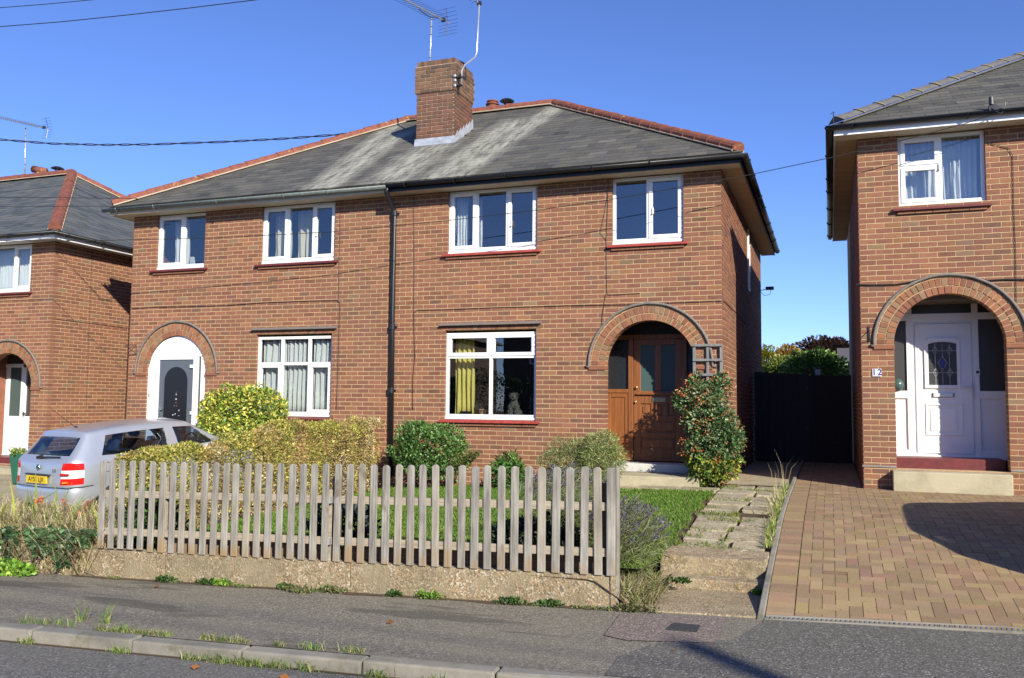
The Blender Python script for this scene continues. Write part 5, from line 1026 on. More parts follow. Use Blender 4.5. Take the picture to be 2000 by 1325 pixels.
g1_ = gate('side_gate', 'black boarded side gate beside the semi, left of the brown one', .03, xg-.03, lambda x: z1_-.05*(x/.9), 'black_gate', 7); MB().box(.03, xg-.03, YG-.02, YG, z1_-.13, z1_-.06).build('top_rail', 'black_gate', g1_)
g2_ = gate('side_gate', 'brown-black boarded gate beside the number 12 house, right of the black one', xg+.03, 1.88, lambda x: z2_, 'brown_gate', 8)
for z_ in (.55, 1.35): MB().box(xg-.03, xg, YG-.03, YG-.02, z_, z_+.03).build('gate_bolt', 'dark_metal', g2_)
MB().box(xg-.034, xg+.034, YG-.02, YG+.06, -.2, z1_).build('gate_post', 'black_gate', g1_)
nw = onY(1540, 738, YG+.3); p_ = MB().box(onY(1592, 725, YG+.5).x, onY(1602, 725, YG+.5).x, YG+.5, YG+.56, .5, onY(1595, 722, YG+.5).z).build('post', 'upvc_dull'); tag(p_, 'pale post top poking up behind the brown gate', 'post')


grid('alley_path', lin(.02, .93, 3), lin(.0, 5.3, 6), lambda x, y: drive(.97, y)-.015, 'slab_concrete'); grid('back_yard', lin(-12, 14, 8), lin(5.25, 60, 8), lambda x, y: -.12, 'slab_concrete')
# =================================================================== TRELLIS, SERVICES
tr = thing('trellis', 'grey wooden trellis panel fixed to the brick corner above the berry shrub', 'trellis', (-.2, -.05, 1.2))
tx0, tx1 = onY(1353, 690, -.05).x, onY(1411, 690, -.05).x; tz = onY(1380, 672, -.05).z
for i in range(3): x_ = tx0+.02+(tx1-tx0-.04)*i/2; MB().box(x_-.02, x_+.02, -.05, -.03, .3, tz).build('upright', 'trellis_wood', tr, bev=.002)
for z_ in (tz-.02, tz-.24, tz-.46, tz-.68, tz-.9, tz-1.12): MB().box(tx0, tx1, -.071, -.051, z_-.018, z_+.018).build('cross_bar', 'trellis_wood', tr, bev=.002)

# =================================================================== TV AERIALS
def yagi(name, label, base, top, boom_a, boom_b, bend=None, cat='aerial', refl=True, nel=18, el=.16, mount=None):
    base, top, A, B = Vector(base), Vector(top), Vector(boom_a), Vector(boom_b)
    r_ = thing(name, label, cat, base); path = [base]+[Vector(q) for q in (bend or [])]+[top]
    ms = MB().tube(path, .017, 8).build('mast', 'galv', r_, True); L_ = (top-base).length
    for i in range(1, int(L_/.15)): q = base+(top-base)*(i*.15/L_) if not bend else None; 
    if not bend:
        for i in range(1, int(L_/.16)): q = base+(top-base)*(i*.16/L_); MB().tube([q-Vector((0, 0, .006)), q+Vector((0, 0, .006))], .021, 8).build('tape_band', 'cable', ms)
    D = (B-A).normalized(); S = D.cross(Vector((0, 0, 1))).normalized(); U = S.cross(D); bo = MB().tube([A, B], .011, 6).build('boom', 'galv', r_)
    e = MB(); n = nel
    for i in range(n): q = A+(B-A)*(.01+.84*i/n); e.tube([q-S*el, q+S*el], .0035, 4)
    for i in range(n): q = A+(B-A)*(.01+.84*i/n); e.tube([q-U*.028, q+U*.028], .011, 4)
    q = A+(B-A)*.88; e.box(q.x-.04, q.x+.04, q.y-.03, q.y+.03, q.z-.03, q.z+.035)
    if refl:
        for sg in (1, -1):
            f = A+(B-A)*.97
            for j in range(4): e.tube([f+U*sg*(.04+.075*j)+D*(-.02*j)-S*el*1.15, f+U*sg*(.04+.075*j)+D*(-.02*j)+S*el*1.15], .0035, 4)
            e.tube([f, f+U*sg*.29-D*.07], .008, 4)
    e.build('elements', 'dark_metal', r_, kind='stuff'); return r_
Pm = onY(839, 125, 2.1); Pt = onY(843, 36, 2.1); A1 = onY(770, -12, .9); B1 = onY(878, 46, 2.9)
yagi('tv_aerial', 'TV aerial with long boom on the straight mast of the tall chimney', Pm-Vector((0, 0, .2)), Pt, A1, B1, el=.2); 
q_ = [onY(*q, 2.05) for q in ((818, 18), (826, 25), (840, 34), (855, 34))]; MB().tube(q_, .009, 5).build('boom_cradle', 'dark_metal', [o for o in COL.objects if o.name.startswith('tv_aerial')][0])
P0 = onY(901, 170, 1.78); P1 = onY(902, 138, 1.78); P2 = onY(908, 127, 1.78); P3 = onY(928, 112, 1.78); P4 = onY(931, 103, 1.78); P5 = onY(936, 10, 1.78)
yagi('tv_aerial', 'TV aerial on the bent silver pole clamped to the tall chimney', P0, P5, onY(905, -22, 1.5), onY(940, 11, 1.85), bend=[P1, P2, P3, P4], refl=False, nel=6)
ta = [o for o in COL.objects if o.name == 'tv_aerial.001'][0]; mbk = MB()
for py in (152, 168): q = onY(901, py, 1.78); mbk.box(q.x-.16, q.x+.03, 1.71, 1.81, q.z-.012, q.z+.012)
mbk.build('wall_bracket', 'dark_metal', ta)
for py in (148, 157, 167): q = onY(888, py, 1.70); MB().lathe((q.x, 1.712, q.z), [(.03, 0), (.03, -.012), (.01, -.02)], 10, 'y').build('bracket_disc', 'galv', ta)
yagi('tv_aerial', 'small TV aerial on a thin mast above the left house roof', onY(49, 345, 3.9)-Vector((0, 0, .15)), onY(50, 250, 3.9), onY(-4, 229, 3.0), onY(97, 252, 4.5), el=.15, nel=22)

# =================================================================== OVERHEAD WIRES AND STREET POLES
pole_tip = st(*onS(1300, 1242)); hz = 8.2; Lh = hz/math.tan(SUN_EL); pb = Vector((pole_tip.x+Lh*math.sin(SUN_AZ), pole_tip.y-Lh*math.cos(SUN_AZ), pole_tip.z-.1))
tp = thing('telegraph_pole', 'tall timber telegraph pole across the road whose shadow falls on the pavement', 'telegraph pole', pb)
MB().tube([pb-Vector((0, 0, .4)), pb+Vector((0, 0, hz))], [.15, .1], 14).build('pole', 'bark', tp, True)
def wire(label, pts, r=.008, twist=0, group='overhead cables'):
    P = [Vector(p) for p in pts]; Q = []; n = 10
    for i in range(len(P)-1):
        for k in range(n): t = k/n; Q.append(P[i]*(1-t)+P[i+1]*t)
    Q.append(P[-1])
    if twist: mb = MB(); mb.tube([q+Vector((0, .02*math.sin(i*.9), .018*math.cos(i*.9))) for i, q in enumerate(Q)], r, 5); mb.tube([q-Vector((0, .02*math.sin(i*.9), .018*math.cos(i*.9))) for i, q in enumerate(Q)], r, 5); o = mb.build('overhead_wire', 'cable')
    else: o = MB().tube(Q, r, 5).build('overhead_wire', 'cable')
    return tag(o, label, 'wire', group)
wire('thin overhead wire highest in the top left corner of the sky', [onY(-60, 18, -2), onY(0, 15.5, -2), onY(90, 8.5, -2), onY(180, 0, -2), onY(300, -14, -2)], .007)
wire('overhead wire crossing the upper left sky, second from the top', [onY(-60, 57, -2), onY(0, 52.5, -2), onY(120, 43, -2), onY(250, 29.5, -2), onY(370, 16, -2), onY(505, -.5, -2), onY(640, -22, -2)], .008)
wire('thick twisted overhead cable running to the ridge beside the tall chimney', [onY(-80, 268, 1.5), onY(0, 273, 1.6), onY(100, 281, 1.9), onY(200, 283.5, 2.2), onY(300, 282.5, 2.5), onY(450, 277, 2.8), onY(560, 271, 3.1), onY(680, 262, 3.4), onY(760, 250, 3.7), onY(815, 238, 3.85)], .012, 1)
wire('long sagging wire crossing in front of the upstairs windows to the right-hand house', [onY(-60, 470, -1.4), onY(60, 471, -1.3), onY(200, 470, -1.2), onY(420, 465, -1.0), onY(655, 453, -.85), onY(875, 431, -.7), onY(1040, 412, -.6), onY(1180, 392.5, -.55), onY(1336, 365, -.5), onY(1448, 345, -.45), onY(1520, 330, -.42), onY(1624, 308, -.4), onY(1749, 278, -.4), onY(1877, 244, -.4), onY(1935, 226, -.38)], .006)
wire('thin wire crossing low over the left house roof, upper of two', [onY(-60, 385, -1.), onY(60, 386, -1.), onY(200, 387.4, -1.), onY(330, 388.5, .9), onY(420, 389, 2.)], .006)
wire('thin wire crossing low over the left house roof, lower of two', [onY(-60, 403, -1.), onY(60, 404, -1.), onY(200, 403, -.8), onY(225, 404, -.6)], .005)
for i in range(3): wire(['lowest wire along the far side of the road', 'middle wire along the far side of the road', 'highest wire along the far side of the road'][i], [(-30, -17+i*.2, 6.2+.35*i), (-10, -17+i*.2, 5.9+.35*i), tuple(pb+Vector((0, 0, 7.2+.3*i)))], .012, group='wires across the road')

# =================================================================== OPPOSITE SIDE OF THE ROAD (mirrored in the ground floor glass)
def opposite(x, w_, label):
    h = thing('opposite_house', label, 'house', (x, -30, -.8)); MB().box(x-w_/2, x+w_/2, -37, -29, -1.2, 4.6).build('wall', 'opp_brick', h)
    mb = MB(); mb.add([(x-w_/2-.4, -28.6, 4.6), (x+w_/2+.4, -28.6, 4.6), (x+w_/2+.4, -37.4, 4.6), (x-w_/2-.4, -37.4, 4.6), (x-w_/2+3.5, -33, 7.2), (x+w_/2-3.5, -33, 7.2)], [(0, 1, 5, 4), (1, 2, 5), (2, 3, 4, 5), (3, 0, 4), (3, 2, 1, 0)]); mb.build('roof', 'opp_roof', h)
    for dx in (-w_*.32, -w_*.1, w_*.12, w_*.34):
        for z_ in (.2, 3.): f = MB().box(x+dx-.7, x+dx+.7, -28.96, -28.9, z_, z_+1.3).build('window', 'upvc', h); MB().box(x+dx-.62, x+dx+.62, -28.89, -28.88, z_+.08, z_+1.22).build('pane', 'dark_frost', f)
opposite(-24, 12, 'brick semi across the road mirrored in the left of the windows'); opposite(-8.5, 12, 'brick semi directly across the road from the picket fence'); opposite(7.5, 12, 'brick semi across the road behind the camera to the right'); opposite(22, 12, 'brick semi furthest right across the road')
for i in range(3):
    P, d = ellip(16000, (-14+i*9, -25, .6), (4.5, 1.2, 2.), 90+i, .2, .8); o = leaves('hedge', P, .09, [(.03, .06, .015, 1), (.04, .07, .02, 1)], None, seed=i+70); tag(o, ['dark hedge across the road, leftmost of three', 'dark hedge across the road, middle of three', 'dark hedge across the road, rightmost of three'][i], 'hedge', 'hedges across the road')
# =================================================================== CAR
def build_car(name, label, loc, rot=0., plate=True, color='car_silver'):
    car = thing(name, label, 'car', (0, 0, 0))
    # columns round the half outline (rear centre -> front centre); rows from sill to roof centre; (x, y) per column, per row z
    base = [(0, .0), (.27, .005), (.55, .02), (.70, .06), (.805, .22), (.825, .48), (.825, .72), (.825, 1.02), (.825, 1.3), (.825, 1.84), (.825, 1.93), (.82, 2.5), (.815, 2.85), (.80, 3.2), (.77, 3.5), (.66, 3.82), (.4, 3.93), (0, 3.96)]
    Z = lambda r, f, s=None: None
    def row(dx, rear, front, zr, zs, zf, zz=None):
        out = []
        for k, (x, y) in enumerate(base):
            xx = max(0, x-dx*(1 if x > .5 else x/.5)); t = y/3.96
            yy = rear+(front-rear)*t if zz is None else zz[k][1]; xx = xx if zz is None else zz[k][0]
            z = zr+(zs-zr)*min(1, y/.6) if y < .6 else (zs if y < 3.0 else zs+(zf-zs)*min(1, (y-3.0)/.9)); out.append((xx, yy, z))
        return out
    
    rows = [row(.10, .12, 3.84, .24, .2, .2), row(.03, .03, 3.93, .27, .24, .25), row(.0, -.03, 3.98, .33, .34, .35), row(.0, -.03, 3.98, .52, .5, .5), row(.0, -.005, 3.97, .56, .56, .55), row(.0, .0, 3.94, .60, .62, .60), row(.0, .005, 3.92, .70, .72, .66), row(.005, .02, 3.85, .83, .82, .72), row(.02, .045, 3.7, .94, .9, .78)]
    rows[8][2] = (.585, .05, .95); rows[8][3] = (.69, .085, .965); rows[8][4] = (.785, .24, .93); rows[5][4] = (.815, .2, .60); rows[5][2] = (.535, .0, .6)
    # window base, window top, roof edge, roof inner, roof centre: explicit
    wb = [(0, .09, .975), (.3, .09, .975), (.62, .11, .975), (.70, .14, .98), (.755, .26, .975), (.785, .53, .94), (.79, .8, .925), (.79, 1.02, .92), (.79, 1.3, .915), (.79, 1.84, .91), (.79, 1.93, .91), (.785, 2.5, .91), (.775, 2.9, .925), (.74, 2.98, .96), (.69, 3.04, .97), (.55, 3.1, .975), (.3, 3.16, .98), (0, 3.18, .985)]
    wt = [(0, .42, 1.355), (.27, .42, 1.353), (.535, .44, 1.345), (.575, .48, 1.34), (.60, .60, 1.345), (.607, .76, 1.365), (.612, .9, 1.38), (.614, 1.1, 1.39), (.617, 1.35, 1.396), (.62, 1.86, 1.4), (.62, 1.92, 1.4), (.614, 2.1, 1.392), (.60, 2.28, 1.37), (.585, 2.33, 1.345), (.55, 2.38, 1.345), (.42, 2.44, 1.355), (.22, 2.48, 1.365), (0, 2.5, 1.37)]
    re = [(0, .37, 1.385), (.25, .37, 1.383), (.48, .39, 1.37), (.55, .43, 1.365), (.575, .54, 1.375), (.58, .72, 1.39), (.58, .88, 1.4), (.58, 1.1, 1.408), (.58, 1.35, 1.412), (.58, 1.84, 1.412), (.58, 1.92, 1.41), (.57, 2.06, 1.402), (.56, 2.2, 1.385), (.54, 2.25, 1.38), (.5, 2.3, 1.38), (.38, 2.36, 1.388), (.2, 2.4, 1.395), (0, 2.41, 1.398)]
    ri = [(x*.62, .5+(y-.37)*.88, z+.035) for x, y, z in re]; rc = [(0, .62+(y-.37)*.8, z+.048) for x, y, z in re]
    rows += [wb, wt, re, ri, rc]; nc = len(base); nr = len(rows)
    lowcut = {(6, 1): .0}
    V = []; 
    for j, r_ in enumerate(rows):
        for k, (x, y, z) in enumerate(r_):
            if j <= 4:   # wheel arches lift the lower edge
                for wy in (.74, 3.2):
                    d = abs(y-wy)
                    if d < .36 and x > .6: z = max(z, .1+math.sqrt(max(0, .37**2-d*d))+.035*j)
            V.append((x, y, z))
    F = []; MI = []
    for j in range(nr-1):
        for k in range(nc-1):
            F.append((j*nc+k, j*nc+k+1, (j+1)*nc+k+1, (j+1)*nc+k)); m_ = 0
            if j == 9:
                if k < 2: m_ = 1
                elif 5 <= k < 8: m_ = 2
                elif k == 8: m_ = 2
                elif 10 <= k < 12: m_ = 3
                elif k >= 14: m_ = 4
            if k in (2, 3) and j in (5, 6, 7): m_ = {5: 5, 6: 6, 7: 5}[j]
            MI.append(m_)
    n = len(V); V2 = V+[(-x, y, z) for x, y, z in V]; F2 = F+[tuple(i+n for i in f)[::-1] for f in F]; MI2 = MI+MI
    import bmesh
    me = bpy.data.meshes.new('car_tmp'); me.from_pydata(V2, [], F2)
    for _ in range(7): me.materials.append(MAT['car_silver'])
    me.polygons.foreach_set('material_index', MI2); bm = bmesh.new(); bm.from_mesh(me); bmesh.ops.remove_doubles(bm, verts=bm.verts, dist=.0008)
    bmesh.ops.dissolve_degenerate(bm, dist=.0005, edges=bm.edges); bmesh.ops.recalc_face_normals(bm, faces=bm.faces); bm.to_mesh(me)
    tmp = bpy.data.objects.new('car_tmp', me); COL.objects.link(tmp); sb = tmp.modifiers.new('s', 'SUBSURF'); sb.levels = sb.render_levels = 2
    dg = bpy.context.evaluated_depsgraph_get(); ev = bpy.data.meshes.new_from_object(tmp.evaluated_get(dg)); bpy.data.objects.remove(tmp)
    names = {0: ('body', color), 1: ('rear_window', 'car_glass'), 2: ('side_window', 'car_glass'), 3: ('side_window', 'car_glass'), 4: ('windscreen', 'car_glass'), 5: ('tail_light', 'light_red'), 6: ('tail_light', 'light_clear')}
    co = [v.co.copy() for v in ev.vertices]; parts = {}
    for p in ev.polygons:
        side = 0 if p.material_index in (0, 1, 4) else (1 if p.center.x > 0 else -1); key = (0, 0) if p.material_index == 0 else ((5, side) if p.material_index in (5, 6) else (p.material_index, side))
        parts.setdefault(key, []).append((tuple(p.vertices), p.material_index))
    objs = {}
    for (mi, side), fs in parts.items():
        used = sorted({i for f, _ in fs for i in f}); mp = {i: q for q, i in enumerate(used)}
        mm = mkmesh(names[mi][0], [co[i] for i in used], [tuple(mp[i] for i in f) for f, _ in fs], names[mi][1], True)
        if mi == 5: mm.materials.append(MAT['light_clear']); mm.polygons.foreach_set('material_index', [0 if m2 == 5 else 1 for _, m2 in fs])
        o = bpy.data.objects.new(names[mi][0], mm); link(o, car); objs[(mi, side)] = o
    body = objs[(0, 0)]
    # dark window surrounds, wiper, seams
    def loop(pts, r, nm, mt, par): return MB().tube(pts, r, 5).build(nm, mt, par)
    if plate:
        MB().box(-.27, .27, -.028, -.004, .60, .765).build('plate_recess', 'car_silver', body, bev=.006) if False else None
        pl_ = MB().box(-.26, .26, -.034, -.014, .625, .736).build('number_plate', 'plate_yellow', car, bev=.003); text('AY55 LJX', .098, (0, -.0355, .68), (R(90), 0, 0), 'plate_black', pl_, 'plate_lettering', .0006, .0015)
        MB().box(-.3, .3, -.03, .02, .745, .765).build('plate_lip', 'dark_metal', body, bev=.005); MB().box(-.335, -.275, -.012, .02, .6, .76).build('recess_side', 'upvc', body) if False else None
        for x0_, x1_, z0_, z1_, mt_ in ((.545, .69, .755, .79, 'light_red'), (.6, .66, .635, .665, 'light_amber')): MB().hexa([(x0_, .004, z0_), (x1_, .034, z0_+.01), (x1_, .06, z0_+.01), (x0_, .03, z0_), (x0_, .004, z1_), (x1_, .034, z1_-.005), (x1_, .06, z1_-.005), (x0_, .03, z1_)]).build('light_segment', mt_, objs[(5, 1)])
        MB().lathe((0, .01, .865), [(.042, 0), (.042, -.012), (.03, -.018), (.005, -.02)], 20, 'y').build('badge', 'chrome', car, True)
        MB().lathe((0, .005, .865), [(.03, -.012), (.03, -.0155), (.02, -.0165), (.005, -.017)], 16, 'y').build('badge_centre', 'green_plastic', car, True)
        text('HTP', .05, (.42, -.004, .835), (R(90), 0, 0), 'chrome', body, 'trim_lettering', .002, .001)
        MB().tube([(-.1, .07, 1.0), (.1, .075, 1.015), (.42, .1, 1.02)], .012, 6).tube([(-.14, .075, 1.0), (-.02, .09, 1.03)], .02, 6).build('rear_wiper', 'black_rubber', car)
        MB().tube([(0, .62, 1.425), (-.02, .2, 1.78)], [.006, .0025], 6).lathe((0, .64, 1.41), [(.025, 0), (.02, .02), (.008, .03)], 10).build('antenna', 'black_rubber', car)
        fc = [(.829, .60+.075*math.cos(t), .83+.075*math.sin(t)) for t in np.linspace(0, 6.283, 24)]; MB().tube(fc, .003, 4).build('fuel_flap', 'dark_metal', car)
        MB().tube([(-.69, .02, .575), (-.4, -.02, .575), (0, -.025, .575), (.4, -.02, .575), (.69, .02, .575), (.8, .2, .575), (.825, .36, .58)], .006, 4).build('bumper_seam', 'black_rubber', body)
        MB().box(-.36, -.2, .2, .21, 1.24, 1.29).build('window_sticker', 'upvc', objs[(1, 0)]) if False else None
    for sx in (-1, 1):
        for wy in (.74, 3.2):
            w_ = MB().lathe((sx*.74, wy, .29), [(.1, -.09), (.27, -.09), (.295, -.07), (.295, .07), (.27, .09), (.1, .09)], 28, 'x').build('wheel', 'black_rubber', car, True); MB().lathe((sx*.74, wy, .29), [(.19, -.093), (.19, .093)], 24, 'x').build('rim', 'galv', w_)
        MB().hexa([(sx*.80, 2.62, .95), (sx*.92, 2.6, .95), (sx*.92, 2.72, .95), (sx*.8, 2.74, .95), (sx*.80, 2.62, 1.06), (sx*.92, 2.62, 1.05), (sx*.92, 2.7, 1.05), (sx*.8, 2.72, 1.06)]).build('door_mirror', color, car, bev=.02)
        MB().tube([(sx*.838*.94, 1.88, .955), (sx*.83, 1.88, .75), (sx*.825, 1.88, .5)], .0035, 4).tube([(sx*.793, .98, .94), (sx*.828, 1.05, .8), (sx*.83, 1.1, .62)], .0035, 4).build('door_seam', 'black_rubber', body)
        MB().box(sx*.80, sx*.835, 1.2, 1.36, .8, .835).build('door_handle', color, car, bev=.008)
    # window surrounds following the glass edges
    for (mi, side), o in objs.items():
        if mi in (1, 2, 3, 4):
            md = o.modifiers.new('s', 'SOLIDIFY'); md.thickness = .004
    # cabin
    cb = MB().box(-.6, .6, .35, .95, .25, .86).box(-.62, .62, .95, 2.9, .25, .55).box(-.66, .66, 2.7, 3.0, .5, .93).build('cabin_floor', 'seat', car)
    for x_, y_ in ((-.4, 1.02), (.4, 1.02)): s_ = MB().box(x_-.25, x_+.25, y_-.07, y_+.07, .5, .97).build('rear_seat', 'seat', car, bev=.04); MB().box(x_-.13, x_+.13, y_-.05, y_+.05, 1.0, 1.2).build('headrest', 'seat', s_, bev=.045)
    for x_, y_ in ((-.36, 1.95), (.36, 1.95)): s_ = MB().box(x_-.23, x_+.23, y_-.08, y_+.08, .5, 1.1).build('front_seat', 'seat', car, bev=.05); MB().box(x_-.12, x_+.12, y_-.05, y_+.05, 1.13, 1.33).build('headrest', 'seat', s_, bev=.045)
    st_ = MB().tube([(.36+.17*math.cos(t), 2.55+.03*math.sin(t), .98+.17*math.sin(t)) for t in np.linspace(0, 6.283, 20)], .014, 6).build('steering_wheel', 'black_rubber', car)
    car.location = loc; car.rotation_euler = (0, 0, rot); return car
CARX = -8.67; CARY = -4.14; CARZ = -.70
build_car('parked_car', 'silver hatchback with yellow rear plate parked on the left driveway', (CARX, CARY, CARZ), R(-10), True).rotation_euler = (R(4.2), 0, R(-10)); [o for o in COL.objects if o.name == 'parked_car'][0].scale = (.89, .89, .89)
c2 = build_car('parked_car', 'silver hatchback on the block drive just beyond the right edge of the photo', (4.92, -5.95, drive(5, -4)+.02), 0, False).scale = (1.09, 1.06, 1.1)

# =================================================================== DOG AND THINGS ON THE WINDOW SILL
def dog():
    d = thing('dog', 'small shaggy grey terrier sitting inside the ground floor window and looking out', 'dog', (0, 0, 0))
    x, y, z = onY(1003, 808, .24); z = .78
    pts = {'pel': (0, .1, .07), 'bel': (0, .06, .15), 'chest': (0, .0, .215), 'neck': (0, -.015, .275), 'head': (0, -.03, .33), 'muz': (-.005, -.095, .315), 'nose': (-.005, -.125, .312)}
    rad = {'pel': .075, 'bel': .075, 'chest': .066, 'neck': .046, 'head': .05, 'muz': .03, 'nose': .022}
    E_ = [('pel', 'bel'), ('bel', 'chest'), ('chest', 'neck'), ('neck', 'head'), ('head', 'muz'), ('muz', 'nose')]
    for s, nm in ((-1, 'l'), (1, 'r')):
        pts.update({'sh'+nm: (s*.05, -.03, .17), 'el'+nm: (s*.052, -.04, .09), 'pw'+nm: (s*.052, -.055, .02), 'ft'+nm: (s*.052, -.09, .014), 'hp'+nm: (s*.075, .06, .075), 'kn'+nm: (s*.09, -.02, .06), 'hk'+nm: (s*.085, .05, .02), 'hf'+nm: (s*.085, -.03, .014), 'ea'+nm: (s*.045, -.02, .37), 'et'+nm: (s*.062, -.045, .335)})
        rad.update({'sh'+nm: .035, 'el'+nm: .023, 'pw'+nm: .02, 'ft'+nm: .02, 'hp'+nm: .05, 'kn'+nm: .032, 'hk'+nm: .02, 'hf'+nm: .02, 'ea'+nm: .016, 'et'+nm: .012})
        E_ += [('chest', 'sh'+nm), ('sh'+nm, 'el'+nm), ('el'+nm, 'pw'+nm), ('pw'+nm, 'ft'+nm), ('pel', 'hp'+nm), ('hp'+nm, 'kn'+nm), ('hp'+nm, 'hk'+nm), ('hk'+nm, 'hf'+nm), ('head', 'ea'+nm), ('ea'+nm, 'et'+nm)]
    ks = list(pts); me = bpy.data.meshes.new('body'); me.from_pydata([pts[k] for k in ks], [(ks.index(a), ks.index(b)) for a, b in E_], []); me.materials.append(MAT['dog_fur'])
    o = bpy.data.objects.new('body', me); link(o, d); sk = o.modifiers.new('skin', 'SKIN')
    for i, k in enumerate(ks): me.skin_vertices[0].data[i].radius = (rad[k], rad[k])
    me.skin_vertices[0].data[0].use_root = True; sm = o.modifiers.new('sub', 'SUBSURF'); sm.levels = sm.render_levels = 2
    dg = bpy.context.evaluated_depsgraph_get(); ev = bpy.data.meshes.new_from_object(o.evaluated_get(dg)); P = np.array([v.co[:] for v in ev.vertices]); Nn = np.array([v.normal[:] for v in ev.vertices]); r = np.random.default_rng(4)
    idx = r.integers(0, len(P), 9000); Q = P[idx]+r.normal(size=(9000, 3))*.004; face = (Q[:, 2] > .28); k = np.where(vn(Q, 14, 3) > .15, 1.9, .6); k = np.where((Q[:, 1] < -.085) & face, 2.6, k); k = np.where((Q[:, 2] < .2) & (Q[:, 1] < -.02), 2.3, k); k = np.where((Q[:, 2] > .2) & (Q[:, 2] < .29), .45, k); k = np.where((Q[:, 2] > .345) & (Q[:, 1] < -.055), 2.4, k)
    nv = Nn[idx].copy(); nv[:, 2] -= .7
    leaves('fur', Q, .019, [(.1, .095, .085, 2), (.2, .19, .17, 1), (.06, .055, .05, 1)], d, 'dry', .16, nv, .5, 5, shade=k)
    for s in (-1, 1): MB().lathe((s*.022-.003, -.078, .342), [(.001, .0), (.008, -.004), (.008, -.008), (.001, -.011)], 10, 'y').build('eye', 'black_plastic', d, True)
    MB().lathe((-.005, -.142, .32), [(.001, .01), (.013, .004), (.012, -.006), (.001, -.01)], 10, 'y').build('nose', 'black_plastic', d, True)
    d.location = (x, .27, z); d.rotation_euler = (0, 0, R(12)); d.scale = (1.02, 1.02, 1.02); return d
simple('dog_fur', (.12, .115, .105), .9, 40, .5)
shelf = MB().box(WC[0], WC[1], .12, .42, .745, .775).build('inner_sill', 'upvc', main)
dog()
q = onY(943, 800, .28); pt = thing('plant_pot', 'pale terracotta pot with a small bushy plant on the sill left of the dog', 'plant pot', (q.x, .28, .776)); MB().lathe((q.x, .28, .776), [(.045, 0), (.062, .1), (.068, .1), (.068, .125), (.055, .125)], 18).build('pot', 'terra_pot', pt, True); P, d = ellip(400, (q.x-.03, .28, .93), (.09, .07, .055), 5); leaves('foliage', P, .03, [(.05, .09, .05, 1), (.03, .05, .03, 1)], pt, seed=9)
q = onY(910, 805, .25); o = MB().box(q.x-.1, q.x+.08, .22, .3, .776, .86).build('box', 'black_plastic', None, bev=.008); tag(o, 'small black box standing on the sill below the yellow curtain', 'box')
q = onY(329, 507, .22); o = MB().box(q.x-.08, q.x+.08, .2, .25, 3.57, 3.65).build('box', 'terra_pot', None, bev=.005); tag(o, 'small tan box on the sill of the far left upstairs window of the pair', 'box')
q = onY(372, 505, .22); o = MB().prism([(q.x-.02, .22, 3.58), (q.x+.12, .22, 3.58), (q.x+.08, .22, 3.75), (q.x-.01, .22, 3.76)], (0, .02, 0)).build('framed_card', 'upvc_dull', None, bev=.005); tag(o, 'pale upright card on the sill right of the tan box', 'card')
# green planter behind the car
q = Vector((onY(37, 893, -1.4).x, -1.4, 0)); gzz = left_drive(q.x, -1.4); ztp = onY(38, 886, -1.4).z; pl_ = thing('planter', 'square green plastic planter standing by the left doorway behind the car', 'planter', (q.x, -1.4, gzz)); MB().hexa([(q.x-.06, -1.46, gzz), (q.x+.1, -1.46, gzz), (q.x+.1, -1.32, gzz), (q.x-.06, -1.32, gzz), (q.x-.13, -1.5, ztp), (q.x+.17, -1.5, ztp), (q.x+.17, -1.2, ztp), (q.x-.13, -1.2, ztp)]).build('tub', 'green_plastic', pl_, bev=.01); P, d = ellip(300, (q.x, -1.4, ztp+.02), (.15, .12, .06), 6); leaves('foliage', P, .05, [(.2, .3, .05, 1)], pl_, seed=12)

# =================================================================== PLANTS
def stems(parent, c, top, n, spread, r=.008, mat='bark', seed=0):
    rr = random.Random(seed); mb = MB(); c = Vector(c)
    for i in range(n):
        a = rr.uniform(0, 6.28); e = c+Vector((math.cos(a)*spread*rr.random(), math.sin(a)*spread*rr.random(), top*rr.uniform(.6, .95))); m_ = c.lerp(e, .5)+Vector((rr.uniform(-.05, .05), rr.uniform(-.05, .05), 0)); mb.tube([c+Vector((rr.uniform(-.05, .05), rr.uniform(-.05, .05), -.05)), m_, e], [r, r*.8, r*.35], 5)
    return mb.build('stem', mat, parent)
def shrub(name, label, cat, c, rad, n, size, pal, seed, mat='leaf', lump=.22, inner=.5, droop=0., aspect=.5, freq=2.5, group=None, base=None, out=.8, boxy=0.):
    t = thing(name, label, cat, (c[0], c[1], base if base is not None else c[2]-rad[2]), group); P, d = ellip(n, c, rad, seed, lump, inner, freq, boxy); zb_ = base if base is not None else c[2]-rad[2]
    k = P[:, 2] > zb_; leaves('foliage', P[k], size, pal, t, mat, aspect, d[k]*out, 1., seed+1, droop=droop); stems(t, (c[0], c[1], zb_), c[2]-zb_, 12, min(rad[0], rad[1])*.8, .01, seed=seed); return t
# golden variegated evergreen bush
shrub('golden_bush', 'rounded golden variegated evergreen bush under the left ground floor window', 'bush', ((onY(385, 800, -.5).x+onY(574, 800, -.5).x)/2, -.55, .38), ((onY(574, 800, -.5).x-onY(385, 800, -.5).x)/2*.86, .34, (onY(478, 754, -.5).z-.38)*.95), 17000, .055, [(.52, .5, .08, 5), (.16, .28, .04, 3), (.08, .18, .03, 3), (.6, .56, .14, 3), (.26, .36, .05, 2)], 11, 'glossy_leaf', base=-.5, inner=.72, boxy=.8, lump=.13, freq=4)
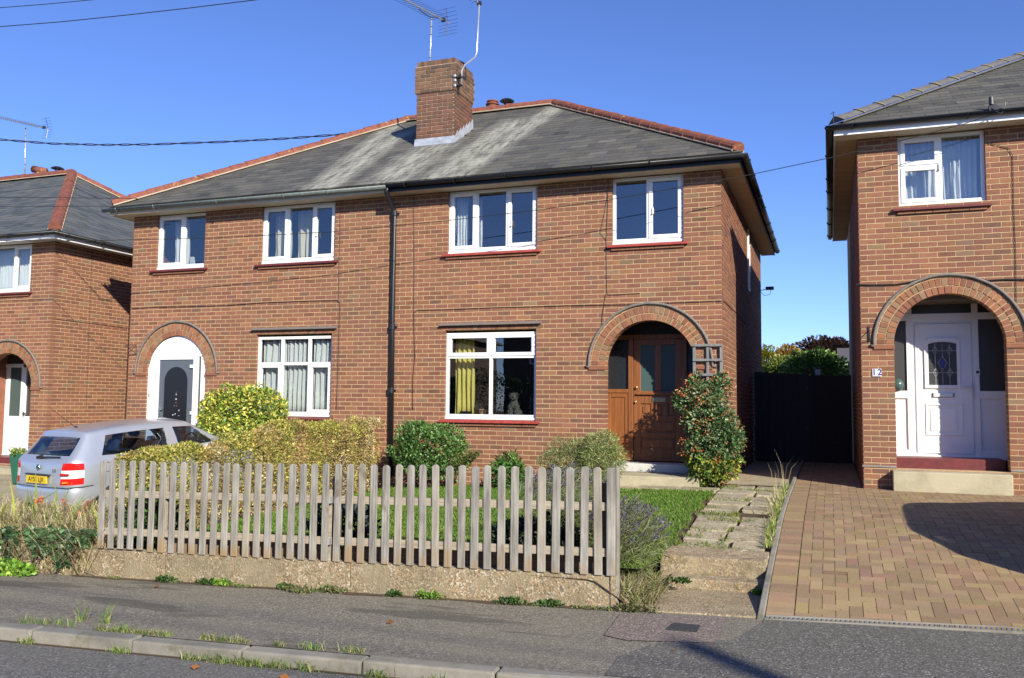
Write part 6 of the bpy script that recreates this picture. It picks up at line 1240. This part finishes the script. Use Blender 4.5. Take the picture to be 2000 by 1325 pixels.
# long hedge on the boundary
def hedge(name, label, x0, x1, y0, y1, zb0, zt0, zt1, n, size, pals, seed):
    r = np.random.default_rng(seed); t_ = r.random(n); y = y0+(y1-y0)*t_; zt = np.interp(y, [-5.6, -4.4, -3.9, -2.4, -.35], [.40, .45, .6, .68, .71])+.03*np.sin(y*2.3+1)+.02*np.sin(y*6.1); zb_ = np.array([garden(-5.55, q) for q in y])
    f = r.random(n); side = r.random(n); w_ = (x1-x0)/2; cx_ = (x0+x1)/2; x = np.empty(n); z = np.empty(n); nx = np.zeros((n, 3)); wob = .07*np.sin(y*3.3)+.05*np.sin(y*8+2)
    top = side < .3; fr = (side >= .3) & (side < .78); ot = ~(top | fr)
    x[top] = cx_+w_*(2*f[top]-1); z[top] = zt[top]-.12*r.random(top.sum())**2-.1*np.abs(2*f[top]-1)**3; nx[top, 2] = 1
    x[fr] = x1+wob[fr]-.16*r.random(fr.sum())**1.5; z[fr] = zb_[fr]+(zt[fr]-zb_[fr])*f[fr]; x[fr] -= .12*(f[fr]**4); nx[fr, 0] = 1; nx[fr, 2] = .3
    x[ot] = x0+.12*r.random(ot.sum()); z[ot] = zb_[ot]+(zt[ot]-zb_[ot])*f[ot]; nx[ot, 0] = -1
    end = r.random(n) < .12; y[end] = y0+.15*r.random(end.sum()); x[end] = x0+(x1-x0)*r.random(end.sum()); z[end] = zb_[end]+(np.interp(y[end], [-5.6, -4.4], [.38, .45])-zb_[end])*f[end]; nx[end] = (0, -1, .2)
    P = np.stack([x, y, z], 1); P += vn(P, 5, 2)[:, None]*nx*.05
    t = thing(name, label, 'hedge', (cx_, (y0+y1)/2, -.4)); m_ = vn(P*np.array([1, 1, .5]), 2.2, seed+5)+.55*(.5-f)+(y+2.)*.16; cut = [-.25, .35]
    for i, pal in enumerate(pals):
        k = (m_ < cut[0]) if i == 0 else ((m_ >= cut[0]) & (m_ < cut[1]) if i == 1 else m_ >= cut[1]); leaves('foliage', P[k], size, pal, t, 'leaf' if i < 2 else 'dry', .5, nx[k], 1.1, seed+i)
    mb = MB(); rr = random.Random(seed)
    for i in range(170):
        yy = rr.uniform(y0+.1, y1-.1); z0 = garden(-5.55, yy); xx = rr.uniform(cx_-.1, x1-.1); h = rr.uniform(.5, 1)*(zt0-z0); mb.tube([(xx, yy, z0-.05), (xx+rr.uniform(-.06, .06), yy+rr.uniform(-.1, .1), z0+h*.5), (min(x1+.02, xx+rr.uniform(-.1, .16)), yy+rr.uniform(-.15, .15), z0+h)], [.009, .006, .002], 4)
    mb.build('stem', 'bark', t); return t
PA = [(.44, .4, .09, 4), (.3, .32, .06, 3), (.16, .2, .04, 2), (.56, .48, .16, 3)]; PB = [(.46, .36, .14, 4), (.36, .32, .1, 3), (.5, .28, .11, 1), (.22, .22, .06, 2)]; PC = [(.52, .41, .22, 4), (.44, .36, .17, 3), (.58, .48, .28, 3), (.28, .27, .1, 2)]
hedge('boundary_hedge', 'long yellowing box hedge between the two front gardens, half of it dried brown', -5.95, -5.42, -5.62, -.35, 0, .4, .68, 66000, .03, [PA, PB, PC], 21)
# green cotoneaster by the drainpipe
t = shrub('green_shrub', 'dark green small-leaved shrub against the wall below the dog window', 'bush', (-4.48, -.75, .33), (.62, .42, .46), 11000, .042, [(.08, .18, .04, 4), (.13, .25, .06, 3), (.04, .1, .025, 3), (.22, .33, .1, 1)], 31, 'glossy_leaf', lump=.36, base=-.35, inner=.45)
P, d = ellip(900, (-3.85, -.8, .1), (.28, .15, .07), 33); P[:, 2] += (P[:, 0]+3.85)*.5; leaves('low_branch', P, .035, [(.12, .13, .04, 1), (.08, .12, .03, 1)], t, seed=5)
t = shrub('leafy_plant', 'small bright green leafy plant on the lawn edge below the dog window', 'plant', (-3.1, -.8, -.05), (.26, .2, .26), 1500, .075, [(.06, .16, .03, 3), (.1, .24, .05, 2)], 35, 'leaf', base=-.28, aspect=.3)
shrub('conifer_bush', 'low wispy green bush, the darker left one of two beside the doorstep', 'bush', (-2.08, -.95, .12), (.4, .34, .36), 9000, .05, [(.24, .29, .11, 3), (.14, .19, .07, 3), (.33, .36, .17, 2)], 37, 'leaf', base=-.22, aspect=.16, inner=.4, lump=.3)
shrub('conifer_bush', 'round wispy yellow-green bush right beside the doorstep and side panel', 'bush', (-1.6, -1.05, .25), (.31, .28, .34), 9000, .05, [(.28, .34, .12, 3), (.18, .23, .08, 3), (.38, .4, .19, 2)], 39, 'leaf', base=-.2, aspect=.16, inner=.35, lump=.25)
# berry shrub on the trellis
bs = thing('berry_shrub', 'tall glossy shrub with orange-red berries climbing the trellis at the brick corner', 'shrub', (-.15, -.35, -.12)); Ps = []; Ds = []
for c, rd, n in (((-.17, -.35, .22), (.34, .24, .34), 3300), ((-.12, -.33, .62), (.37, .22, .34), 3300), ((-.25, -.28, .98), (.3, .18, .3), 2300), ((.12, -.34, .5), (.2, .2, .4), 1300), ((-.38, -.2, 1.25), (.12, .1, .25), 500), ((-.02, -.15, 1.3), (.13, .08, .2), 500), ((-.6, -.26, 1.05), (.1, .1, .16), 260)):
    P, d = ellip(n, c, rd, 40+n, .3, .45, 3.); Ps.append(P); Ds.append(d)
P = np.concatenate(Ps); D_ = np.concatenate(Ds); low = P[:, 2] < .25; leaves('foliage', P[~low][::1], .046, [(.07, .15, .05, 5), (.13, .23, .09, 3), (.04, .09, .03, 3), (.28, .3, .16, 2)], bs, 'glossy_leaf', .55, D_[~low], 1., 41)
leaves('foliage', P[low], .055, [(.3, .32, .05, 3), (.16, .24, .04, 3), (.06, .13, .03, 3)], bs, 'glossy_leaf', .55, D_[low], 1., 42)
r = np.random.default_rng(9); idx = r.choice(np.where(P[:, 2] > .15)[0], 120); bb = []
for i in idx: bb += list(P[i]+D_[i]*.03+r.normal(size=(26, 3))*np.array([.04, .03, .028]))
bb = np.array(bb); leaves('berries', bb, .02, [(.55, .13, .03, 4), (.5, .2, .06, 3), (.42, .25, .14, 3)], bs, 'glossy_leaf', 1., seed=44)
stems(bs, (-.15, -.3, -.1), 1.3, 16, .3, .012, seed=5)
# lavender: two clumps, green needles and purple spikes leaning towards the path
def lavender(label, c, rad, n, seed, lean=(.5, -.1, .2), spikes=260):
    t = thing('lavender', label, 'lavender', (c[0], c[1], c[2]-.2)); P, d = ellip(n, c, rad, seed, .25, .1); P = P[P[:, 2] > c[2]-rad[2]*.85]; r = np.random.default_rng(seed); m_ = len(P)
    nv = np.tile(np.array(lean), (m_, 1))*1.3+r.normal(size=(m_, 3))*.15; leaves('foliage', P, .09, [(.22, .26, .09, 3), (.15, .2, .06, 3), (.28, .3, .13, 2), (.16, .2, .14, 2)], t, 'leaf', .05, nv, .45, seed)
    sp = []; ad = []; mb = MB()
    for i in range(spikes):
        k = r.normal(size=3); k /= np.linalg.norm(k); k[2] = abs(k[2]); b_ = np.array(c)+k*np.array(rad)*.75; L_ = r.uniform(.13, .25); dv_ = np.array(lean)*r.uniform(.7, 1.5)+np.array([0, 0, .35])+k*.5; dv_ /= np.linalg.norm(dv_); tip = b_+dv_*L_; mb.tube([b_, tip], .0022, 3, False)
        for q in range(14): sp.append(tip-dv_*r.uniform(0, .06)+r.normal(size=3)*.004); ad.append(dv_)
    leaves('flower_spikes', np.array(sp), .017, [(.14, .125, .2, 3), (.19, .17, .26, 2), (.1, .09, .13, 2)], t, 'dry', .5, np.array(ad), .6, seed+2); mb.build('stalks', 'fence_wood', t, kind='stuff')
lavender('big lavender clump spilling past the end of the picket fence', (-.34, -5.3, -.26), (.36, .5, .3), 12000, 51); lavender('lavender clump inside the fence behind the last pickets', (-1.0, -4.9, -.05), (.5, .4, .34), 7000, 53, spikes=160)
shrub('shade_clump', 'dark leaves standing in for fence shadow on the lawn near the middle fence post', 'bush', (-3.05, -5.6, -.2), (.36, .2, .2), 2500, .05, [(.04, .055, .05, 3), (.08, .1, .1, 2), (.02, .03, .03, 2)], 55, base=-.4); shrub('shade_clump', 'dark leaves standing in for fence shadow on the lawn near the right end', 'bush', (-1.0, -5.65, -.22), (.42, .2, .2), 2800, .05, [(.05, .07, .04, 3), (.1, .12, .08, 2), (.02, .03, .02, 2)], 57, base=-.4)  # leaf clumps coloured dark to stand in for fence and wall shadow on lawn
shrub('ivy_clump', 'ivy and leaves behind the first pickets at the left end of the fence', 'ivy', (-5.05, -6.0, -.28), (.34, .16, .28), 1800, .06, [(.05, .13, .04, 3), (.1, .22, .05, 2), (.03, .07, .02, 2)], 59, base=-.5)
# bank plants left of the fence
def onbank(n, x0, x1, y0, y1, seed, h=.0):
    r = np.random.default_rng(seed); x = r.uniform(x0, x1, n); y = r.uniform(y0, y1, n); z = np.array([streetz(a)+.26*max(0, min(1, (b+6.45)/.35))*(1-max(0, min(1, (-a-8.3)/.8))) for a, b in zip(x, y)])+h; return np.stack([x, y, z], 1)
P = onbank(6500, -8.8, -5.4, -6.42, -5.2, 61); o = blades('dry_grass', P, .34, [(.6, .5, .3, 5), (.48, .4, .22, 3), (.3, .32, .12, 2), (.68, .6, .42, 2)], None, 'grass', .0042, 1.3, 62, dirs=np.array([.15, -.35, 0])); tag(o, 'pale dry arching grass blades on the bank')
P = onbank(60, -8.3, -5.5, -6.2, -5.4, 63, .05); o = blades('iris_leaves', P, .38, [(.16, .26, .05, 3), (.3, .34, .06, 2)], None, 'grass', .014, .5, 64); tag(o, 'green sword-shaped leaves among the dry grass')
r = np.random.default_rng(65); n = 8500; s_ = r.uniform(-7.0, -5.35, n); h_ = r.random(n); P = np.array([tuple(st(a, -.04+.1*b+.06*math.sin(a*9+b*5)+r.normal()*.03, .1+.32*b*(1 if a > -6.5 else .6))) for a, b in zip(s_, h_)]); kk = vn(P, 5, 8)+h_*1.0 > .55
iv = thing('ivy', 'dark green ivy draped over the crumbling wall left of the picket fence', 'ivy', tuple(st(-6, 0, 0))); leaves('foliage', P[kk], .045, [(.06, .13, .05, 4), (.1, .19, .08, 3), (.03, .07, .03, 2), (.22, .3, .2, 1)], iv, 'glossy_leaf', .9, np.tile([0, -1, .4], (kk.sum(), 1)), .8, 66)
mb = MB(); rr = random.Random(8)
for i in range(26):
    s0 = rr.uniform(-6.9, -5.3); mb.tube([st(s0, -.03, rr.uniform(.2, .35)), st(s0+rr.uniform(-.15, .15), -.09, .14), st(s0+rr.uniform(-.35, .35), -.05, .01)], [.006, .005, .003], 4)
mb.build('stem', 'bark', iv)
def clump(name, label, cat, s, n_, rad, cnt, size, pal, seed, h=.03, mat='leaf', aspect=.7, group=None):
    c = st(s, n_, h); P, d = ellip(cnt, tuple(c), rad, seed, .35, .2); P = P[P[:, 2] > c.z-h]; o = leaves(name, P, size, pal, None, mat, aspect, np.tile([0, -.3, 1], (len(P), 1)), .9, seed); return tag(o, label, cat, group)
LG = [(.22, .38, .05, 3), (.14, .3, .04, 3), (.3, .45, .08, 1)]; MG = [(.07, .16, .04, 3), (.12, .22, .06, 2), (.05, .09, .03, 2)]
clump('ground_weed', 'bright lime weed mat at the foot of the ivy wall beside the pavement', 'weed', -6.15, -.12, (.34, .13, .1), 1500, .035, LG, 71)
clump('ground_weed', 'yellow-green weeds covering the bank at the left edge', 'weed', -7.5, .2, (.95, .4, .25), 5200, .04, [(.2, .28, .05, 3), (.3, .3, .1, 2), (.12, .2, .04, 3)], 72)
clump('ground_weed', 'upper green weeds on the bank beside the left driveway', 'weed', -6.9, .55, (.8, .3, .26), 3000, .045, [(.08, .15, .04, 3), (.16, .22, .06, 2), (.3, .26, .1, 2)], 73, .15)
r = np.random.default_rng(77)
fl_lab = ['red-orange flower head in front of the car tail light', 'orange flower head beside the first picket', 'red-orange flower among the grass below the number plate', 'orange flower lower down near the first picket', 'orange seed head in the grass left of the fence']
for i, (px, py) in enumerate(((126, 980), (172, 985), (75, 980), (155, 1003), (80, 975))):
    c = onY(px, py, -5.95); t = thing('orange_flower', fl_lab[i], 'flower', tuple(c-Vector((0, 0, .3)))); leaves('petals', np.array(c)+r.normal(size=(22, 3))*.016, .024, [(.6, .13, .04, 2), (.65, .2, .08, 1)], t, 'leaf', .7, seed=i); MB().tube([c-Vector((0, 0, .35)), c], .004, 4).build('stalk', 'bark', t)
# small weeds along wall base and kerb
weeds = [((355, 1128), .1, MG, 'grey-green weed at the wall foot near the left wall joint', 'w'), ((415, 1138), .1, MG, 'flat weed at the wall foot right of the grey-green one', 'w'), ((455, 1138), .09, LG, 'bright weed at the wall foot left of centre', 'w'), ((575, 1145), .07, MG, 'dark tuft growing out of the wall joint', 'w'), ((585, 1158), .12, [(.25, .24, .12, 1), (.16, .2, .07, 1)], 'dusty sprawling weed at the foot of the middle panel', 'w'), ((650, 1158), .1, [(.25, .24, .12, 1), (.16, .2, .07, 1)], 'dusty weed beside the wall panel joint', 'w'), ((775, 1163), .05, MG, 'tiny weed at the wall foot right of the middle post', 'w'), ((842, 1168), .12, LG, 'bright lime dandelion leaves at the wall foot', 'w'), ((1000, 1180), .1, MG, 'low weed at the wall foot below the right pickets', 'w'), ((1085, 1178), .09, MG, 'upright dark weed at the wall foot near the end pier', 'w'), ((1240, 1195), .14, [(.25, .22, .12, 1), (.14, .18, .06, 1)], 'straggly weeds at the corner beside the entrance slab', 'w'), ((1500, 1118), .1, MG, 'leafy weed beside the edging kerb at the steps', 'w'), ((1490, 1165), .06, LG, 'small weed in the gap beside the entrance slab', 'w'), ((1330, 1153), .06, MG, 'weed at the foot of the lower step', 'w')]
for i, (q, rd, pal, lab, _) in enumerate(weeds):
    s, n_ = onS(*q); rd2 = .35*rd; hh = .0
    if i in (11, 13): P0_ = onZ(*q, -.5 if i == 11 else -.6); s, n_, hh = (P0_-SQ).dot(SU), (P0_-SQ).dot(SN), .1
    clump('weed', lab, 'weed', s, min(n_, -.03) if i < 11 else n_, (rd*1.15, rd*.5, rd*.3), int(150+rd*1500), .022, [(a*.8, b*.8, c_*.8, w_) for a, b, c_, w_ in pal], 200+i, .02+hh, group='weeds along the wall foot')
kt = [(20, 1246), (50, 1217), (160, 1213), (210, 1217), (240, 1232), (205, 1262), (350, 1272), (420, 1277), (470, 1283), (520, 1288), (560, 1305), (720, 1306), (610, 1268), (850, 1316), (85, 1219), (130, 1222)]
klab = ['grass tuft in the road gutter at the left edge', 'grass tuft on the kerb top near the left edge', 'tall thin weed growing on the kerb top', 'second tall weed on the kerb top', 'dry grass wisps behind the kerb', 'spread grass tuft in the gutter under the second kerb stone', 'round grass tuft in the gutter left of centre', 'grass tuft growing from the kerb joint', 'low grass tuft in the gutter right of the joint', 'wide grass tuft in the gutter', 'sparse grass tuft in the gutter by the dark patch', 'grass tuft against the kerb near the bottom centre', 'thin grass on the kerb top left of centre', 'grass tuft at the bottom of the photo centre', 'low grass fringe behind the kerb', 'low grass fringe beside the tall weed']
for i, q in enumerate(kt):
    s, n_ = onS(*q); 
    gut = n_ < -1.85; 
    if gut: n_ = -1.9
    c = st(s, n_ if gut else max(n_, -1.72), -.08 if gut else .0); r = np.random.default_rng(300+i); m_ = 60 if gut else 36; P = np.array(c)+np.stack([r.normal(0, .055 if i not in (2, 3) else .02, m_), r.normal(0, .02, m_), np.zeros(m_)], 1)
    o = blades('grass_tuft', P, .05 if i not in (2, 3) else .13, [(.14, .26, .05, 3), (.25, .32, .09, 2), (.42, .38, .2, 1)], None, 'grass', .0025, .8, 320+i, kind=None); tag(o, klab[i], 'grass tuft', 'grass tufts along the kerb')
for i, (q, sz) in enumerate((((755, 1220), .05), ((1310, 1275), .03), ((545, 1302), .09), ((140, 1121), .07), ((300, 1149), .05), ((545, 1154), .05), ((372, 1283), .05), ((1425, 1152), .04))):
    s, n_ = onS(*q); c = st(s, n_, .012 if n_ > -1.73 else -.06); o = leaves('fallen_leaf', np.array([c]), sz*1.05, [(.36, .15, .05, 1)], None, 'dry', .6, np.array([[1., .3, .12]]), .1, 400+i); tag(o, ['brown leaf on the pavement below the middle of the fence', 'brown speck of leaf on the apron near the pole shadow', 'big orange-brown leaf in the gutter', 'orange leaf at the foot of the ivy wall', 'dry leaf at the wall foot left part', 'brown leaf at the wall foot under the middle panel', 'brown leaf in the gutter left of centre', 'orange leaf at the back of the entrance slab'][i], 'leaf', 'fallen leaves')
r = np.random.default_rng(500); n = 5200; s_ = r.uniform(-5.4, .1, n); dens = vn(np.stack([s_, s_*0, s_*0], 1), 3., 4)+.6*vn(np.stack([s_, s_*0, s_*0], 1), 11., 5); kk = dens > .35; s_ = s_[kk]
P = np.array([tuple(st(a, -.01-abs(r.normal(0, .025)), .002)) for a in s_]); o = leaves('small_weeds', P, .02, [(.16, .2, .07, 3), (.09, .14, .05, 2), (.26, .22, .12, 2)], None, 'leaf', .6, np.tile([0, -.4, .8], (len(P), 1)), .9, 501, kind='stuff'); o['label'] = 'tiny weeds and litter along the foot of the wall'
mb = MB(); prev = -5.5; rr = random.Random(31); top_ = []; bot_ = []
for i in range(120): s = -5.5+5.6*i/119; top_.append(st(s, .01, .004)); bot_.append(st(s, -.035-.03*abs(math.sin(s*2.1)+.5*math.sin(s*7.3))-rr.uniform(0, .02), .004))
gstruct('dirt_strip', top_+bot_, [(i, 120+i, 121+i, i+1) for i in range(119)], 'soil', label='thin line of dirt between wall and pavement')
n = 5200; s_ = r.uniform(-9, .4, n); dens = vn(np.stack([s_, s_*0, s_*0], 1), 2.4, 14)+.6*vn(np.stack([s_, s_*0, s_*0], 1), 9., 15)-s_*.05; kk = dens > .55; s_ = s_[kk]
P = np.array([tuple(st(a, -1.725+abs(r.normal(0, .02)), .003)) for a in s_]); o = blades('kerb_grass', P, .04, [(.2, .27, .08, 3), (.36, .33, .18, 3), (.12, .18, .05, 2)], None, 'grass', .0025, .9, 502); o['label'] = 'thin grass and moss behind the kerb'
s_ = r.uniform(-9, .4, n); dens = vn(np.stack([s_, s_*0, s_*0], 1), 2.8, 24)+.6*vn(np.stack([s_, s_*0, s_*0], 1), 8., 25); kk = dens > .5; s_ = s_[kk]
P = np.array([tuple(st(a, -1.885-abs(r.normal(0, .02)), -.083)) for a in s_]); o = blades('gutter_grass', P, .035, [(.18, .25, .07, 3), (.33, .3, .16, 3), (.1, .14, .05, 2)], None, 'grass', .0025, 1., 503); o['label'] = 'thin grass and grit in the road gutter'
# lawn blades
def scatter(n, x0, x1, y0, y1, seed, f): r = np.random.default_rng(seed); x = r.uniform(x0, x1, n); y = r.uniform(y0, y1, n); return np.stack([x, y, np.array([f(a, b) for a, b in zip(x, y)])], 1)
GP = [(.13, .25, .035, 4), (.18, .3, .05, 3), (.3, .33, .1, 1), (.08, .17, .03, 3)]
P = scatter(95000, -5.3, .03, -5.75, -.95, 81, garden); k = (P[:, 0] < -.01+.03*np.sin(P[:, 1]*7)); o = blades('grass', P[k], .032, GP, None, 'grass', .0035, .8, 82); o['label'] = 'short green lawn grass'
P = scatter(9000, -5.3, -1.8, -.95, -.3, 83, garden); o = blades('grass', P, .03, GP, None, 'grass', .0035, .8, 84); o['label'] = 'lawn grass beside the house wall'
P = scatter(1100, .85, .93, -4.3, -.2, 85, lambda x, y: drive(.97, y)); o = blades('long_grass', P, .06, [(.16, .28, .04, 3), (.42, .4, .2, 3), (.28, .33, .08, 2)], None, 'grass', .004, .7, 86); o['label'] = 'long pale grass fringe beside the edging kerb'
P = scatter(120, .8, .92, -3.6, -.9, 87, lambda x, y: drive(.97, y)); o = blades('dry_grass', P, .16, [(.5, .45, .27, 3), (.4, .38, .2, 2)], None, 'grass', .004, 1.1, 88, dirs=np.array([-.5, -.2, 0])); o['label'] = 'dry straw-coloured grass falling over the slab path'
P = scatter(9, .72, .92, -.9, -.4, 89, lambda x, y: drive(.97, y)); o = blades('dry_grass', P, .38, [(.5, .45, .27, 3)], None, 'grass', .003, .35, 90); o['label'] = 'tall thin grass stalks at the alley mouth'
P = scatter(9000, .0, .9, -4.42, -.2, 91, lambda x, y: drive(.97, y)-.03); k = vn(P, 3.2, 6)+.25*np.sin(P[:, 1]*17)+.5*(np.abs(P[:, 0]-.45) < .05) > .45; o = blades('path_weeds', P[k], .035, [(.16, .24, .05, 3), (.3, .28, .08, 2), (.1, .16, .03, 2)], None, 'grass', .004, .9, 92); o['label'] = 'moss and weeds in the slab joints'
r = np.random.default_rng(93); js = [d_ for d_ in dat if r.random() < .8]; P = []
for O, U, D, c in js:
    if O.y > -.2: continue
    for q in range(5): P.append(tuple(O+U*(0 if q % 2 else r.random())+D*(r.random() if q % 2 else 0)+Vector((-.002, -.002, .03))))
P = np.array(P); k = vn(P, 1.1, 12) > -.45; o = blades('joint_moss', P[k], .009, [(.14, .2, .04, 2), (.22, .24, .06, 1)], None, 'grass', .0035, .8, 94); o['label'] = 'moss in the joints of the block drive'
rr = random.Random(12)
rb = thing('rubble', 'broken pebbly stones and dead stalks at the corner beside the entrance slab', 'rubble', (-.05, -5.9, -.6))
for i in range(34):
    x_, y_ = rr.uniform(-.13, .1), rr.uniform(-6.12, -5.3); z_ = garden(-.35, y_)-.03-.6*(x_+.35); a_ = rr.uniform(.03, .07); o = MB().hexa([(x_-a_, y_-a_, z_-.05), (x_+a_, y_-a_*.8, z_-.05), (x_+a_*.9, y_+a_, z_-.05), (x_-a_*.8, y_+a_, z_-.05), (x_-a_*.7, y_-a_*.6, z_+a_), (x_+a_*.6, y_-a_*.7, z_+a_*.8), (x_+a_*.5, y_+a_*.6, z_+a_*.9), (x_-a_*.6, y_+a_*.5, z_+a_*1.1)]).build('stone', 'wall_concrete', rb, bev=.015)
P = scatter(1300, -.14, .09, -6.15, -5.2, 96, lambda x, y: garden(-.35, y)-.03-.6*(x+.35)); o = blades('dead_stalks', P, .13, [(.3, .27, .14, 3), (.2, .24, .09, 2), (.42, .36, .22, 1)], None, 'grass', .004, 1.2, 97); o['label'] = 'dead stalks at the corner of the entrance slab'
# =================================================================== TREES BEYOND THE GATES
def tree(name, label, px, py, Y, rx, rz, n, size, pal, seed, trunk=True, mat='leaf', lump=.3):
    c = onY(px, py, Y); t = thing(name, label, 'tree', (c.x, Y, -.4), 'trees beyond the side gates'); P, d = ellip(n, tuple(c), (rx, rx*.8, rz), seed, lump, .45, 3.5); k = P[:, 2] > -.3; leaves('crown', P[k], size, pal, t, mat, .6, d[k], 1., seed)
    mb = MB().tube([(c.x, Y, -.6), (c.x+.1, Y, c.z-rz*.4), (c.x, Y, c.z+rz*.2)], [.14, .1, .04], 8); rr = random.Random(seed)
    for i in range(9): a = rr.uniform(0, 6.28); mb.tube([(c.x+.05, Y, c.z-rz*.5), (c.x+math.cos(a)*rx*.6, Y+math.sin(a)*rx*.4, c.z+rz*rr.uniform(-.1, .7))], [.05, .012], 5)
    mb.build('trunk', 'bark', t, True); return t
tree('purple_tree', 'dark purple-leaved tree rising behind the green shrubs in the gap', 1613, 700, 26, 1.15, .82, 11000, .11, [(.05, .025, .03, 4), (.09, .04, .04, 2), (.04, .04, .025, 2), (.12, .07, .05, 1)], 101)
tree('autumn_tree', 'orange-brown autumn tree left of the purple one in the gap', 1538, 705, 24, .55, .5, 5000, .09, [(.38, .2, .05, 3), (.3, .22, .05, 2), (.2, .16, .05, 2)], 103)
tree('yellow_tree', 'yellow-green tree at the far left of the gap', 1495, 712, 20, .4, .6, 4500, .08, [(.3, .27, .03, 3), (.14, .2, .03, 3), (.36, .28, .04, 1)], 105)
tree('green_bush', 'leafy mid-green bush top just above the gates', 1595, 722, 12, .75, .46, 6500, .08, [(.16, .28, .06, 4), (.26, .38, .1, 3), (.08, .15, .04, 3)], 107, lump=.35)
tree('green_bush', 'lower green and yellow bush above the black gate', 1530, 727, 13, .6, .36, 5000, .07, [(.16, .26, .06, 3), (.4, .36, .09, 2), (.09, .16, .04, 2)], 109, lump=.35)
so2 = onY(1655, 706, 15); sh_ = thing('outbuilding', 'low outbuilding with pale fascia and mossy roof beyond the brown gate', 'outbuilding', (so2.x+1, 15, -.3)); z0_, z1_ = onY(1655, 716, 15).z, onY(1655, 706.5, 15).z; xl_ = onY(1640, 712, 15).x
MB().box(xl_+.3, xl_+4, 15.3, 18, -.5, z0_).build('wall', 'back_brick', sh_); 
for i in range(14): MB().box(xl_+i*.2+.004, xl_+(i+1)*.2-.004, 15, 15.03, z0_, z1_).build('fascia_board', 'upvc_dull', sh_)
MB().hexa([(xl_-.05, 14.9, z1_), (xl_+4, 14.9, z1_), (xl_+4, 18, z1_+.5), (xl_-.05, 18, z1_+.5), (xl_-.05, 14.9, z1_+.05), (xl_+4, 14.9, z1_+.05), (xl_+4, 18, z1_+.6), (xl_-.05, 18, z1_+.6)]).build('roof', 'opp_roof', sh_)
